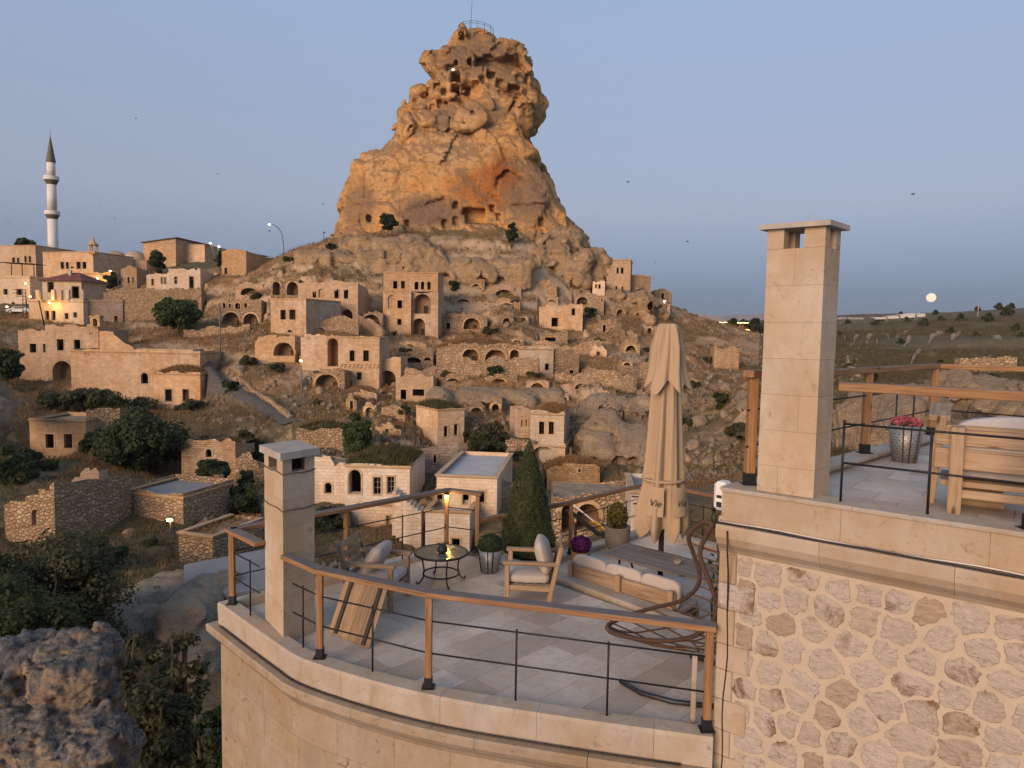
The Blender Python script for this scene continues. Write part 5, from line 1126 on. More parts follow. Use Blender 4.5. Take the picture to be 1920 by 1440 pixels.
CLIFF=m_rock('cliff_tuff',(.52,.355,.20),(.27,.195,.13),.6,(.60,.44,.275)); PALER=m_rock('pale_tuff',(.52,.39,.26),(.26,.20,.145),.5,(.60,.47,.335)); LOWR=m_rock('gully_tuff',(.56,.45,.33),(.26,.21,.155),.45,(.64,.53,.40))
lo,hi,f=blobs([('b',562,474,740,560,138,10),('e',732,438,818,560,139,13),('b',720,462,832,560,139,10),('b',815,484,905,550,140,9),('e',890,490,935,545,139,7),('b',925,486,1000,550,140,9),('b',640,450,760,500,142,9),('e',1000,425,1075,530,146,12)],amp=(.55,.3),crag=.45,k=1.6,caves=[('b',753,497,758,505,137,2),('b',872,524,876,530,139,2),('e',893,520,918,540,139,3),('e',930,518,948,535,139,3),('e',822,512,845,530,139,2)])
rockmass('cliff_band',lo,hi,.42,f,CLIFF,'long pale cliff band with small caves under the rock castle','cliff',.16,1.2)
lo,hi,f=blobs([('e',1000,430,1105,500,150,14),('b',1000,470,1110,545,148,9),('e',1085,465,1150,540,150,9),('b',1120,545,1225,600,146,8),('e',1180,545,1236,625,143,9),('e',1150,555,1200,590,145,7),('e',1205,560,1252,612,145,7)],caves=[('e',1023,500,1046,532,146,4),('e',1191,577,1201,592,142,4),('b',1071,524,1075,538,147,3),('b',1055,515,1059,527,147,2)],crag=1.0)
rockmass('ridge_cliff',lo,hi,.42,f,CLIFF,'craggy ridge shoulder right of the rock castle under the tower','cliff',.22,1.2)
lo,hi,f=blobs([('b',850,728,1010,802,88,6),('e',795,722,860,800,86,7),('b',990,728,1060,775,90,6),('e',845,765,880,805,84,3)],amp=(.35,.15),crag=.15,caves=[('e',962,738,975,747,86,2),('b',993,736,1008,744,87,2),('e',955,760,966,786,86,3),('b',854,742,858,755,84,2),('e',831,739,843,747,84,2),('e',880,758,932,792,86,3.5)])
rockmass('carved_cliff',lo,hi,.28,f,PALER,'smooth carved pale cliff with cave doors behind the grassy gully','cliff',.06,.9)
lo,hi,f=blobs([('e',1060,738,1215,880,80,9),('b',1075,790,1215,925,72,8),('e',1150,735,1225,820,78,8),('e',1100,860,1230,940,62,7),('e',1120,760,1165,815,74,4),('e',1185,800,1250,930,68,8),('e',1215,760,1290,890,76,7)],amp=(.9,.4),crag=.7,caves=[('e',1155,877,1162,885,66,2),('e',1185,880,1200,895,60,2),('b',1215,880,1222,896,60,2)])
rockmass('eroded_cliff',lo,hi,.3,f,PALER,'pale eroded rock mass behind the closed parasol','cliff',.16,1.0)
lo,hi,f=blobs([('b',225,1085,420,1260,33,6),('b',330,1085,430,1330,31,5),('b',120,1120,300,1320,30,5),('e',330,1150,430,1320,28,3)],amp=(.35,.15),crag=.25,caves=[('b',203,1150,231,1180,30,3),('e',300,1270,345,1330,29,4)])
rockmass('gully_cliff',lo,hi,.14,f,LOWR,'shadowed tuff cliff with a dark doorway below the left gully','cliff',.06,.6)
lo,hi,f=blobs([('e',1570,735,1660,850,40,5),('e',1650,740,1760,870,38,6),('e',1740,715,1850,850,42,7),('e',1830,725,1990,850,38,7),('b',1560,790,1990,940,40,6),('e',1600,715,1680,780,52,6),('e',1880,735,1940,800,36,3)],amp=(.7,.35),crag=.6,caves=[('e',1805,752,1842,772,36,4),('e',1690,790,1703,812,36,2)])
rockmass('right_crags',lo,hi,.17,f,PALER,'pale eroded crags with a small cave beyond the raised terrace','cliff',.1,.7)
lo,hi,f=blobs([('e',-60,705,22,800,70,6),('e',-60,740,20,840,66,6)],amp=(.4,.2),crag=.4)
rockmass('left_outcrop',lo,hi,.3,f,PALER,'rounded pale outcrop left of the golden stone house','rock',.1,.9)
def m_lichen():
    t=NT('lichen_rock',.95,.1); o=t.co('World'); n1=t.noise(o,1.3,6,.72,.6); n2=t.noise(o,7,6,.8); n3=t.noise(o,2.6,6,.75,1.2); n5=t.noise(o,18,5,.75); gm=t.n('NewGeometry'); sp=t.n('SeparateXYZ'); t.set(sp.inputs[0],gm.outputs['Normal'])
    c=t.mix(t.ramp(n1,[(.35,0),(.65,1)]),(.24,.175,.12),(.40,.305,.21))
    k=t.math('ADD',t.math('MULTIPLY',sp.outputs[2],.20),n3); c=t.mix(t.ramp(k,[(.50,0),(.58,.95)]),c,t.mix(t.ramp(n2,[(.38,0),(.6,1)]),(.055,.056,.058),(.20,.195,.185)))
    c=t.mix(t.ramp(n2,[(.58,0),(.66,.7)]),c,(.36,.31,.25)); c=t.mix(t.ramp(n5,[(.28,.5),(.42,0)]),c,(.05,.042,.035)); c=t.mix(t.ramp(t.noise(o,3.4,5,.7),[(.64,0),(.70,.7)]),c,(.30,.15,.045))
    return t.out(c,t.bump(t.math('ADD',n2,n5),1,.05))
lo,hi,f=blobs([('e',-70,1200,120,1330,12.5,2.2),('e',60,1192,215,1330,12.2,2.0),('b',-80,1270,205,1520,12.0,2.4),('e',120,1340,250,1560,11.6,1.8),('b',-80,1420,240,1750,11.8,2.6)],amp=(.20,.12),sc=(.9,.35),k=.18,crag=.30)
rockmass('lichen_boulder',lo,hi,.045,f,m_lichen(),'huge lichen covered boulder at the foot of the dark trees','boulder',.06,.20,chip=.5)
# ================================================================== houses
MATS=dict(ashn=m_masonry('new_pale_ashlar',(.76,.66,.54),.55,.28,.006,.10,.15),ash=m_masonry('old_ashlar',(.69,.52,.37),.62,.30,.012,.24,.4),ash2=m_masonry('golden_ashlar',(.70,.52,.355),.60,.29,.012,.22,.36),ashp=m_masonry('pale_ashlar',(.73,.61,.475),.55,.28,.010,.16,.28),ashw=m_masonry('white_render',(.62,.57,.5),.9,.5,.002,.04,.2,.02,.2),
  mas=m_masonry('squared_rubble',(.58,.435,.29),.38,.21,.022,.40,.45,.12,1.0),masg=m_masonry('grey_blocks',(.44,.37,.31),.42,.26,.02,.35,.35,.08,.9),rub=m_rubble('field_rubble',(.52,.385,.255)))
ROOFE=m_plain('earth_roof',(.27,.21,.14),.95,.1,0,.35,1.2,.8,.05); ROOFC=m_plain('screed_roof',(.25,.24,.23),.9,.1,0,.15,.6,.3,.01); ROOFW=m_plain('pale_screed',(.42,.405,.39),.9,.1,0,.15,.6,.3,.01); REDT=m_plain('red_tile',(.16,.06,.045),.85,.2,0,.35,2.5,.6,.05); TRIM=m_masonry('trim_stone',(.58,.44,.29),.8,.5,.004,.12,.3,.02,.3)
DARKW=m_plain('dark_old_wood',(.035,.024,.016),.8); VBACK=m_masonry('vault_back',(.34,.23,.14),.5,.28,.012,.25,.5)
DARKIN=m_plain('interior_shade',(.05,.036,.025),.95)  # near black colour carries the shade of unlit interiors
DRYG=m_leaf('dry_grass',(.32,.18,.078),(.21,.125,.052),.9,.15); GRNG=m_leaf('green_grass',(.065,.065,.026),(.115,.10,.042),.9,.15)
def tufts(name,P,hgt,mat,parent=None,seed=0,per=7,world=True,spread=.5):
    g=np.random.default_rng(seed); n=len(P)*per; B=np.repeat(P,per,0); hh=np.repeat(hgt,per)*(.5+.8*g.random(n))
    off=g.normal(size=(n,2))*spread*hh[:,None]*.55; a=g.random(n)*6.283; w=.045*hh+.012; lean=g.normal(size=(n,2))*.35*hh[:,None]
    b0=B.copy(); b0[:,:2]+=off; d=np.stack([np.cos(a)*w,np.sin(a)*w,np.zeros(n)],1); tip=b0.copy(); tip[:,:2]+=lean; tip[:,2]+=hh; b0[:,2]-=.06*hh
    V=np.stack([b0-d,b0+d,tip],1).reshape(-1,3); return npmesh(name,V,np.arange(3*n).reshape(-1,3),mat,parent,False,world)
def archpts(u0,u1,z0,z1,n=10,pointed=False):
    r=(u1-u0)/2; cx=(u0+u1)/2; rh=min(r*(1.25 if pointed else 1.0),(z1-z0)*.85); zs=z1-rh
    pts=[(u0,z0),(u1,z0)]
    for k in range(n+1):
        t=k/n*math.pi; x=math.cos(t); zz=math.sin(t)
        if pointed: zz=zz**.8*(1-.0*abs(x))
        pts.append((cx+r*x,zs+rh*zz))
    return pts
from mathutils.geometry import delaunay_2d_cdt
def inpoly(P,poly):
    r=np.zeros(len(P),bool); n=len(poly)
    for i in range(n):
        (x0,y0),(x1,y1)=poly[i],poly[(i+1)%n]
        if abs(y1-y0)<1e-12: continue
        c=((y0>P[:,1])!=(y1>P[:,1]))&(P[:,0]<(x1-x0)*(P[:,1]-y0)/(y1-y0)+x0); r^=c
    return r
def make_house(h):
    rr=random.Random(int(h['x0']*7+h['y0'])); fp=h['fp']; u=Vector(h['u']); nv=Vector(h['nrm']); p=Vector(h['p']); zb=h['zb']; ul,ur=h['ul'],h['ur']
    W3=lambda a,z,d=0:(p.x+u.x*a-nv.x*d,p.y+u.y*a-nv.y*d,z)     # d: depth behind the facade
    rt=root(h['n'],h['l'],h['c'],W3((ul+ur)/2,zb,0)); mat=MATS[h['m']]
    bot=zb-(3.0 if h['base'] else .02)
    if h['top']:
        tp=[fp(*q) for q in h['top']]; tp[0]=(ul,tp[0][1]); tp[-1]=(ur,tp[-1][1])
        fine=[]
        for a,b in zip(tp,tp[1:]):
            n=max(2,int((b[0]-a[0])/.55)); 
            for k in range(n):
                t=k/n; q=(a[0]+(b[0]-a[0])*t,a[1]+(b[1]-a[1])*t); j=rr.choice([0,0,.12,-.14,.22,-.25])*(.8 if k or fine else 0)
                if fine and rr.random()<.5: fine.append((q[0]-.01,fine[-1][1]))
                fine.append((q[0],q[1]+j))
        fine.append(tp[-1]); tpl=fine[::-1]
    else:
        zl=fp(h['x0'],h['y0'])[1]; zr=fp(h['x1'],h['y0'])[1]; z=(zl+zr)/2; tpl=[(ur,z),(ul,z)]
        if h['n'] not in('modern_house','modern_terrace','white_shop','office_block','white_block'):   # worn edge
            n=max(3,int((ur-ul)/.8)); tpl=[(ur+(ul-ur)*k/n,z+(rr.choice([0,0,.04,-.06,-.18,-.3,.1])*(1 if h['y0']>505 else .3) if 0<k<n else 0)) for k in range(n+1)]
    zt=min(q[1] for q in tpl); ztm=sum(q[1] for q in tpl)/len(tpl)
    outer=[(ul,bot),(ur,bot)]+tpl; holes=[]; det=[]
    for op in h['op']:
        a,b=fp(op[1],op[4]),fp(op[3],op[2]); u0=max(a[0],ul+.03); u1=min(b[0],ur-.03); z0=max(a[1],bot+.05); z1=b[1]
        if u1-u0<.15: continue
        k=op[0]; z1=min(z1,zt-.08)
        poly=[(u0,z0),(u1,z0),(u1,z1),(u0,z1)] if k in'w' else archpts(u0,u1,z0,z1,12,k=='p' or (k in'A' and rr.random()<.35))
        if k=='n': poly=archpts(u0,u1,z0,z1,10)
        holes.append(poly); det.append((k,poly,u0,u1,z0,z1))
    mb=MB(); loops=[outer]+[list(q) for q in holes]; vv=[];ee=[]
    for l in loops:
        n0=len(vv); vv+=[Vector(q) for q in l]; ee+=[(n0+i,n0+(i+1)%len(l)) for i in range(len(l))]
    res=delaunay_2d_cdt(vv,ee,[],0,1e-4); va=np.array([tuple(q) for q in res[0]]); tri=np.array(res[2]); cen=va[tri].mean(1)
    keep=inpoly(cen,outer)
    for q in holes: keep&=~inpoly(cen,q)
    mb.add([W3(a,b) for a,b in va],[tuple(t) for t in tri[keep]])
    dp=h['dep']
    for (k,poly,*_ ) in det:
        T={'w':.35,'a':.35,'p':.8,'n':.28,'A':h['inn'] if dp>2.2 else dp*.9}[k]; T=min(T,dp*.9); n=len(poly)
        mb.add([W3(a,b) for a,b in poly]+[W3(a,b,T) for a,b in poly],[(i,(i+1)%n,n+(i+1)%n,n+i) for i in range(n)])
    # sides, back
    for e,s_ in((ul,0),(ur,1)):
        ze=tpl[-1][1] if s_==0 else tpl[0][1]; zbk=ze-(0 if not h['top'] else min(.8,dp*.15)); 
        nn=max(1,int(dp/1.2)); vs=[];fs=[]
        for k in range(nn+1):
            d=dp*k/nn; zz=ze+(zbk-ze)*k/nn+(rr.uniform(-.12,.1) if h['top'] and 0<k else 0); vs+=[W3(e,bot,d),W3(e,zz,d)]
            if k: fs.append((2*k-2,2*k,2*k+1,2*k-1))
        mb.add(vs,fs); 
        if s_==0: zbl=zz
        else: zbr=zz
    mb.add([W3(ul,bot,dp),W3(ur,bot,dp),W3(ur,zbr,dp),W3(ul,zbl,dp)],[(0,1,2,3)])
    wall=mb.build('wall',mat,rt,world=True,recalc=False)
    me=wall.data
    # roof
    zr=zt-h['par']
    if h['roof'] is True and dp>1.5: MB().add([W3(ul+.02,zr,.02),W3(ur-.02,zr,.02),W3(ur-.02,zr,dp-.02),W3(ul+.02,zr,dp-.02)],[(0,1,2,3)]).build('roof',ROOFW if h['n'].startswith('modern') else ROOFC if h['n'].startswith(('modern','white','office','slab','pergola')) else ROOFE,rt,world=True)
    elif h['roof']=='hip':
        o=.7; zt2=zt+.02; a=W3((ul+ur)/2-1,zt2+1.9,dp/2);b=W3((ul+ur)/2+1,zt2+1.9,dp/2)
        v=[W3(ul-o,zt2,-o),W3(ur+o,zt2,-o),W3(ur+o,zt2,dp+o),W3(ul-o,zt2,dp+o),a,b]; rf=MB().add(v,[(0,1,5,4),(1,2,5),(2,3,4,5),(3,0,4),(0,3,2,1)]).build('roof',REDT,rt,world=True)
        c=W3((ul+ur)/2,zt2+1.6,dp/2-1.2); MB().box((c[0],c[1],c[2]),(.5,.5,1.3)).build('chimney',MATS['ashp'],rf)
    elif h['roof']=='gable':
        o=.5; v=[W3(ul-o,zt+.02,-o),W3(ur+o,zt+1.2,-o),W3(ur+o,zt+1.2,dp+o),W3(ul-o,zt+.02,dp+o),W3(ul-o,zt+.22,-o),W3(ur+o,zt+1.4,-o),W3(ur+o,zt+1.4,dp+o),W3(ul-o,zt+.22,dp+o)]
        MB().add(v,[(0,1,2,3),(4,7,6,5),(0,4,5,1),(1,5,6,2),(2,6,7,3),(3,7,4,0)]).build('roof',m_plain('metal_roof',(.10,.08,.065),.7),rt,world=True)
        MB().add([W3(ul,zt-.05,0),W3(ur,zt-.05,0),W3(ur,zt+1.22,0)]+[W3(ul,zt-.05,.3),W3(ur,zt-.05,.3),W3(ur,zt+1.22,.3)]+[W3(ur,zt-.05,dp),W3(ur,zt+1.2,dp)],[(0,1,2),(3,5,4),(1,6,7,2)]).build('gable',mat,rt,world=True)
    # cornice
    if h['cor'] and not h['top']:
        z=zt; m_=MB(); e=.10
        path=[W3(ul-.0,0,dp)[:2],W3(ul,0,0)[:2],W3(ur,0,0)[:2],W3(ur,0,dp)[:2]]
        m_.sweep(path,[(.0,z-.20),(.07,z-.14),(.12,z-.02),(.12,z+.04),(-.25,z+.04),(-.25,z-.06)]); m_.build('cornice',TRIM,rt,world=True)
    if h['corb']:
        z0=fp(h['x0'],h['corb'][1])[1]; z1=fp(h['x0'],h['corb'][0])[1]; n=int((ur-ul)/.55)
        for k in range(n):
            a=ul+(k+.5)*(ur-ul)/n; w=.14; MB().add([W3(a-w,z0,.01),W3(a+w,z0,.01),W3(a+w,z1,.01),W3(a-w,z1,.01),W3(a-w,z0+.2,-.13),W3(a+w,z0+.2,-.13),W3(a+w,z1,-.13),W3(a-w,z1,-.13)],[(0,1,5,4),(4,5,6,7),(0,4,7,3),(1,2,6,5),(3,7,6,2)]).build('corbel',TRIM,rt,world=True)
        MB().add([W3(ul,z1,.01),W3(ur,z1,.01),W3(ur,z1+.12,.01),W3(ul,z1+.12,.01),W3(ul,z1,-.16),W3(ur,z1,-.16),W3(ur,z1+.12,-.16),W3(ul,z1+.12,-.16)],[(4,5,6,7),(0,4,7,3),(1,2,6,5),(3,7,6,2),(0,1,5,4)]).build('string_course',TRIM,rt,world=True)
    # openings
    for k,poly,u0,u1,z0,z1 in det:
        if k in'wap':
            w=.13; n=len(poly); cx=(u0+u1)/2; cz=(z0+z1)/2
            big=[(a+(w if a>cx else -w),b+(w if b>cz else -w*.6)) for a,b in poly]
            m_=MB(); m_.add([W3(a,b,.02) for a,b in poly]+[W3(a,b,-.045) for a,b in poly]+[W3(a,b,-.045) for a,b in big]+[W3(a,b,.02) for a,b in big],[q for i in range(n) for q in((i,(i+1)%n,n+(i+1)%n,n+i),(n+i,n+(i+1)%n,2*n+(i+1)%n,2*n+i),(2*n+i,2*n+(i+1)%n,3*n+(i+1)%n,3*n+i))])
            win=m_.build('window_surround',TRIM,rt,world=True)
            # dark sheet behind, the unlit room's shade put into its colour
            m_=MB(); d1=min(dp*.8,2.2); m_.add([W3(u0-.3,z0-.1,d1),W3(u1+.3,z0-.1,d1),W3(u1+.3,z1+.2,d1),W3(u0-.3,z1+.2,d1)],[(0,1,2,3)]); m_.build('room_shade',DARKIN,rt,world=True)
            if h['fr'] and k!='p':
                fr_=MB(); t=.05
                for a,b,c,d in((u0,u0+t,z0,z1),(u1-t,u1,z0,z1),(u0,u1,z0,z0+t),(u0,u1,z1-t,z1),(cx-t/2,cx+t/2,z0,z1))+(((u0,u1,z0+(z1-z0)*.36,z0+(z1-z0)*.36+t),(u0,u1,z0+(z1-z0)*.68,z0+(z1-z0)*.68+t)) if h['fr'] else ()):
                    fr_.add([W3(a,c,.22),W3(b,c,.22),W3(b,d,.22),W3(a,d,.22),W3(a,c,.27),W3(b,c,.27),W3(b,d,.27),W3(a,d,.27)],[(0,1,2,3),(4,7,6,5),(0,4,5,1),(1,5,6,2),(2,6,7,3),(3,7,4,0)])
                fr_.build('window_frame',DARKW if h['fr']==1 else m_plain('grey_frame',(.2,.18,.16),.8),win)
        elif k=='A':
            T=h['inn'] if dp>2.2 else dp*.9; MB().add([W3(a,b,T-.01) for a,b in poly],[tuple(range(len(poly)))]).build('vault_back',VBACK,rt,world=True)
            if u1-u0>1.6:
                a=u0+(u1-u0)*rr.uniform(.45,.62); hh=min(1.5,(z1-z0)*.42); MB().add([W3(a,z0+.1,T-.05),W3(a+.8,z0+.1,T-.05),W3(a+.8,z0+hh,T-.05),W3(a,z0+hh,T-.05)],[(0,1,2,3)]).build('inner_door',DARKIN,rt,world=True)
            w=.28; cx=(u0+u1)/2; arc=poly[2:]; n=len(arc); zc=arc[0][1]
            ring=[]
            for (a,b) in arc: d=math.hypot(a-cx,b-zc) or 1; ring.append((a+(a-cx)/d*w,b+(b-zc)/d*w))
            m_=MB(); m_.add([W3(a,b,.02) for a,b in arc]+[W3(a,b,-.05) for a,b in arc]+[W3(a,min(b,zt-.02),-.05) for a,b in ring]+[W3(a,min(b,zt-.02),.02) for a,b in ring],[q for i in range(n-1) for q in((i,i+1,n+i+1,n+i),(n+i,n+i+1,2*n+i+1,2*n+i),(2*n+i,2*n+i+1,3*n+i+1,3*n+i))]); m_.build('arch_ring',TRIM,rt,world=True)
        elif k=='n':
            MB().add([W3(a,b,.27) for a,b in poly],[tuple(range(len(poly)))]).build('niche_back',mat,rt,world=True)
    # plants on the roof
    if h['grass']:
        g_=np.random.default_rng(int(h['x0'])); n=int((ur-ul)*min(dp,5)*(9 if h['grass']==1 else 26)); n=min(n,1500)
        uu=ul+(ur-ul)*g_.random(n); dd=(.1+min(dp,6)*g_.random(n)**1.5); zz=np.full(n,zr if h['roof'] is True else zt-.1)
        if h['grass']==2:
            bulge=np.clip(1-((uu-(ul+ur)/2)/((ur-ul)/2))**2,0,1)*np.clip(dd/1.2,0,1)*min(1.3,(ur-ul)*.14); zz=zz+bulge+.25
            nu,nd=26,10; V=[];Fq=[]
            for j in range(nd+1):
                for i in range(nu+1):
                    a=ul+.05+(ur-ul-.1)*i/nu; d=.08+(dp-.16)*j/nd; bl=max(0,1-((a-(ul+ur)/2)/((ur-ul)/2))**2)*min(1,d/1.2)*min(1.3,(ur-ul)*.14); q=W3(a,zr-.05+bl*(.9)+.28*min(1,d*2),d); V.append(q)
            for j in range(nd):
                for i in range(nu): Fq.append((j*(nu+1)+i,j*(nu+1)+i+1,(j+1)*(nu+1)+i+1,(j+1)*(nu+1)+i))
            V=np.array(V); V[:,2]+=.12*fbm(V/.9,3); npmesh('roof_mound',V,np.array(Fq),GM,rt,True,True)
        Pt=np.stack([p.x+u.x*uu-nv.x*dd,p.y+u.y*uu-nv.y*dd,zz],1)
        o=tufts('roof_grass',Pt,.22+.25*g_.random(n),GRNG if g_.random()<.55 else DRYG,rt,int(h['x0'])); o['kind']='stuff'
    return rt
for h in HS: make_house(h)
# smaller fragments of the ruined town, set where their sight line meets the slope
def hit(px,py,r0=40):
    d=ray(px,py); ts=np.arange(r0,175,.25); P_=CE[None]+d[None]*(ts/d[1])[:,None]; k=np.argmax(P_[:,2]<ground(P_[:,0],P_[:,1])); return ts[k] if k>0 else None
rf=random.Random(12); done=[]
FRAG=[('short rubble wall stub of the ruined town','ruin',()),('stub of ruined house with a dark doorway','ruin','w'),('small open vault among the ruins','ruin','A')]
tries=0
while len(done)<54 and tries<3000:
    tries+=1; px=rf.uniform(440,1240); py=rf.uniform(545,860); w=rf.uniform(18,64); hh_=rf.uniform(9,27)*(1 if py<700 else 1.3)
    if any(px+w>q['x0']-3 and px<q['x1']+3 and py>q['y0']-2 and py-hh_<q['y1']+(4 if py>q['y1'] else 0) for q in HS): continue
    if any(px+w>a-6 and px<b+6 and abs(py-c)<20 for a,b,c in done): continue
    if px<640 and py>685: continue
    D=hit(px+w/2,py)
    if D is None or D<60: continue
    if 860<px<1240 and 725<py<930 and rf.random()<.7: continue
    kd=rf.choice([0,1,2,2,2]); lab,cat,op=FRAG[kd]
    ops=() if kd==0 else ([('w',px+w*.4,py-hh_*.62,px+w*.4+6,py-1)] if kd==1 else [('A',px+w*.2,py-hh_*.72,px+w*.2+min(w*.6,hh_*1.5),py)])
    tp=[(px,py-hh_*rf.uniform(.5,.9)),(px+w*.3,py-hh_),(px+w*.6,py-hh_*rf.uniform(.85,1)),(px+w,py-hh_*rf.uniform(.5,.95))]
    h=dict(n='ruin_fragment',l=lab,x0=px,x1=px+w,y0=py-hh_,y1=py,D=D,yaw=rf.uniform(-25,25),dep=rf.uniform(2.4,4),m=rf.choice(['rub','rub','mas','ash']),op=ops,c=cat,top=tp,roof=True,cor=False,grass=rf.choice([0,1,1]),base=True,inn=1.6,par=.3,fr=0,corb=None)
    p=pd(px+w/2,py,D); y=R(h['yaw']); h['u']=np.array([math.cos(y),math.sin(y),0]); h['nrm']=np.array([math.sin(y),-math.cos(y),0]); h['p']=p
    def fp(a,b,h=h):
        d=ray(a,b); t=np.dot(h['p']-CE,h['nrm'])/np.dot(d,h['nrm']); q=CE+d*t; return float(np.dot(q-h['p'],h['u'])),float(q[2])
    h['fp']=fp; h['ul']=fp(px,py)[0]; h['ur']=fp(px+w,py)[0]; h['zb']=fp(px+w/2,py)[1]; h['zt']=fp(px+w/2,py-hh_)[1]
    o=make_house(h); o['group']=('rubble wall stubs','ruined house stubs with doorways','small open vaults')[kd]; done.append((px,px+w,py))
def P3(px,py,D): return Vector(pd(px,py,D))
# ------------------------------------------------------------------ mosque: minaret, domes, roof turret
q=P3(100,470,190); s=190/F
mn=root('minaret','slender white minaret with two balconies and a green pointed cap','minaret',(q.x,q.y,q.z-12))
WHT=m_plain('white_stone',(.66,.63,.59),.8,.2,0,.06,.8); GRNS=m_plain('green_cap',(.12,.115,.07),.6); zo=12
MB().lathe([(1.22,0),(1.22,zo),(1.18,zo+8.2)],n=24).build('shaft',WHT,mn,smooth=True); MB().lathe([(1.12,zo+10.3),(1.08,zo+17.2)],n=24).build('shaft',WHT,mn,smooth=True); MB().lathe([(1.0,zo+19.2),(.98,zo+23)],n=24).build('shaft',WHT,mn,smooth=True)
for z,k in((zo+8.2,1.0),(zo+17.2,1.0)):
    MB().lathe([(1.15,z),(1.25,z+.3),(1.6,z+.9),(1.72,z+1.1)],n=24).build('balcony_corbel',GRNS,mn,smooth=True); MB().lathe([(1.72,z+1.1),(1.8,z+1.15),(1.8,z+2.1),(1.7,z+2.1),(1.7,z+1.2),(1.0,z+1.2)],n=24,cap=False).build('balcony',WHT,mn,smooth=False)
MB().lathe([(1.1,zo+22.9),(1.12,zo+23.1),(.55,zo+26.8),(.08,zo+29.6),(.02,zo+30.2)],n=20).build('cap',GRNS,mn,smooth=True)
bar('finial',[(0,0,zo+30),(0,0,zo+31.3)],.05,GRNS,mn)
DOME=m_masonry('pale_dome',(.52,.46,.40),.5,.3,.01,.3,.5)
for i,(px,lab) in enumerate(((218,'white stone mosque dome nearer the minaret'),(254,'white stone mosque dome beside the brown hall'))):
    q=P3(px,489,176); d=root('mosque_dome',lab,'dome',q); MB().lathe([(2.6,-.6),(2.6,0),(2.45,.9),(2.0,1.6),(1.2,2.15),(.3,2.4),(0,2.42)],n=28,cap=False).build('dome',DOME,d,smooth=True); MB().lathe([(2.8,-1.2),(2.8,-.55),(2.6,-.5)],n=28).build('drum',MATS['ash2'],d)
q=P3(175,474,160); tr=root('roof_turret','little stone roof turret with a pointed lid','turret',q)
for a in range(4): MB().box((.55*(1 if a&1 else -1),.55*(1 if a&2 else -1),.9),(.25,.25,1.5)).build('pillar',MATS['ash2'],tr)
MB().box((0,0,.0),(1.5,1.5,.5)).build('base',MATS['ash2'],tr); MB().lathe([(1.2,1.65),(1.15,1.8),(.4,2.6),(.05,3.7)],n=8).build('lid',MATS['ash2'],tr)
# pergola, pillars, car in the village
pg=root('roof_pergola','dark timber pergola over a roof terrace','pergola',P3(15,520,150))
for px in(22,42,64):
    a=P3(px,519,149); bar('post',[a,(a.x,a.y,a.z+2.6)],.09,DARKW,pg,True)
a=P3(0,492,149);b=P3(64,495,149)
for k in range(9):
    c=a.lerp(b,k/8); bar('slat',[c,(c.x+.3,c.y+3.5,c.z+.05)],.07,DARKW,pg,True,5)
bar('beam',[a,b],.11,DARKW,pg,True)
pp=root('parapet_pillars','row of stone parapet pillars on the lamp lit house','parapet',P3(110,562,134))
for px in(72,101,114,128,155):
    a=P3(px,562,134.5); MB().box((a.x,a.y,a.z+.9),(.7,.6,1.9),ch=.05).build('pillar',MATS['ashp'],pp,world=True)
def car(loc,rz,label,col,L=4.3):
    r=root('parked_car',label,'car',loc,rz); M_=m_plain('car_paint_'+label[:5],col,.25,.5); w=.86
    prof=[(-2.15,.35),(-2.12,.75),(-1.75,.90),(-1.2,.98),(-.55,1.40),(.75,1.42),(1.45,1.0),(2.05,.92),(2.15,.6),(2.12,.32)]
    n=len(prof); vs=[(x,-w*(1 if z<1 else .82),z) for x,z in prof]+[(x,w*(1 if z<1 else .82),z) for x,z in prof]
    MB().add(vs,[tuple(range(n))[::-1],tuple(range(n,2*n))]+[(i,(i+1)%n,n+(i+1)%n,n+i) for i in range(n)]).build('body',M_,r)
    for s_ in(-1,1):
        MB().add([(-1.0,s_*.80,1.0),(-.5,s_*.72,1.36),(.68,s_*.72,1.38),(1.25,s_*.80,1.03)],[(0,1,2,3)]).add([(x,y+s_*.02,z) for x,y,z in[(-1.0,s_*.80,1.0),(-.5,s_*.72,1.36),(.68,s_*.72,1.38),(1.25,s_*.80,1.03)]],[(0,1,2,3)]).build('side_window',BLACKP,r)
        for x in(-1.32,1.32):
            wh=MB().tube([(x,s_*.70,.32),(x,s_*.90,.32)],.33,16).build('wheel',BLACKP,r); MB().tube([(x,s_*.88,.32),(x,s_*.91,.32)],.2,12).build('rim',GALV,wh)
        MB().box((2.1,s_*.6,.72),(.08,.3,.14),ch=.02).build('headlight',WHITEP,r)
    return r
q=P3(37,595,144); car((q.x,q.y,float(ground(q.x,q.y))-.02),R(8),'silver white car parked by the white houses',(.62,.62,.63))
# steps of the modern house, roof bits
stp=root('stone_stairs','pale stone staircase between the new house and the cream basement','stairs',P3(800,960,50))
a=P3(790,957,50.5)
for k in range(8): MB().box((a.x-.26*k-.1,a.y+.5,a.z+.2*k-1.6),(.262,1.5,3.2)).build('step',MATS['ashp'],stp,world=True)
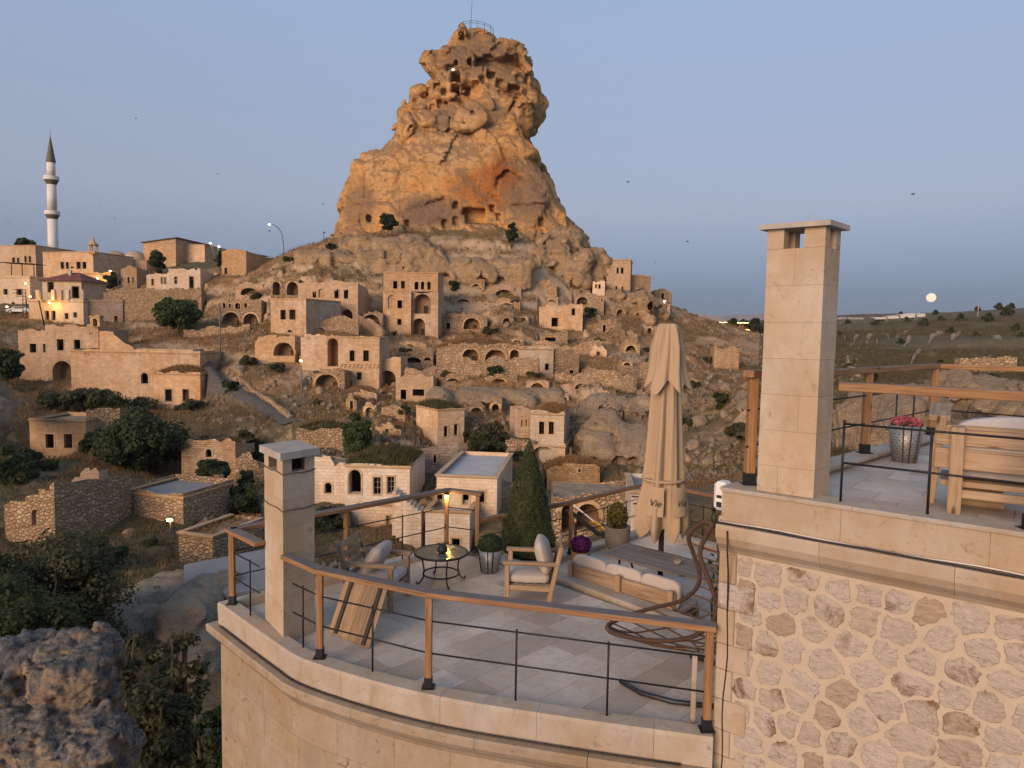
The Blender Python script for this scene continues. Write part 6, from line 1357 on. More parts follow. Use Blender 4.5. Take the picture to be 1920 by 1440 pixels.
# dark panel, yellow board and red awning near the garage
q=P3(1105,1000,40); pn=root('dark_panel_rack','dark glossy tilted panels with a yellow board near the garage','panel rack',q)
M_=Matrix.Rotation(R(38),3,'Y')@Matrix.Rotation(R(-18),3,'X'); MB().box((-.3,0,.6),(2.4,1.2,.06),M=M_).build('dark_panel',BLACKP,pn); MB().box((.75,-.5,.35),(1.5,.9,.06),M=M_).build('yellow_board',m_plain('yellow_board',(.55,.36,.05),.6),pn); MB().box((.1,.3,.75),(2.6,.18,.07),M=M_).build('white_frame',WHITEP,pn)
for x in(-.8,.8): MB().box((x,0,-.3),(.08,.8,1.6)).build('support',IRON,pn)
a=P3(1184,930,37.5);b=P3(1262,936,36.8); aw=root('awning','dark red striped awning on the small white building','awning',a)
for k,c in enumerate(((.12,.02,.03),(.5,.45,.42),(.12,.02,.03))): beam('stripe',(a.x,a.y-.3*k-.1,a.z-.12*k),(b.x,b.y-.3*k-.1,b.z-.12*k),.29,.03,m_plain('awning%d'%k,c,.8),aw,True,0)
def contour_wall(label,pts,hgt,seed,th=.55):
    """dry stone terrace wall following the ground"""
    C_=[Vector(pd(*a)) for a in pts]; rr=random.Random(seed); P_=[]
    for a,b in zip(C_,C_[1:]):
        n=max(2,int((b-a).length/.6))
        for k in range(n): P_.append(a.lerp(b,k/n))
    P_.append(C_[-1]); rt=root('terrace_wall',label,'wall',(P_[0].x,P_[0].y,float(ground(P_[0].x,P_[0].y)))); vs=[];fs=[]; h_=hgt
    for i,c in enumerate(P_):
        d=P_[min(i+1,len(P_)-1)]-P_[max(i-1,0)]; s_=Vector((d.y,-d.x,0)).normalized(); zg=float(ground(c.x,c.y)); h_=max(.3,min(hgt*1.3,h_+rr.uniform(-.35,.35)*hgt*.6)); j=rr.uniform(-.08,.08)
        for w,z in((th/2,zg-.8),(th/2*.8+j,zg+h_),(-th/2*.8+j,zg+h_-rr.uniform(0,.15)),(-th/2,zg-.8)): q=c+s_*w; vs.append((q.x,q.y,z))
        if i: fs+=[(4*i-4+k,4*i-4+k+1,4*i+k+1,4*i+k) for k in range(3)]
    fs+=[(0,1,2,3),tuple(4*(len(P_)-1)+k for k in(3,2,1,0))]; MB().add(vs,fs).build('wall',MATS['rub'],rt,world=True)
contour_wall('low rubble wall below the bright round tree',[(345,632,117),(400,630,118),(470,634,117)],1.6,1)
contour_wall('rubble wall along the bank under the arcade vaults',[(830,705,100),(900,708,99),(965,706,99),(1010,712,98)],2.2,2)
contour_wall('field wall climbing below the ridge tower',[(1120,600,139),(1150,625,130),(1175,655,120)],1.3,3)
contour_wall('broken wall above the carved cliff',[(1040,715,97),(1100,722,96),(1160,730,93),(1190,745,90)],2.0,4)
contour_wall('short wall beside the toothed band house',[(745,690,103),(790,700,101),(830,695,102)],1.6,5)
contour_wall('low wall on the grassy bank above the wide vaults',[(810,575,133),(880,582,131),(960,575,135)],1.0,6)
contour_wall('crumbling wall at the outer side of the stone path',[(450,722,96),(500,755,90),(545,785,84)],1.0,7)
contour_wall('rubble wall holding the bank under the collapsed house',[(1000,640,117),(1060,652,114),(1120,660,113)],1.8,8)
contour_wall('garden wall behind the slab roof hut',[(360,905,68),(420,930,64),(490,935,63)],1.5,9)
contour_wall('loose wall between the pale house and the stacked arches',[(672,610,121),(700,622,118),(718,635,116)],1.8,10)
contour_wall('fallen wall on the slope behind the parasol',[(1235,700,105),(1270,720,100),(1310,735,96)],1.5,11)
# ------------------------------------------------------------------ stone path
# road strip following ground points
pp_=[(372,655,106),(392,690,101.5),(410,712,97.5),(440,732,93.5),(480,757,89),(520,780,85),(548,795,82)]
C_=[Vector(pd(*a)) for a in pp_]; V=[];Fq=[]; path=[]
for i in range(len(C_)-1):
    for k in range(8): path.append(C_[i].lerp(C_[i+1],k/8))
path.append(C_[-1])
for i,c in enumerate(path):
    d=(path[min(i+1,len(path)-1)]-path[max(i-1,0)]); d.z=0; d.normalize(); s_=Vector((d.y,-d.x,0))
    for w in(-1.35,-.7,0,.7,1.35): q=c+s_*w; V.append((q.x,q.y,float(max(ground(q.x,q.y)+.12,c.z+.05)) if abs(w)<1 else float(min(ground(q.x,q.y)+.1,c.z+.2))))
for i in range(len(path)-1):
    for k in range(4): Fq.append((i*5+k,i*5+k+1,(i+1)*5+k+1,(i+1)*5+k))
COB=m_rubble('cobbles',(.24,.225,.215),5.0); tag(npmesh('cobbled_path',np.array(V),np.array(Fq),COB),kind='structure')
# concrete roof terrace in the left foreground and village lane
a=[P3(345,1062,37),P3(497,1045,40),P3(520,1095,34),P3(430,1100,33),P3(345,1092,34)]; zc=sum(p.z for p in a)/5
rs=root('concrete_roof','flat grey concrete roof below the left terrace corner','roof',(a[0].x,a[0].y,zc-1)); MB().prism([(p.x,p.y) for p in a],zc-.25,zc).build('slab',ROOFC,rs,world=True); MB().prism([(p.x+.1,p.y) for p in a],zc-6,zc-.252).build('wall',MATS['mas'],rs,world=True)
a=[P3(-20,640,118),P3(34,606,138),P3(58,598,143),P3(20,596,146),P3(-40,600,144)]
V=[]; 
lane=MB(); lane.add([(p.x,p.y,p.z+.15) for p in a],[(0,1,2,3,4)]); tag(lane.build('village_lane',m_plain('asphalt',(.07,.07,.075),.9),None),kind='structure')
# ================================================================== trees and shrubs
BARK=m_plain('tree_bark',(.09,.065,.045),.95,.1,0,.3,6,.6,.03)
LEAFA=m_leaf('leaf_fresh',(.042,.068,.022),(.085,.115,.038),.6,.35); LEAFB=m_leaf('leaf_dark',(.032,.050,.020),(.075,.092,.036),.6,.4); LEAFC=m_leaf('leaf_dusky',(.050,.058,.026),(.105,.105,.046),.6,.4)
def tree(name,label,base,h,rx,mat,seed,n=7000,leaf=.22,clumps=26,trunk=.3,stems=1,group=None,sq=.75,low=.25,thin=.55):
    g=np.random.default_rng(seed); r=root(name,label,'tree',tuple(base),0,group); tips=[]
    for s_ in range(stems):
        off=g.normal(size=2)*rx*.12*(stems>1); lean=g.normal(size=2)*rx*.25
        bar('trunk',[(off[0],off[1],-.6),(off[0]+lean[0]*.3,off[1]+lean[1]*.3,h*.25),(off[0]+lean[0]*.7,off[1]+lean[1]*.7,h*.55),(off[0]+lean[0],off[1]+lean[1],h*.85)],[trunk*h*.06+.05,trunk*h*.05+.03,trunk*h*.03+.02,.02],BARK,r,n=7)
    cc=[]
    for k in range(clumps):
        d=g.normal(size=3); d/=np.linalg.norm(d); rad=g.random()**.45; c=np.array([d[0]*rx*rad*.82,d[1]*rx*rad*.82,h*(low+(1-low)*.5)+d[2]*rad*h*(1-low)*.42]); cc.append((c,rx*g.uniform(.22,.40)))
        if k%2==0: bar('limb',[(0,0,h*.3+.1*h*g.random()),tuple(c*np.array([.55,.55,.85])),tuple(c)],[.025*h*trunk+.02,.02,.008],BARK,r,n=5)
    P=[];N=[]; m=n//clumps
    for c,rc in cc:
        d=g.normal(size=(m,3)); d/=np.linalg.norm(d,axis=1)[:,None]; rr=rc*(1-thin*g.random(m)**1.5); q=d*rr[:,None]*np.array([1,1,sq]); P.append(q+c); d[:,2]+=.5; N.append(d)
    leaves('crown',np.concatenate(P),np.concatenate(N),leaf,mat,r,g,asp=.6,tilt=.6); return r
def T(name,label,px,py,ptop,D,rxpx,mat,seed,**k):
    b=pd(px,py,D); b[2]=min(b[2],float(ground(b[0],b[1]))) if abs(b[2]-float(ground(b[0],b[1])))<4 else b[2]; h=pd(px,ptop,D)[2]-b[2]; return tree(name,label,b,h,rxpx*D/F,mat,seed,**k)
T('round_tree','bright green round tree by the old town wall',335,612,556,118,46,LEAFA,1,n=11000,leaf=.24,low=.12,clumps=40)
T('walnut_tree','large dark spreading tree beside the corbel row house',270,900,762,72,80,LEAFB,2,n=20000,leaf=.20,low=.08,clumps=64,stems=3)
T('fig_tree','leafy dark tree under the projecting bay',372,822,740,88,38,LEAFB,3,n=8000,leaf=.2,low=.1)
T('ivy_tree','small dark tree against the corbel row house wall',178,862,800,75,26,LEAFB,4,n=6000,leaf=.17,low=.05)
T('bushy_tree','dark green leafy tree above the sash window house roof',672,850,768,68,36,LEAFA,5,n=11000,leaf=.17,low=.05,clumps=34)
T('stair_tree','small dark tree beside the grass mound roof house',757,790,760,82,17,LEAFB,6,n=3500,leaf=.16,low=.05)
T('castle_tree','lone round tree at the foot of the rock castle',728,434,399,147,17,LEAFB,7,n=3500,leaf=.3,low=.35)
T('castle_shrub','small round shrub beside the castle caves',960,432,410,147,11,LEAFB,8,n=1800,leaf=.3,low=.1)
T('village_tree','dark conifer like tree before the brown mosque hall',295,502,468,160,20,LEAFB,9,n=4200,leaf=.3,low=.1)
T('roofline_tree','distant tree behind the pale flat roofed building',48,470,447,185,16,LEAFB,10,n=2500,leaf=.4,low=.2)
T('lane_tree','dark trees filling the gap beside the lit annex',212,548,505,150,14,LEAFB,11,n=3500,leaf=.3,low=.05)
T('tower_tree','small dark tree beside the square tower stump',412,500,468,155,9,LEAFB,12,n=1800,leaf=.3,low=.1)
T('courtyard_tree','dark bushes below the golden stone house',190,770,725,92,40,LEAFC,13,n=7000,leaf=.22,low=.02)
T('edge_tree','dark leafy mass at the left edge below the outcrop',20,960,830,60,52,LEAFB,14,n=12000,leaf=.18,low=.02,clumps=40)
T('wall_bush','dark bush before the crumbling golden wall',395,930,858,66,36,LEAFB,15,n=7000,leaf=.16,low=.02)
T('vine_bush','round vine bush on the ragged rubble wall',460,903,870,68,16,LEAFB,16,n=3000,leaf=.15,low=.02)
T('gully_tree','tall loose leaved tree in the left gully',130,1250,985,29,150,LEAFC,17,n=15000,leaf=.10,low=.03,clumps=60,stems=4,thin=.8)
T('ailanthus_tree','loose leaved sapling in front of the gully cliff',330,1345,1150,21,62,LEAFC,18,n=5500,leaf=.085,low=.03,clumps=46,stems=4,thin=.85)
T('lower_tree','dark tree beside the big lichen boulder',300,1470,1265,17.5,80,LEAFC,19,n=9000,leaf=.075,low=.02,clumps=52,stems=3,thin=.8)
T('side_tree','dark tree rising behind the lichen boulder',60,1330,1050,24,120,LEAFB,20,n=12000,leaf=.09,low=.02,clumps=50,stems=3,thin=.8)
T('gully_bush','dark bush filling the shadowed gully bottom',390,1420,1270,20,60,LEAFB,22,n=7000,leaf=.08,low=.02,clumps=30)
T('grove_bush','green bush by the basement of the sash window house',610,1010,945,54,34,LEAFB,21,n=6000,leaf=.14,low=.02)
T('thicket_tree','olive leaved thicket between the chapel ruin and the gully',110,1120,990,38,95,LEAFC,31,n=12000,leaf=.12,low=.0,clumps=48,stems=4,thin=.8)
T('corner_tree','dark tree standing above the lichen boulder',-10,1240,1010,27,90,LEAFB,33,n=10000,leaf=.10,low=.0,clumps=44,stems=3,thin=.8)
T('hollow_tree','thin tree in the hollow beside the terrace building',215,1400,1130,20,70,LEAFC,34,n=8000,leaf=.08,low=.0,clumps=46,stems=4,thin=.85)
T('verge_bush','dark shrubs left of the golden stone house',14,720,640,100,30,LEAFB,41,n=5000,leaf=.22,low=.0)
T('bank_bush','dark leafy shrubs under the golden house arch',120,775,725,90,46,LEAFC,42,n=6000,leaf=.2,low=.0)
T('shade_tree','dark leafy tree behind the chapel niche ruin',60,905,840,66,44,LEAFB,43,n=7000,leaf=.17,low=.0)
T('ruin_bush','rounded shrub between the slab roof hut and the crumbling wall',455,965,905,60,36,LEAFB,44,n=5000,leaf=.15,low=.0)
T('slope_tree','small dark tree on the bank below the stone path',470,850,800,77,28,LEAFB,45,n=5000,leaf=.18,low=.0)
T('niche_bush','dark creeping bush beside the lane below the long house',240,775,745,95,50,LEAFC,46,n=5000,leaf=.2,low=.0)
T('gully_shrub','green thicket in the gully between the grass roof house and the pale house',915,855,790,76,42,LEAFC,47,n=6500,leaf=.17,low=.0)
# shrubs on the slopes: individuals of one kind
base=[tree('slope_shrub','low dark green shrub on the ruined hillside',(0,0,-50-5*i),1.0,.8,LEAFC if i else LEAFB,60+i,n=900,leaf=.16,clumps=9,trunk=.15,low=.0,group='low shrubs on the hillside') for i in range(3)]
def copytree(o,loc,sc,rz):
    c=o.copy(); COL.objects.link(c); c.location=loc; c.scale=(sc,sc,sc); c.rotation_euler=(0,0,rz)
    for ch in o.children: d=ch.copy(); COL.objects.link(d); d.parent=c
    return c
gs=np.random.default_rng(77); spots=[(620,460,142),(540,478,141),(700,452,145),(865,480,143),(930,478,143),(980,500,141),(850,545,138),(960,570,136),(1030,555,141),(1105,590,140),(1150,620,132),(1210,660,118),(1180,655,120),(1120,640,122),(920,620,122),(860,640,117),(760,640,116),(690,560,126),(640,575,124),(1100,690,105),(1160,720,97),(1225,700,108),(1270,700,112),(1300,740,96),(930,720,98),(1000,712,98),(840,715,98),(900,850,74),(930,890,66),(870,860,72),(890,820,79),(1120,835,77),(1140,800,80),(1090,810,79),(480,540,132),(470,690,102),(430,740,93),(520,700,99),(600,750,91),(660,760,90),(700,730,95),(560,830,75),(500,830,76),(1330,690,120),(1290,820,76),(1350,780,84),(1390,840,62),(280,1010,47),(220,1060,40),(340,940,61),(1000,900,62),(970,860,71),(600,540,128),(1250,650,130),(740,600,121),(720,690,104)]
first=[True]*3
for i,(px,py,D) in enumerate(spots):
    q=pd(px,py,D); b=base[i%3]; z=float(ground(q[0],q[1])); sc=gs.uniform(.7,1.9)
    if first[i%3]: b.location=(q[0],q[1],z-.1); b.scale=(sc,)*3; first[i%3]=False
    else: copytree(b,(q[0],q[1],z-.1),sc,gs.random()*6)
# grass over the hillside
def scatter(n,seed,dmin,dmax,azr=(-38,38)):
    g=np.random.default_rng(seed); a=np.radians(azr[0]+(azr[1]-azr[0])*g.random(n)); r=np.exp(np.log(dmin)+(np.log(dmax)-np.log(dmin))*g.random(n)); x=r*np.sin(a); y=r*np.cos(a); return x,y,ground(x,y),g
def free(x,y):
    ok=np.ones(len(x),bool)
    for h in HS:
        dx=x-h['p'][0]; dy=y-h['p'][1]; u=dx*h['u'][0]+dy*h['u'][1]; w=-(dx*h['nrm'][0]+dy*h['nrm'][1]); ok&=~((u>h['ul']-.1)&(u<h['ur']+.1)&(w>-.4)&(w<h['dep']))
    Cp=np.array([[c.x,c.y] for c in path]); 
    for c in Cp: ok&=((x-c[0])**2+(y-c[1])**2)>2.2
    return ok
for nm,mat,n,sd,th,hh in(('dry_grass',DRYG,90000,5,-.12,(.25,.5)),('green_grass',GRNG,52000,6,.02,(.25,.45))):
    x,y,z,g_=scatter(n,sd,32,175); P_=np.stack([x,y,np.zeros_like(x)],1); k=fbm(P_/11+(0 if sd==5 else 40),3); gul=(np.degrees(np.arctan2(x,y))<-12)&(np.hypot(x,y)<76); m=((k>th)|(gul&(sd==6)))&free(x,y)&~((np.degrees(np.arctan2(x,y))>19)&(np.hypot(x,y)>44)); m&=(~gul)|(g_.random(n)<(.12 if sd==5 else 1.0)); e=.6; sl_=np.hypot(ground(x+e,y)-ground(x-e,y),ground(x,y+e)-ground(x,y-e))/(2*e); m&=(sl_<1.1)
    P_=np.stack([x,y,z],1)[m]; o=tufts(nm,P_,(hh[0]+hh[1]*g_.random(len(P_)))*np.clip(np.hypot(x,y)[m]/110,.45,1),mat,None,sd,per=5,spread=.9); tag(o,'dry golden grass covering the ruined hillside' if sd==5 else 'green grass patches between the ruins','grass',kind='stuff')
# scattered stones and boulders
def bmesh_rock(seed,sub=3):
    bm=bmesh.new(); bmesh.ops.create_icosphere(bm,subdivisions=sub,radius=1); P=np.array([v.co[:] for v in bm.verts]); g=np.random.default_rng(seed); P*=g.uniform(.6,1.1,3); P*=(1+.35*fbm(P*1.1+seed*5,3)+.12*ridged(P*2.5+seed,2))[:,None]
    for v,p in zip(bm.verts,P): v.co=p
    me=bpy.data.meshes.new('boulder'); bm.to_mesh(me); bm.free(); fin(me,False); me.materials.append(PALER); return me
RM=[bmesh_rock(i) for i in range(6)]
big=[(890,510,142,1.6),(935,500,142,2.0),(960,555,139,1.8),(900,560,139,1.5),(925,575,136,1.6),(950,600,127,1.2),(650,460,145,1.0),(1030,700,100,1.5),(950,700,100,1.4),(870,820,80,1.4),(960,795,82,1.0),(868,840,76,1.8),(440,690,103,1.6),(455,705,100,1.7),(520,670,104,1.2),(600,730,95,1.2),(470,800,80,1.0),(1280,690,118,1.4),(1300,665,128,1.3),(1330,720,102,1.6),(1360,740,94,1.5),(1280,760,88,1.6),(1310,800,76,1.5),(1390,770,84,1.6),(1350,860,58,1.2),(1395,800,72,1.4),(1300,850,66,1.3),(1330,870,58,1.5),(1400,740,95,1.5),(1360,800,74,1.2),(1220,720,100,1.5),(1170,740,92,1.4),(1090,745,92,1.3),(1250,740,92,1.5),(1480,720,100,1.7),(1600,720,75,1.4),(240,1000,50,.8),(190,1150,31,.8),(210,1130,33,.7),(700,720,97,.9),(740,700,101,.9),(690,640,113,1.0),(820,690,103,.9)]
for i,(px,py,D,s_) in enumerate(big):
    q=pd(px,py,D); z=float(ground(q[0],q[1])); o=obj('slope_boulder',RM[i%6],None); o.location=(q[0],q[1],z+.1*s_); s_*=.55; o.scale=(s_*1.2,s_,s_*.8); o.rotation_euler=(gs.random(),gs.random(),gs.random()*6); tag(o,'pale weathered boulder lying on the hillside','boulder','boulders on the hillside')
x,y,z,g_=scatter(22000,9,40,168,(-24,26)); k=fbm(np.stack([x,y,x*0],1)/8+20,3); m=(k>.0)&free(x,y); x,y,z=x[m],y[m],z[m]; n=len(x)
OV=np.array([(1,0,0),(-1,0,0),(0,1,0),(0,-1,0),(0,0,1),(0,0,-1)],float); OF=np.array([(0,2,4),(2,1,4),(1,3,4),(3,0,4),(2,0,5),(1,2,5),(3,1,5),(0,3,5)])
sz_=(.10+.36*g_.random(n)**3)[:,None,None]; V=OV[None]*sz_*g_.uniform(.6,1.3,(n,6,3))+np.stack([x,y,z+.05],1)[:,None,:]; Fq=(OF[None]+6*np.arange(n)[:,None,None]).reshape(-1,3)
o=npmesh('rubble_stones',V.reshape(-1,3),Fq,PALER,smooth=False); tag(o,'loose fallen stones strewn over the hillside','stones',kind='stuff')
# ================================================================== lamps and poles
LED=m_emit('white_lamp',(1.0,.86,.62),14); WLED=m_emit('amber_lamp',(1.0,.55,.15),14); POLE=m_plain('grey_pole',(.16,.15,.14),.7,.3,.3)
def lamp_post(label,px,py,D,pts,r=.07,head=None,mat=None,lit=True,cat='street lamp'):
    q=P3(px,py,D); rt=root('street_lamp',label,cat,q); s=D/F
    P_=[(dx*s,0,-dy*s) for dx,dy in pts]; bar('pole',P_,r,POLE,rt,n=8); hd=P_[-1] if head is None else (head[0]*s,0,-head[1]*s)
    MB().box((hd[0],hd[1],hd[2]),(.55,.3,.14),ch=.04).build('head',POLE,rt); MB().lathe([(0,-.16),(.16,-.12),(.2,0),(0,.02)],(hd[0],hd[1]-.1,hd[2]-.05),12,False).build('bulb',mat or LED,rt,smooth=True); return rt
lamp_post('tall curved street lamp glowing on the hill crest',532,478,141,[(0,0),(0,-18),(-3,-38),(-10,-50),(-20,-56),(-26,-56)],.09)
lamp_post('twin street lamp with the taller arm near the old tower',406,492,150,[(0,0),(-3,-14),(-11,-36)],.08); lamp_post('twin street lamp with the shorter arm near the old tower',407,492,150.3,[(0,0),(0,-14),(4,-30)],.08)
lamp_post('tall grey pole with an old lamp among the ruins',566,792,90,[(0,0),(0,-60),(-1,-118)],.10,mat=WLED)
lamp_post('short lit lamp on the earth roofed hut',320,1003,45,[(0,0),(0,-33)],.045,mat=WLED)
lamp_post('lit lamp on the hut at the ridge end',1246,571,146,[(0,0),(0,-7)],.06); lamp_post('distant lit lamp beside the dark trees',1319,640,250,[(0,0),(0,-36)],.09,mat=WLED)
lamp_post('amber street lamp shining beside the lit annex',222,540,140,[(0,0),(0,-30),(-14,-32)],.08,mat=WLED); lamp_post('lit lamp beside the dark power pylon',50,575,138,[(0,0),(0,-14),(8,-20)],.07,mat=WLED); lamp_post('lit lamp at the left lane wall',6,590,132,[(0,0),(0,-14),(8,-16)],.06,mat=WLED)
up=root('utility_pole','slim wooden utility pole above the stone path','utility pole',P3(413,690,104)); s=104/F; bar('pole',[(0,0,-.5),(0,0,120*s)],[.13,.09],POLE,up); bar('crossarm',[(-.8,0,112*s),(.8,0,112*s)],.05,POLE,up)
up=root('power_pylon','dark lattice power pole with three crossarms by the white houses','pylon',P3(47,606,136)); s=136/F
for x in(-.25,.25): bar('leg',[(x*1.6,0,-.5),(x,0,62*s)],.06,IRON,up,n=5)
for k in range(8): bar('brace',[(-.35,0,k*7*s),(.3,0,(k*7+6)*s)],.03,IRON,up,n=4)
for z_,w in((50,1.6),(56,2.2),(62,2.2)): bar('crossarm',[(-w,0,z_*s),(w*.3,0,z_*s)],.06,IRON,up,n=5)
up=root('leaning_pole','leaning wooden pole before the lamp lit house','pole',P3(83,606,126)); s=126/F; bar('pole',[(0,0,-.4),(-9*s,0,42*s)],.11,DARKW,up)
# wall lamps that light their walls
def wall_light(label,px,py,D,en,col=(1,.62,.2)):
    q=P3(px,py,D); rt=root('wall_lamp',label,'lamp',q); MB().lathe([(0,-.12),(.14,-.08),(.14,.1),(0,.14)],n=10,cap=False).build('bulb',WLED,rt,smooth=True); MB().box((0,.15,0),(.12,.3,.1)).build('bracket',IRON,rt)
    l=bpy.data.lights.new('lamp_light','POINT'); l.energy=en; l.color=col; l.shadow_soft_size=.15; lo=bpy.data.objects.new('lamp_light',l); COL.objects.link(lo); lo.parent=rt; lo.location=(0,-.6,-.3)
wall_light('glowing wall lamp under the parapet of the cream village house',93,568,133.8,160); wall_light('amber lamp glowing above the lit annex windows',183,522,152.5,200); wall_light('wall lamp shining on the white pergola house',48,531,145,70)
# things on the castle: mast, railings, lamps
q=P3(883,57,DC); ms=root('signal_mast','thin signal mast on the summit of the rock castle','mast',(q.x,q.y,zt-1.5)); bar('mast',[(0,0,-1),(.0,0,4.0),(.3,0,14)],[.06,.05,.03],IRON,ms,n=6)
sr=root('summit_railing','thin metal railing round the summit of the rock castle','railing',(q.x,q.y,zt-1))
pts=[(P3(px,56,DC).x,DC-4+dy,zt+.0+dz) for px,dy,dz in((862,0,0),(872,-1,.3),(884,-1.3,.5),(897,-1.4,.35),(910,-1,.2),(921,-.4,-.1),(926,1,-.3))]
for p in pts: bar('baluster',[(p[0],p[1],p[2]-1.6),(p[0],p[1],p[2]+1.0)],.045,IRON,sr,True,5)
for hh_ in(.55,1.0):
    bar('rail',[(p[0],p[1],p[2]+hh_) for p in pts],.035,IRON,sr,True,5)
lamp_post('small floodlight on a pole inside the upper castle cave',845,172,150,[(0,0),(0,-36),(4,-40)],.06)
for i,(px,py,lab) in enumerate(((707,306,'small floodlight post nearer the castle wall on the left shoulder'),(668,328,'small floodlight at the left end of the castle shoulder'),(607,440,'small floodlight post at the left foot of the castle'))):
    q=P3(px,py+8,DC-3 if i<2 else 147); rt=root('floodlight_post',lab,'floodlight',q); bar('post',[(0,0,-1.5),(0,0,1.2)],.05,IRON,rt,n=6); MB().box((.12,0,1.3),(.4,.25,.25),ch=.03).build('lamp_head',IRON,rt)
# ================================================================== far right slope
def m_bare(): return m_rock('bare_scar',(.56,.43,.32),(.38,.29,.21),.2,(.62,.49,.37),None,.3)
BARE=m_bare()
scars=[(1575,690,1600,712,95),(1830,690,1862,706,90),(1700,690,1730,702,110),(1578,655,1586,664,210),(1595,645,1616,662,215),(1618,625,1648,658,220),(1650,630,1668,653,225),(1672,625,1712,660,225),(1683,657,1710,682,165),(1640,664,1648,678,170),(1730,645,1776,664,200),(1775,643,1806,665,200),(1852,640,1880,655,180),(1590,670,1602,684,150)]
for i,(x0,y0,x1,y1,D) in enumerate(scars):
    g_=np.random.default_rng(i+200); n=14; V=[]; 
    nu,nv=12,10; V=[];Fq=[]
    for j in range(nv+1):
        for k in range(nu+1):
            t=j/nv; s_=k/nu-.5; px=x0+(x1-x0)*(t if i%3 else 1-t)*.75+(s_)*(x1-x0)*.55*math.sin(math.pi*(.12+.8*t))*(1+.5*math.sin(7*t+i))+(x1-x0)*.15; py=y1+(y0-y1)*t
            Dd=D*(1+.45*t); q=pd(px,py,Dd); q[2]=float(ground(q[0],q[1]))+.8-2.2*(abs(s_)*2)**3-1.6*(abs(t-.5)*2)**4; V.append(q)
    for j in range(nv):
        for k in range(nu): Fq.append((j*(nu+1)+k,j*(nu+1)+k+1,(j+1)*(nu+1)+k+1,(j+1)*(nu+1)+k))
    V=np.array(V); V[:,2]+=.5*fbm(V/5,3); o=npmesh('bare_scar',V,np.array(Fq),BARE); tag(o,'bare pale tuff scar on the dark far slope','scar','pale scars on the far slope')
ftr=[tree('far_bush','round dark bush on the far slope',(0,0,-80-9*i),3.2,2.4,LEAFB,90+i,n=700,leaf=.55,clumps=10,trunk=.15,low=.0,group='bushes on the far slope') for i in range(2)]
fs=[(1590,606,380,1),(1650,585,430,1),(1688,583,440,1.2),(1710,590,430,.8),(1755,580,450,1),(1835,578,450,1),(1872,575,450,1.4),(1890,605,380,1.6),(1895,566,470,1.2),(1800,618,330,1.2),(1850,620,320,1.3),(1728,625,320,1.2),(1765,612,350,.9),(1700,612,360,.9),(1640,615,350,.9),(1690,660,210,.6),(1780,640,260,.8),(1830,648,240,.7),(1570,640,270,.8),(1900,640,260,.9),(1860,690,100,.4),(1800,700,90,.4),(1760,690,110,.5),(1910,650,220,.6),(1590,690,110,.4),(1480,640,260,1.1),(1300,620,330,2.0),(1282,622,300,1.2),(1370,612,340,2.2),(1395,612,340,2.4),(1412,608,345,2.6),(1418,625,320,1.6),(1350,622,340,1.3),(1330,622,350,1.6),(1440,615,330,2.4),(1395,660,200,.9),(1370,668,170,.7),(1420,650,220,.9),(1330,655,190,.6),(1700,735,60,.35),(1830,735,58,.45),(1870,740,55,.5),(1790,735,60,.4),(1640,722,70,.35)]
ff=[True,True]
for i,(px,py,D,s_) in enumerate(fs):
    q=pd(px,py,D); z=float(ground(q[0],q[1])); b=ftr[i%2]
    if ff[i%2]: b.location=(q[0],q[1],z-.3); b.scale=(s_,)*3; ff[i%2]=False
    else: copytree(b,(q[0],q[1],z-.3),s_,gs.random()*6)
x,y,z,g_=scatter(34000,19,45,420,(19,40)); k=fbm(np.stack([x,y,x*0],1)/24,3); m=(k>-.05)&free(x,y); x,y,z=x[m],y[m],z[m]; rr2=np.hypot(x,y)
o=tufts('far_scrub',np.stack([x,y,z],1),(.35+.5*g_.random(len(x)))*np.clip(rr2/150,.6,2.2),m_leaf('dark_scrub',(.065,.06,.03),(.12,.09,.045),.9,.1),None,19,per=5,spread=1.0); tag(o,'dark dry scrub covering the far slope','scrub',kind='stuff')
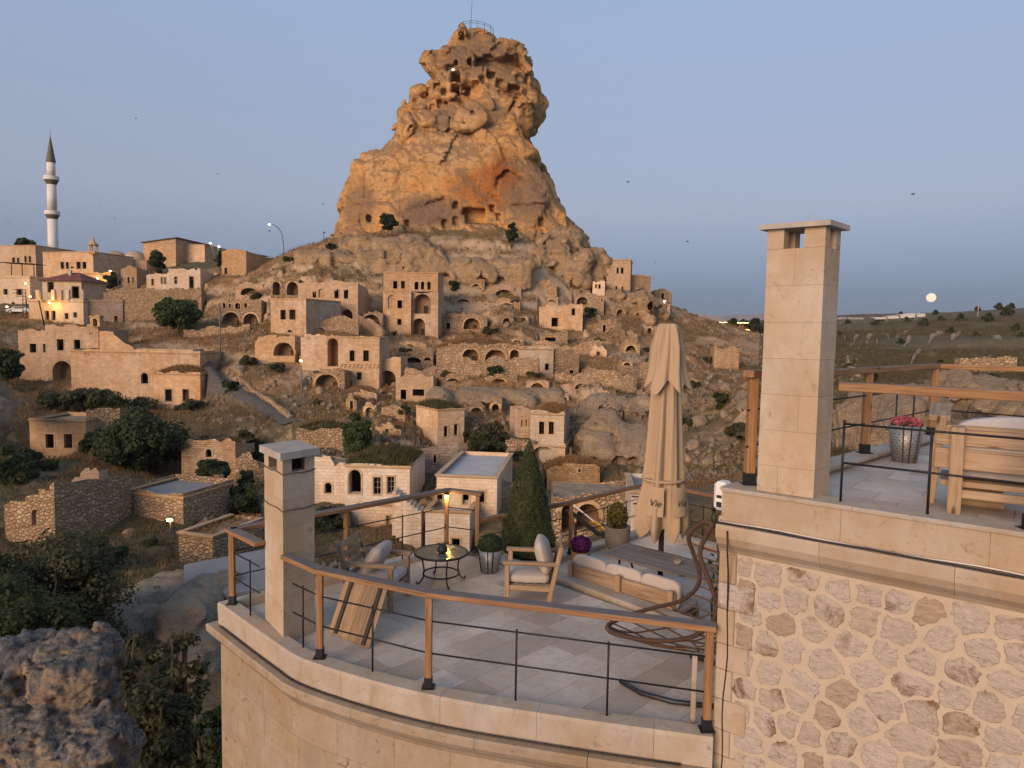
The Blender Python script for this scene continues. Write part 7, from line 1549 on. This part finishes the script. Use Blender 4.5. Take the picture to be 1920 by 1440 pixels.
# hillside restaurant with white awnings and its letters
TENT=m_plain('white_awning',(.55,.52,.48),.9); WOODF=m_plain('tent_frame',(.25,.22,.19),.8)
for i,(x0,x1,y0,y1,lab) in enumerate(((1640,1662,596,600,'low white awning at the near end of the hillside terrace'),(1664,1686,592,600,'white canopy tent in the middle of the hillside terrace'),(1688,1716,588,600,'wide white canopy on the hillside terrace'),(1719,1735,588,597,'small square white screen at the end of the hillside terrace'))):
    D=395; a=P3(x0,y1,D); b=P3(x1,y0,D); zg=float(ground(a.x,a.y)); h_=max(b.z-a.z,1.5); rt=root('terrace_awning',lab,'awning',(a.x,a.y,a.z-.3)); w=b.x-a.x; z0=a.z
    MB().add([(a.x,D,z0+h_*.75),(b.x,D,z0+h_),(b.x,D+5,z0+h_+.4),(a.x,D+5,z0+h_*.75+.4),(a.x,D,z0+h_*.75-.12),(b.x,D,z0+h_-.12),(b.x,D+5,z0+h_+.28),(a.x,D+5,z0+h_*.75+.28)],[(0,1,2,3),(7,6,5,4),(0,4,5,1),(1,5,6,2),(2,6,7,3),(3,7,4,0)]).build('canopy',TENT,rt,world=True)
    MB().add([(a.x,D-.1,z0+h_*.75),(b.x,D-.1,z0+h_),(b.x,D-.1,z0+h_*.45),((a.x+b.x)/2,D-.1,z0+h_*.3),(a.x,D-.1,z0+h_*.3),(a.x,D-.02,z0+h_*.75),(b.x,D-.02,z0+h_),(b.x,D-.02,z0+h_*.45),((a.x+b.x)/2,D-.02,z0+h_*.3),(a.x,D-.02,z0+h_*.3)],[(0,1,2,3,4),(9,8,7,6,5)]).build('side_curtain',TENT,rt,world=True)
    for x_ in(a.x,b.x): bar('post',[(x_,D,zg-1),(x_,D,z0+h_*.8)],.12,WOODF,rt,True,6)
q=P3(1594,597,385); ls=root('hillside_letters','row of white sign letters on the far hillside','sign letters',q); 
text('letters','LAKKTA PANORAMA',1.55,m_plain('white_letters',(.62,.58,.54),.8),ls,Matrix.Rotation(R(90),4,'X'),.06)
bar('letter_base',[(-9,.1,-.75),(9,.1,-.75)],.1,WOODF,ls,n=5)
for x_ in(-8,-3,3,8): bar('support',[(x_,.1,-4),(x_,.1,-.7)],.08,WOODF,ls,n=5)
q=P3(1833,597,400); fl=root('flag_pole','white flagpole with a small red flag on the far slope','flagpole',(q.x,q.y,q.z-.5)); bar('pole',[(0,0,-1),(0,0,7.2)],.12,TENT,fl,n=6); MB().box((.7,0,6.6),(1.3,.06,.9)).build('flag',m_plain('red_flag',(.35,.03,.03),.8),fl)
# lit cafe far off
q=P3(1362,622,290); cf=root('lit_cafe','distant open cafe strung with warm lights','cafe',(q.x,q.y,q.z+.6)); W2=17
MB().box((2.5,2,3.4),(12,6,.3)).build('roof',DARKW,cf); MB().box((2.5,4.5,1.5),(12,.3,3.6)).build('back_wall',VBACK,cf); MB().box((1,1,-1.2),(17,7,2)).build('terrace',MATS['rub'],cf)
for x_ in(-3.4,.5,4.5,8.4): bar('post',[(x_,-.9,-.3),(x_,-.9,3.3)],.12,DARKW,cf,n=6)
GLOW=m_emit('string_light',(1.0,.52,.12),3.2); GLW=m_emit('string_light_white',(1.0,.62,.25),3.2)
bar('light_string',[(-3.4+i*1.2,-1,3.2-.15*(i%2)) for i in range(11)],.13,GLW,cf,n=5); bar('light_string',[(-8+i*1.1,-2.6,.2+.25*math.sin(i*1.9)) for i in range(16)],.13,GLOW,cf,n=5); bar('light_string',[(-5+i*.8,-1.4,1.0+.5*math.sin(i*2.3)) for i in range(14)],.10,GLOW,cf,n=5)
for x_ in(-2,1,3.5,6): MB().box((x_,0,.5),(.9,.8,.7),ch=.1).build('table',VBACK,cf)
l=bpy.data.lights.new('lamp_light','POINT'); l.energy=700; l.color=(1,.6,.2); l.shadow_soft_size=1; lo=bpy.data.objects.new('lamp_light',l); COL.objects.link(lo); lo.parent=cf; lo.location=(2,-1,2.6)
# mesa on the horizon
g_=np.random.default_rng(4); nA=260; V=[];Fq=[]; az=np.linspace(R(-60),R(60),nA); top=[]
for i,a in enumerate(az):
    n_=float(fbm(np.array([[a*14,0,0]]),4)[0]); ht=np.interp(math.degrees(a),[-60,-10,5,11,14.5,16,17.5,19,24,40,60],[120,150,205,212,212,200,206,212,205,190,170])+8*n_
    for r_,f_ in((6000,0),(6250,.28),(6500,.62),(6600,.9),(6650,1.0),(7400,1.0),(8200,.2)):
        rr2=r_*(1+.03*n_*(f_<.95)); V.append((rr2*math.sin(a),rr2*math.cos(a),-20+(ht+20)*f_+ (12*float(fbm(np.array([[a*60,r_/300,0]]),3)[0]) if 0<f_<.95 else 0)))
for i in range(nA-1):
    for k in range(6): Fq.append((i*7+k,(i+1)*7+k,(i+1)*7+k+1,i*7+k+1))
t=NT('mesa_ground',.95,.1); o_=t.co('World'); n1=t.noise(o_,.004,6,.7); n2=t.noise(o_,.02,5,.7); MES=t.out(t.mix(t.ramp(n1,[(.35,0),(.65,1)]),t.mix(t.ramp(n2,[(.4,0),(.6,1)]),(.10,.085,.07),(.20,.155,.125)),(.26,.2,.16)))
tag(npmesh('mesa',np.array(V),np.array(Fq)[:,::-1],MES),kind='structure')
# the full moon
t=NT('moon_glow'); n1=t.noise(t.co(),1.6,4,.6); mc=t.mix(t.ramp(n1,[(.42,0),(.6,.35)]),(1.0,.80,.60),(.78,.58,.42)); t.set(t.b.inputs['Emission Color'],mc); t.b.inputs['Emission Strength'].default_value=.62; t.b.inputs['Base Color'].default_value=(0,0,0,1)
q=P3(1746,558,20000); s=bmesh.new(); bmesh.ops.create_uvsphere(s,u_segments=48,v_segments=24,radius=8.2*20000/F); me=bpy.data.meshes.new('moon'); s.to_mesh(me); s.free(); fin(me,True); o=obj('full_moon',me,t.m); o.location=q; tag(o,'pale full moon low over the far hill','moon')
# swallows
def bird(px,py,D,k):
    q=P3(px,py,D); s=.22; g_=random.Random(k); a=g_.uniform(-.6,.6); rt=root('swallow','small dark swallow in flight against the sky','bird',q,g_.uniform(0,6),'swallows in the sky'); rt.rotation_euler[1]=a
    MB().lathe([(0,-.5*s),(.1*s,-.3*s),(.13*s,0),(.08*s,.35*s),(0,.5*s)],n=8,cap=False).build('body',BLACKP,rt,M=Matrix.Rotation(R(90),4,'Y'))
    for sg in(-1,1): MB().add([(.15*s,0,.03*s),(-.12*s,0,.03*s),(-.25*s,sg*.55*s,.18*s),(-.55*s,sg*1.0*s,.10*s),(.05*s,sg*.5*s,.2*s),(.15*s,0,.0),(-.12*s,0,.0),(-.25*s,sg*.55*s,.16*s),(.05*s,sg*.5*s,.18*s)],[(0,1,2,4),(4,2,3),(5,8,7,6),(8,3,7)]).build('wing',BLACKP,rt)
    MB().add([(-.4*s,.03*s,0),(-.4*s,-.03*s,0),(-.95*s,-.14*s,0),(-.6*s,0,.0),(-.95*s,.14*s,0),(-.6*s,0,.02*s)],[(0,1,3),(1,2,3),(0,3,4),(0,5,1)]).build('tail',BLACKP,rt)
for i,(px,py,D) in enumerate([(606,383,45),(1178,341,60),(1289,453,45),(1711,364,40),(255,222,70),(408,326,60),(187,385,60),(215,409,75),(506,433,60),(60,300,80),(1228,492,80),(16,418,80)]): bird(px,py,D,i)

# ================================================================== evening haze
hz=MB().box((0,4400,95),(19600,9900,270)).build('haze',None); t=bpy.data.materials.new('evening_haze'); t.use_nodes=True; n_=t.node_tree.nodes; n_.remove(n_['Principled BSDF'])
pv=n_.new('ShaderNodeVolumePrincipled'); pv.inputs['Color'].default_value=(.82,.86,.95,1); pv.inputs['Density'].default_value=.00007; pv.inputs['Anisotropy'].default_value=.2; t.node_tree.links.new(pv.outputs[0],n_['Material Output'].inputs['Volume']); hz.data.materials.append(t); tag(hz,kind='stuff',label='thin evening haze over the whole valley',cat='haze')
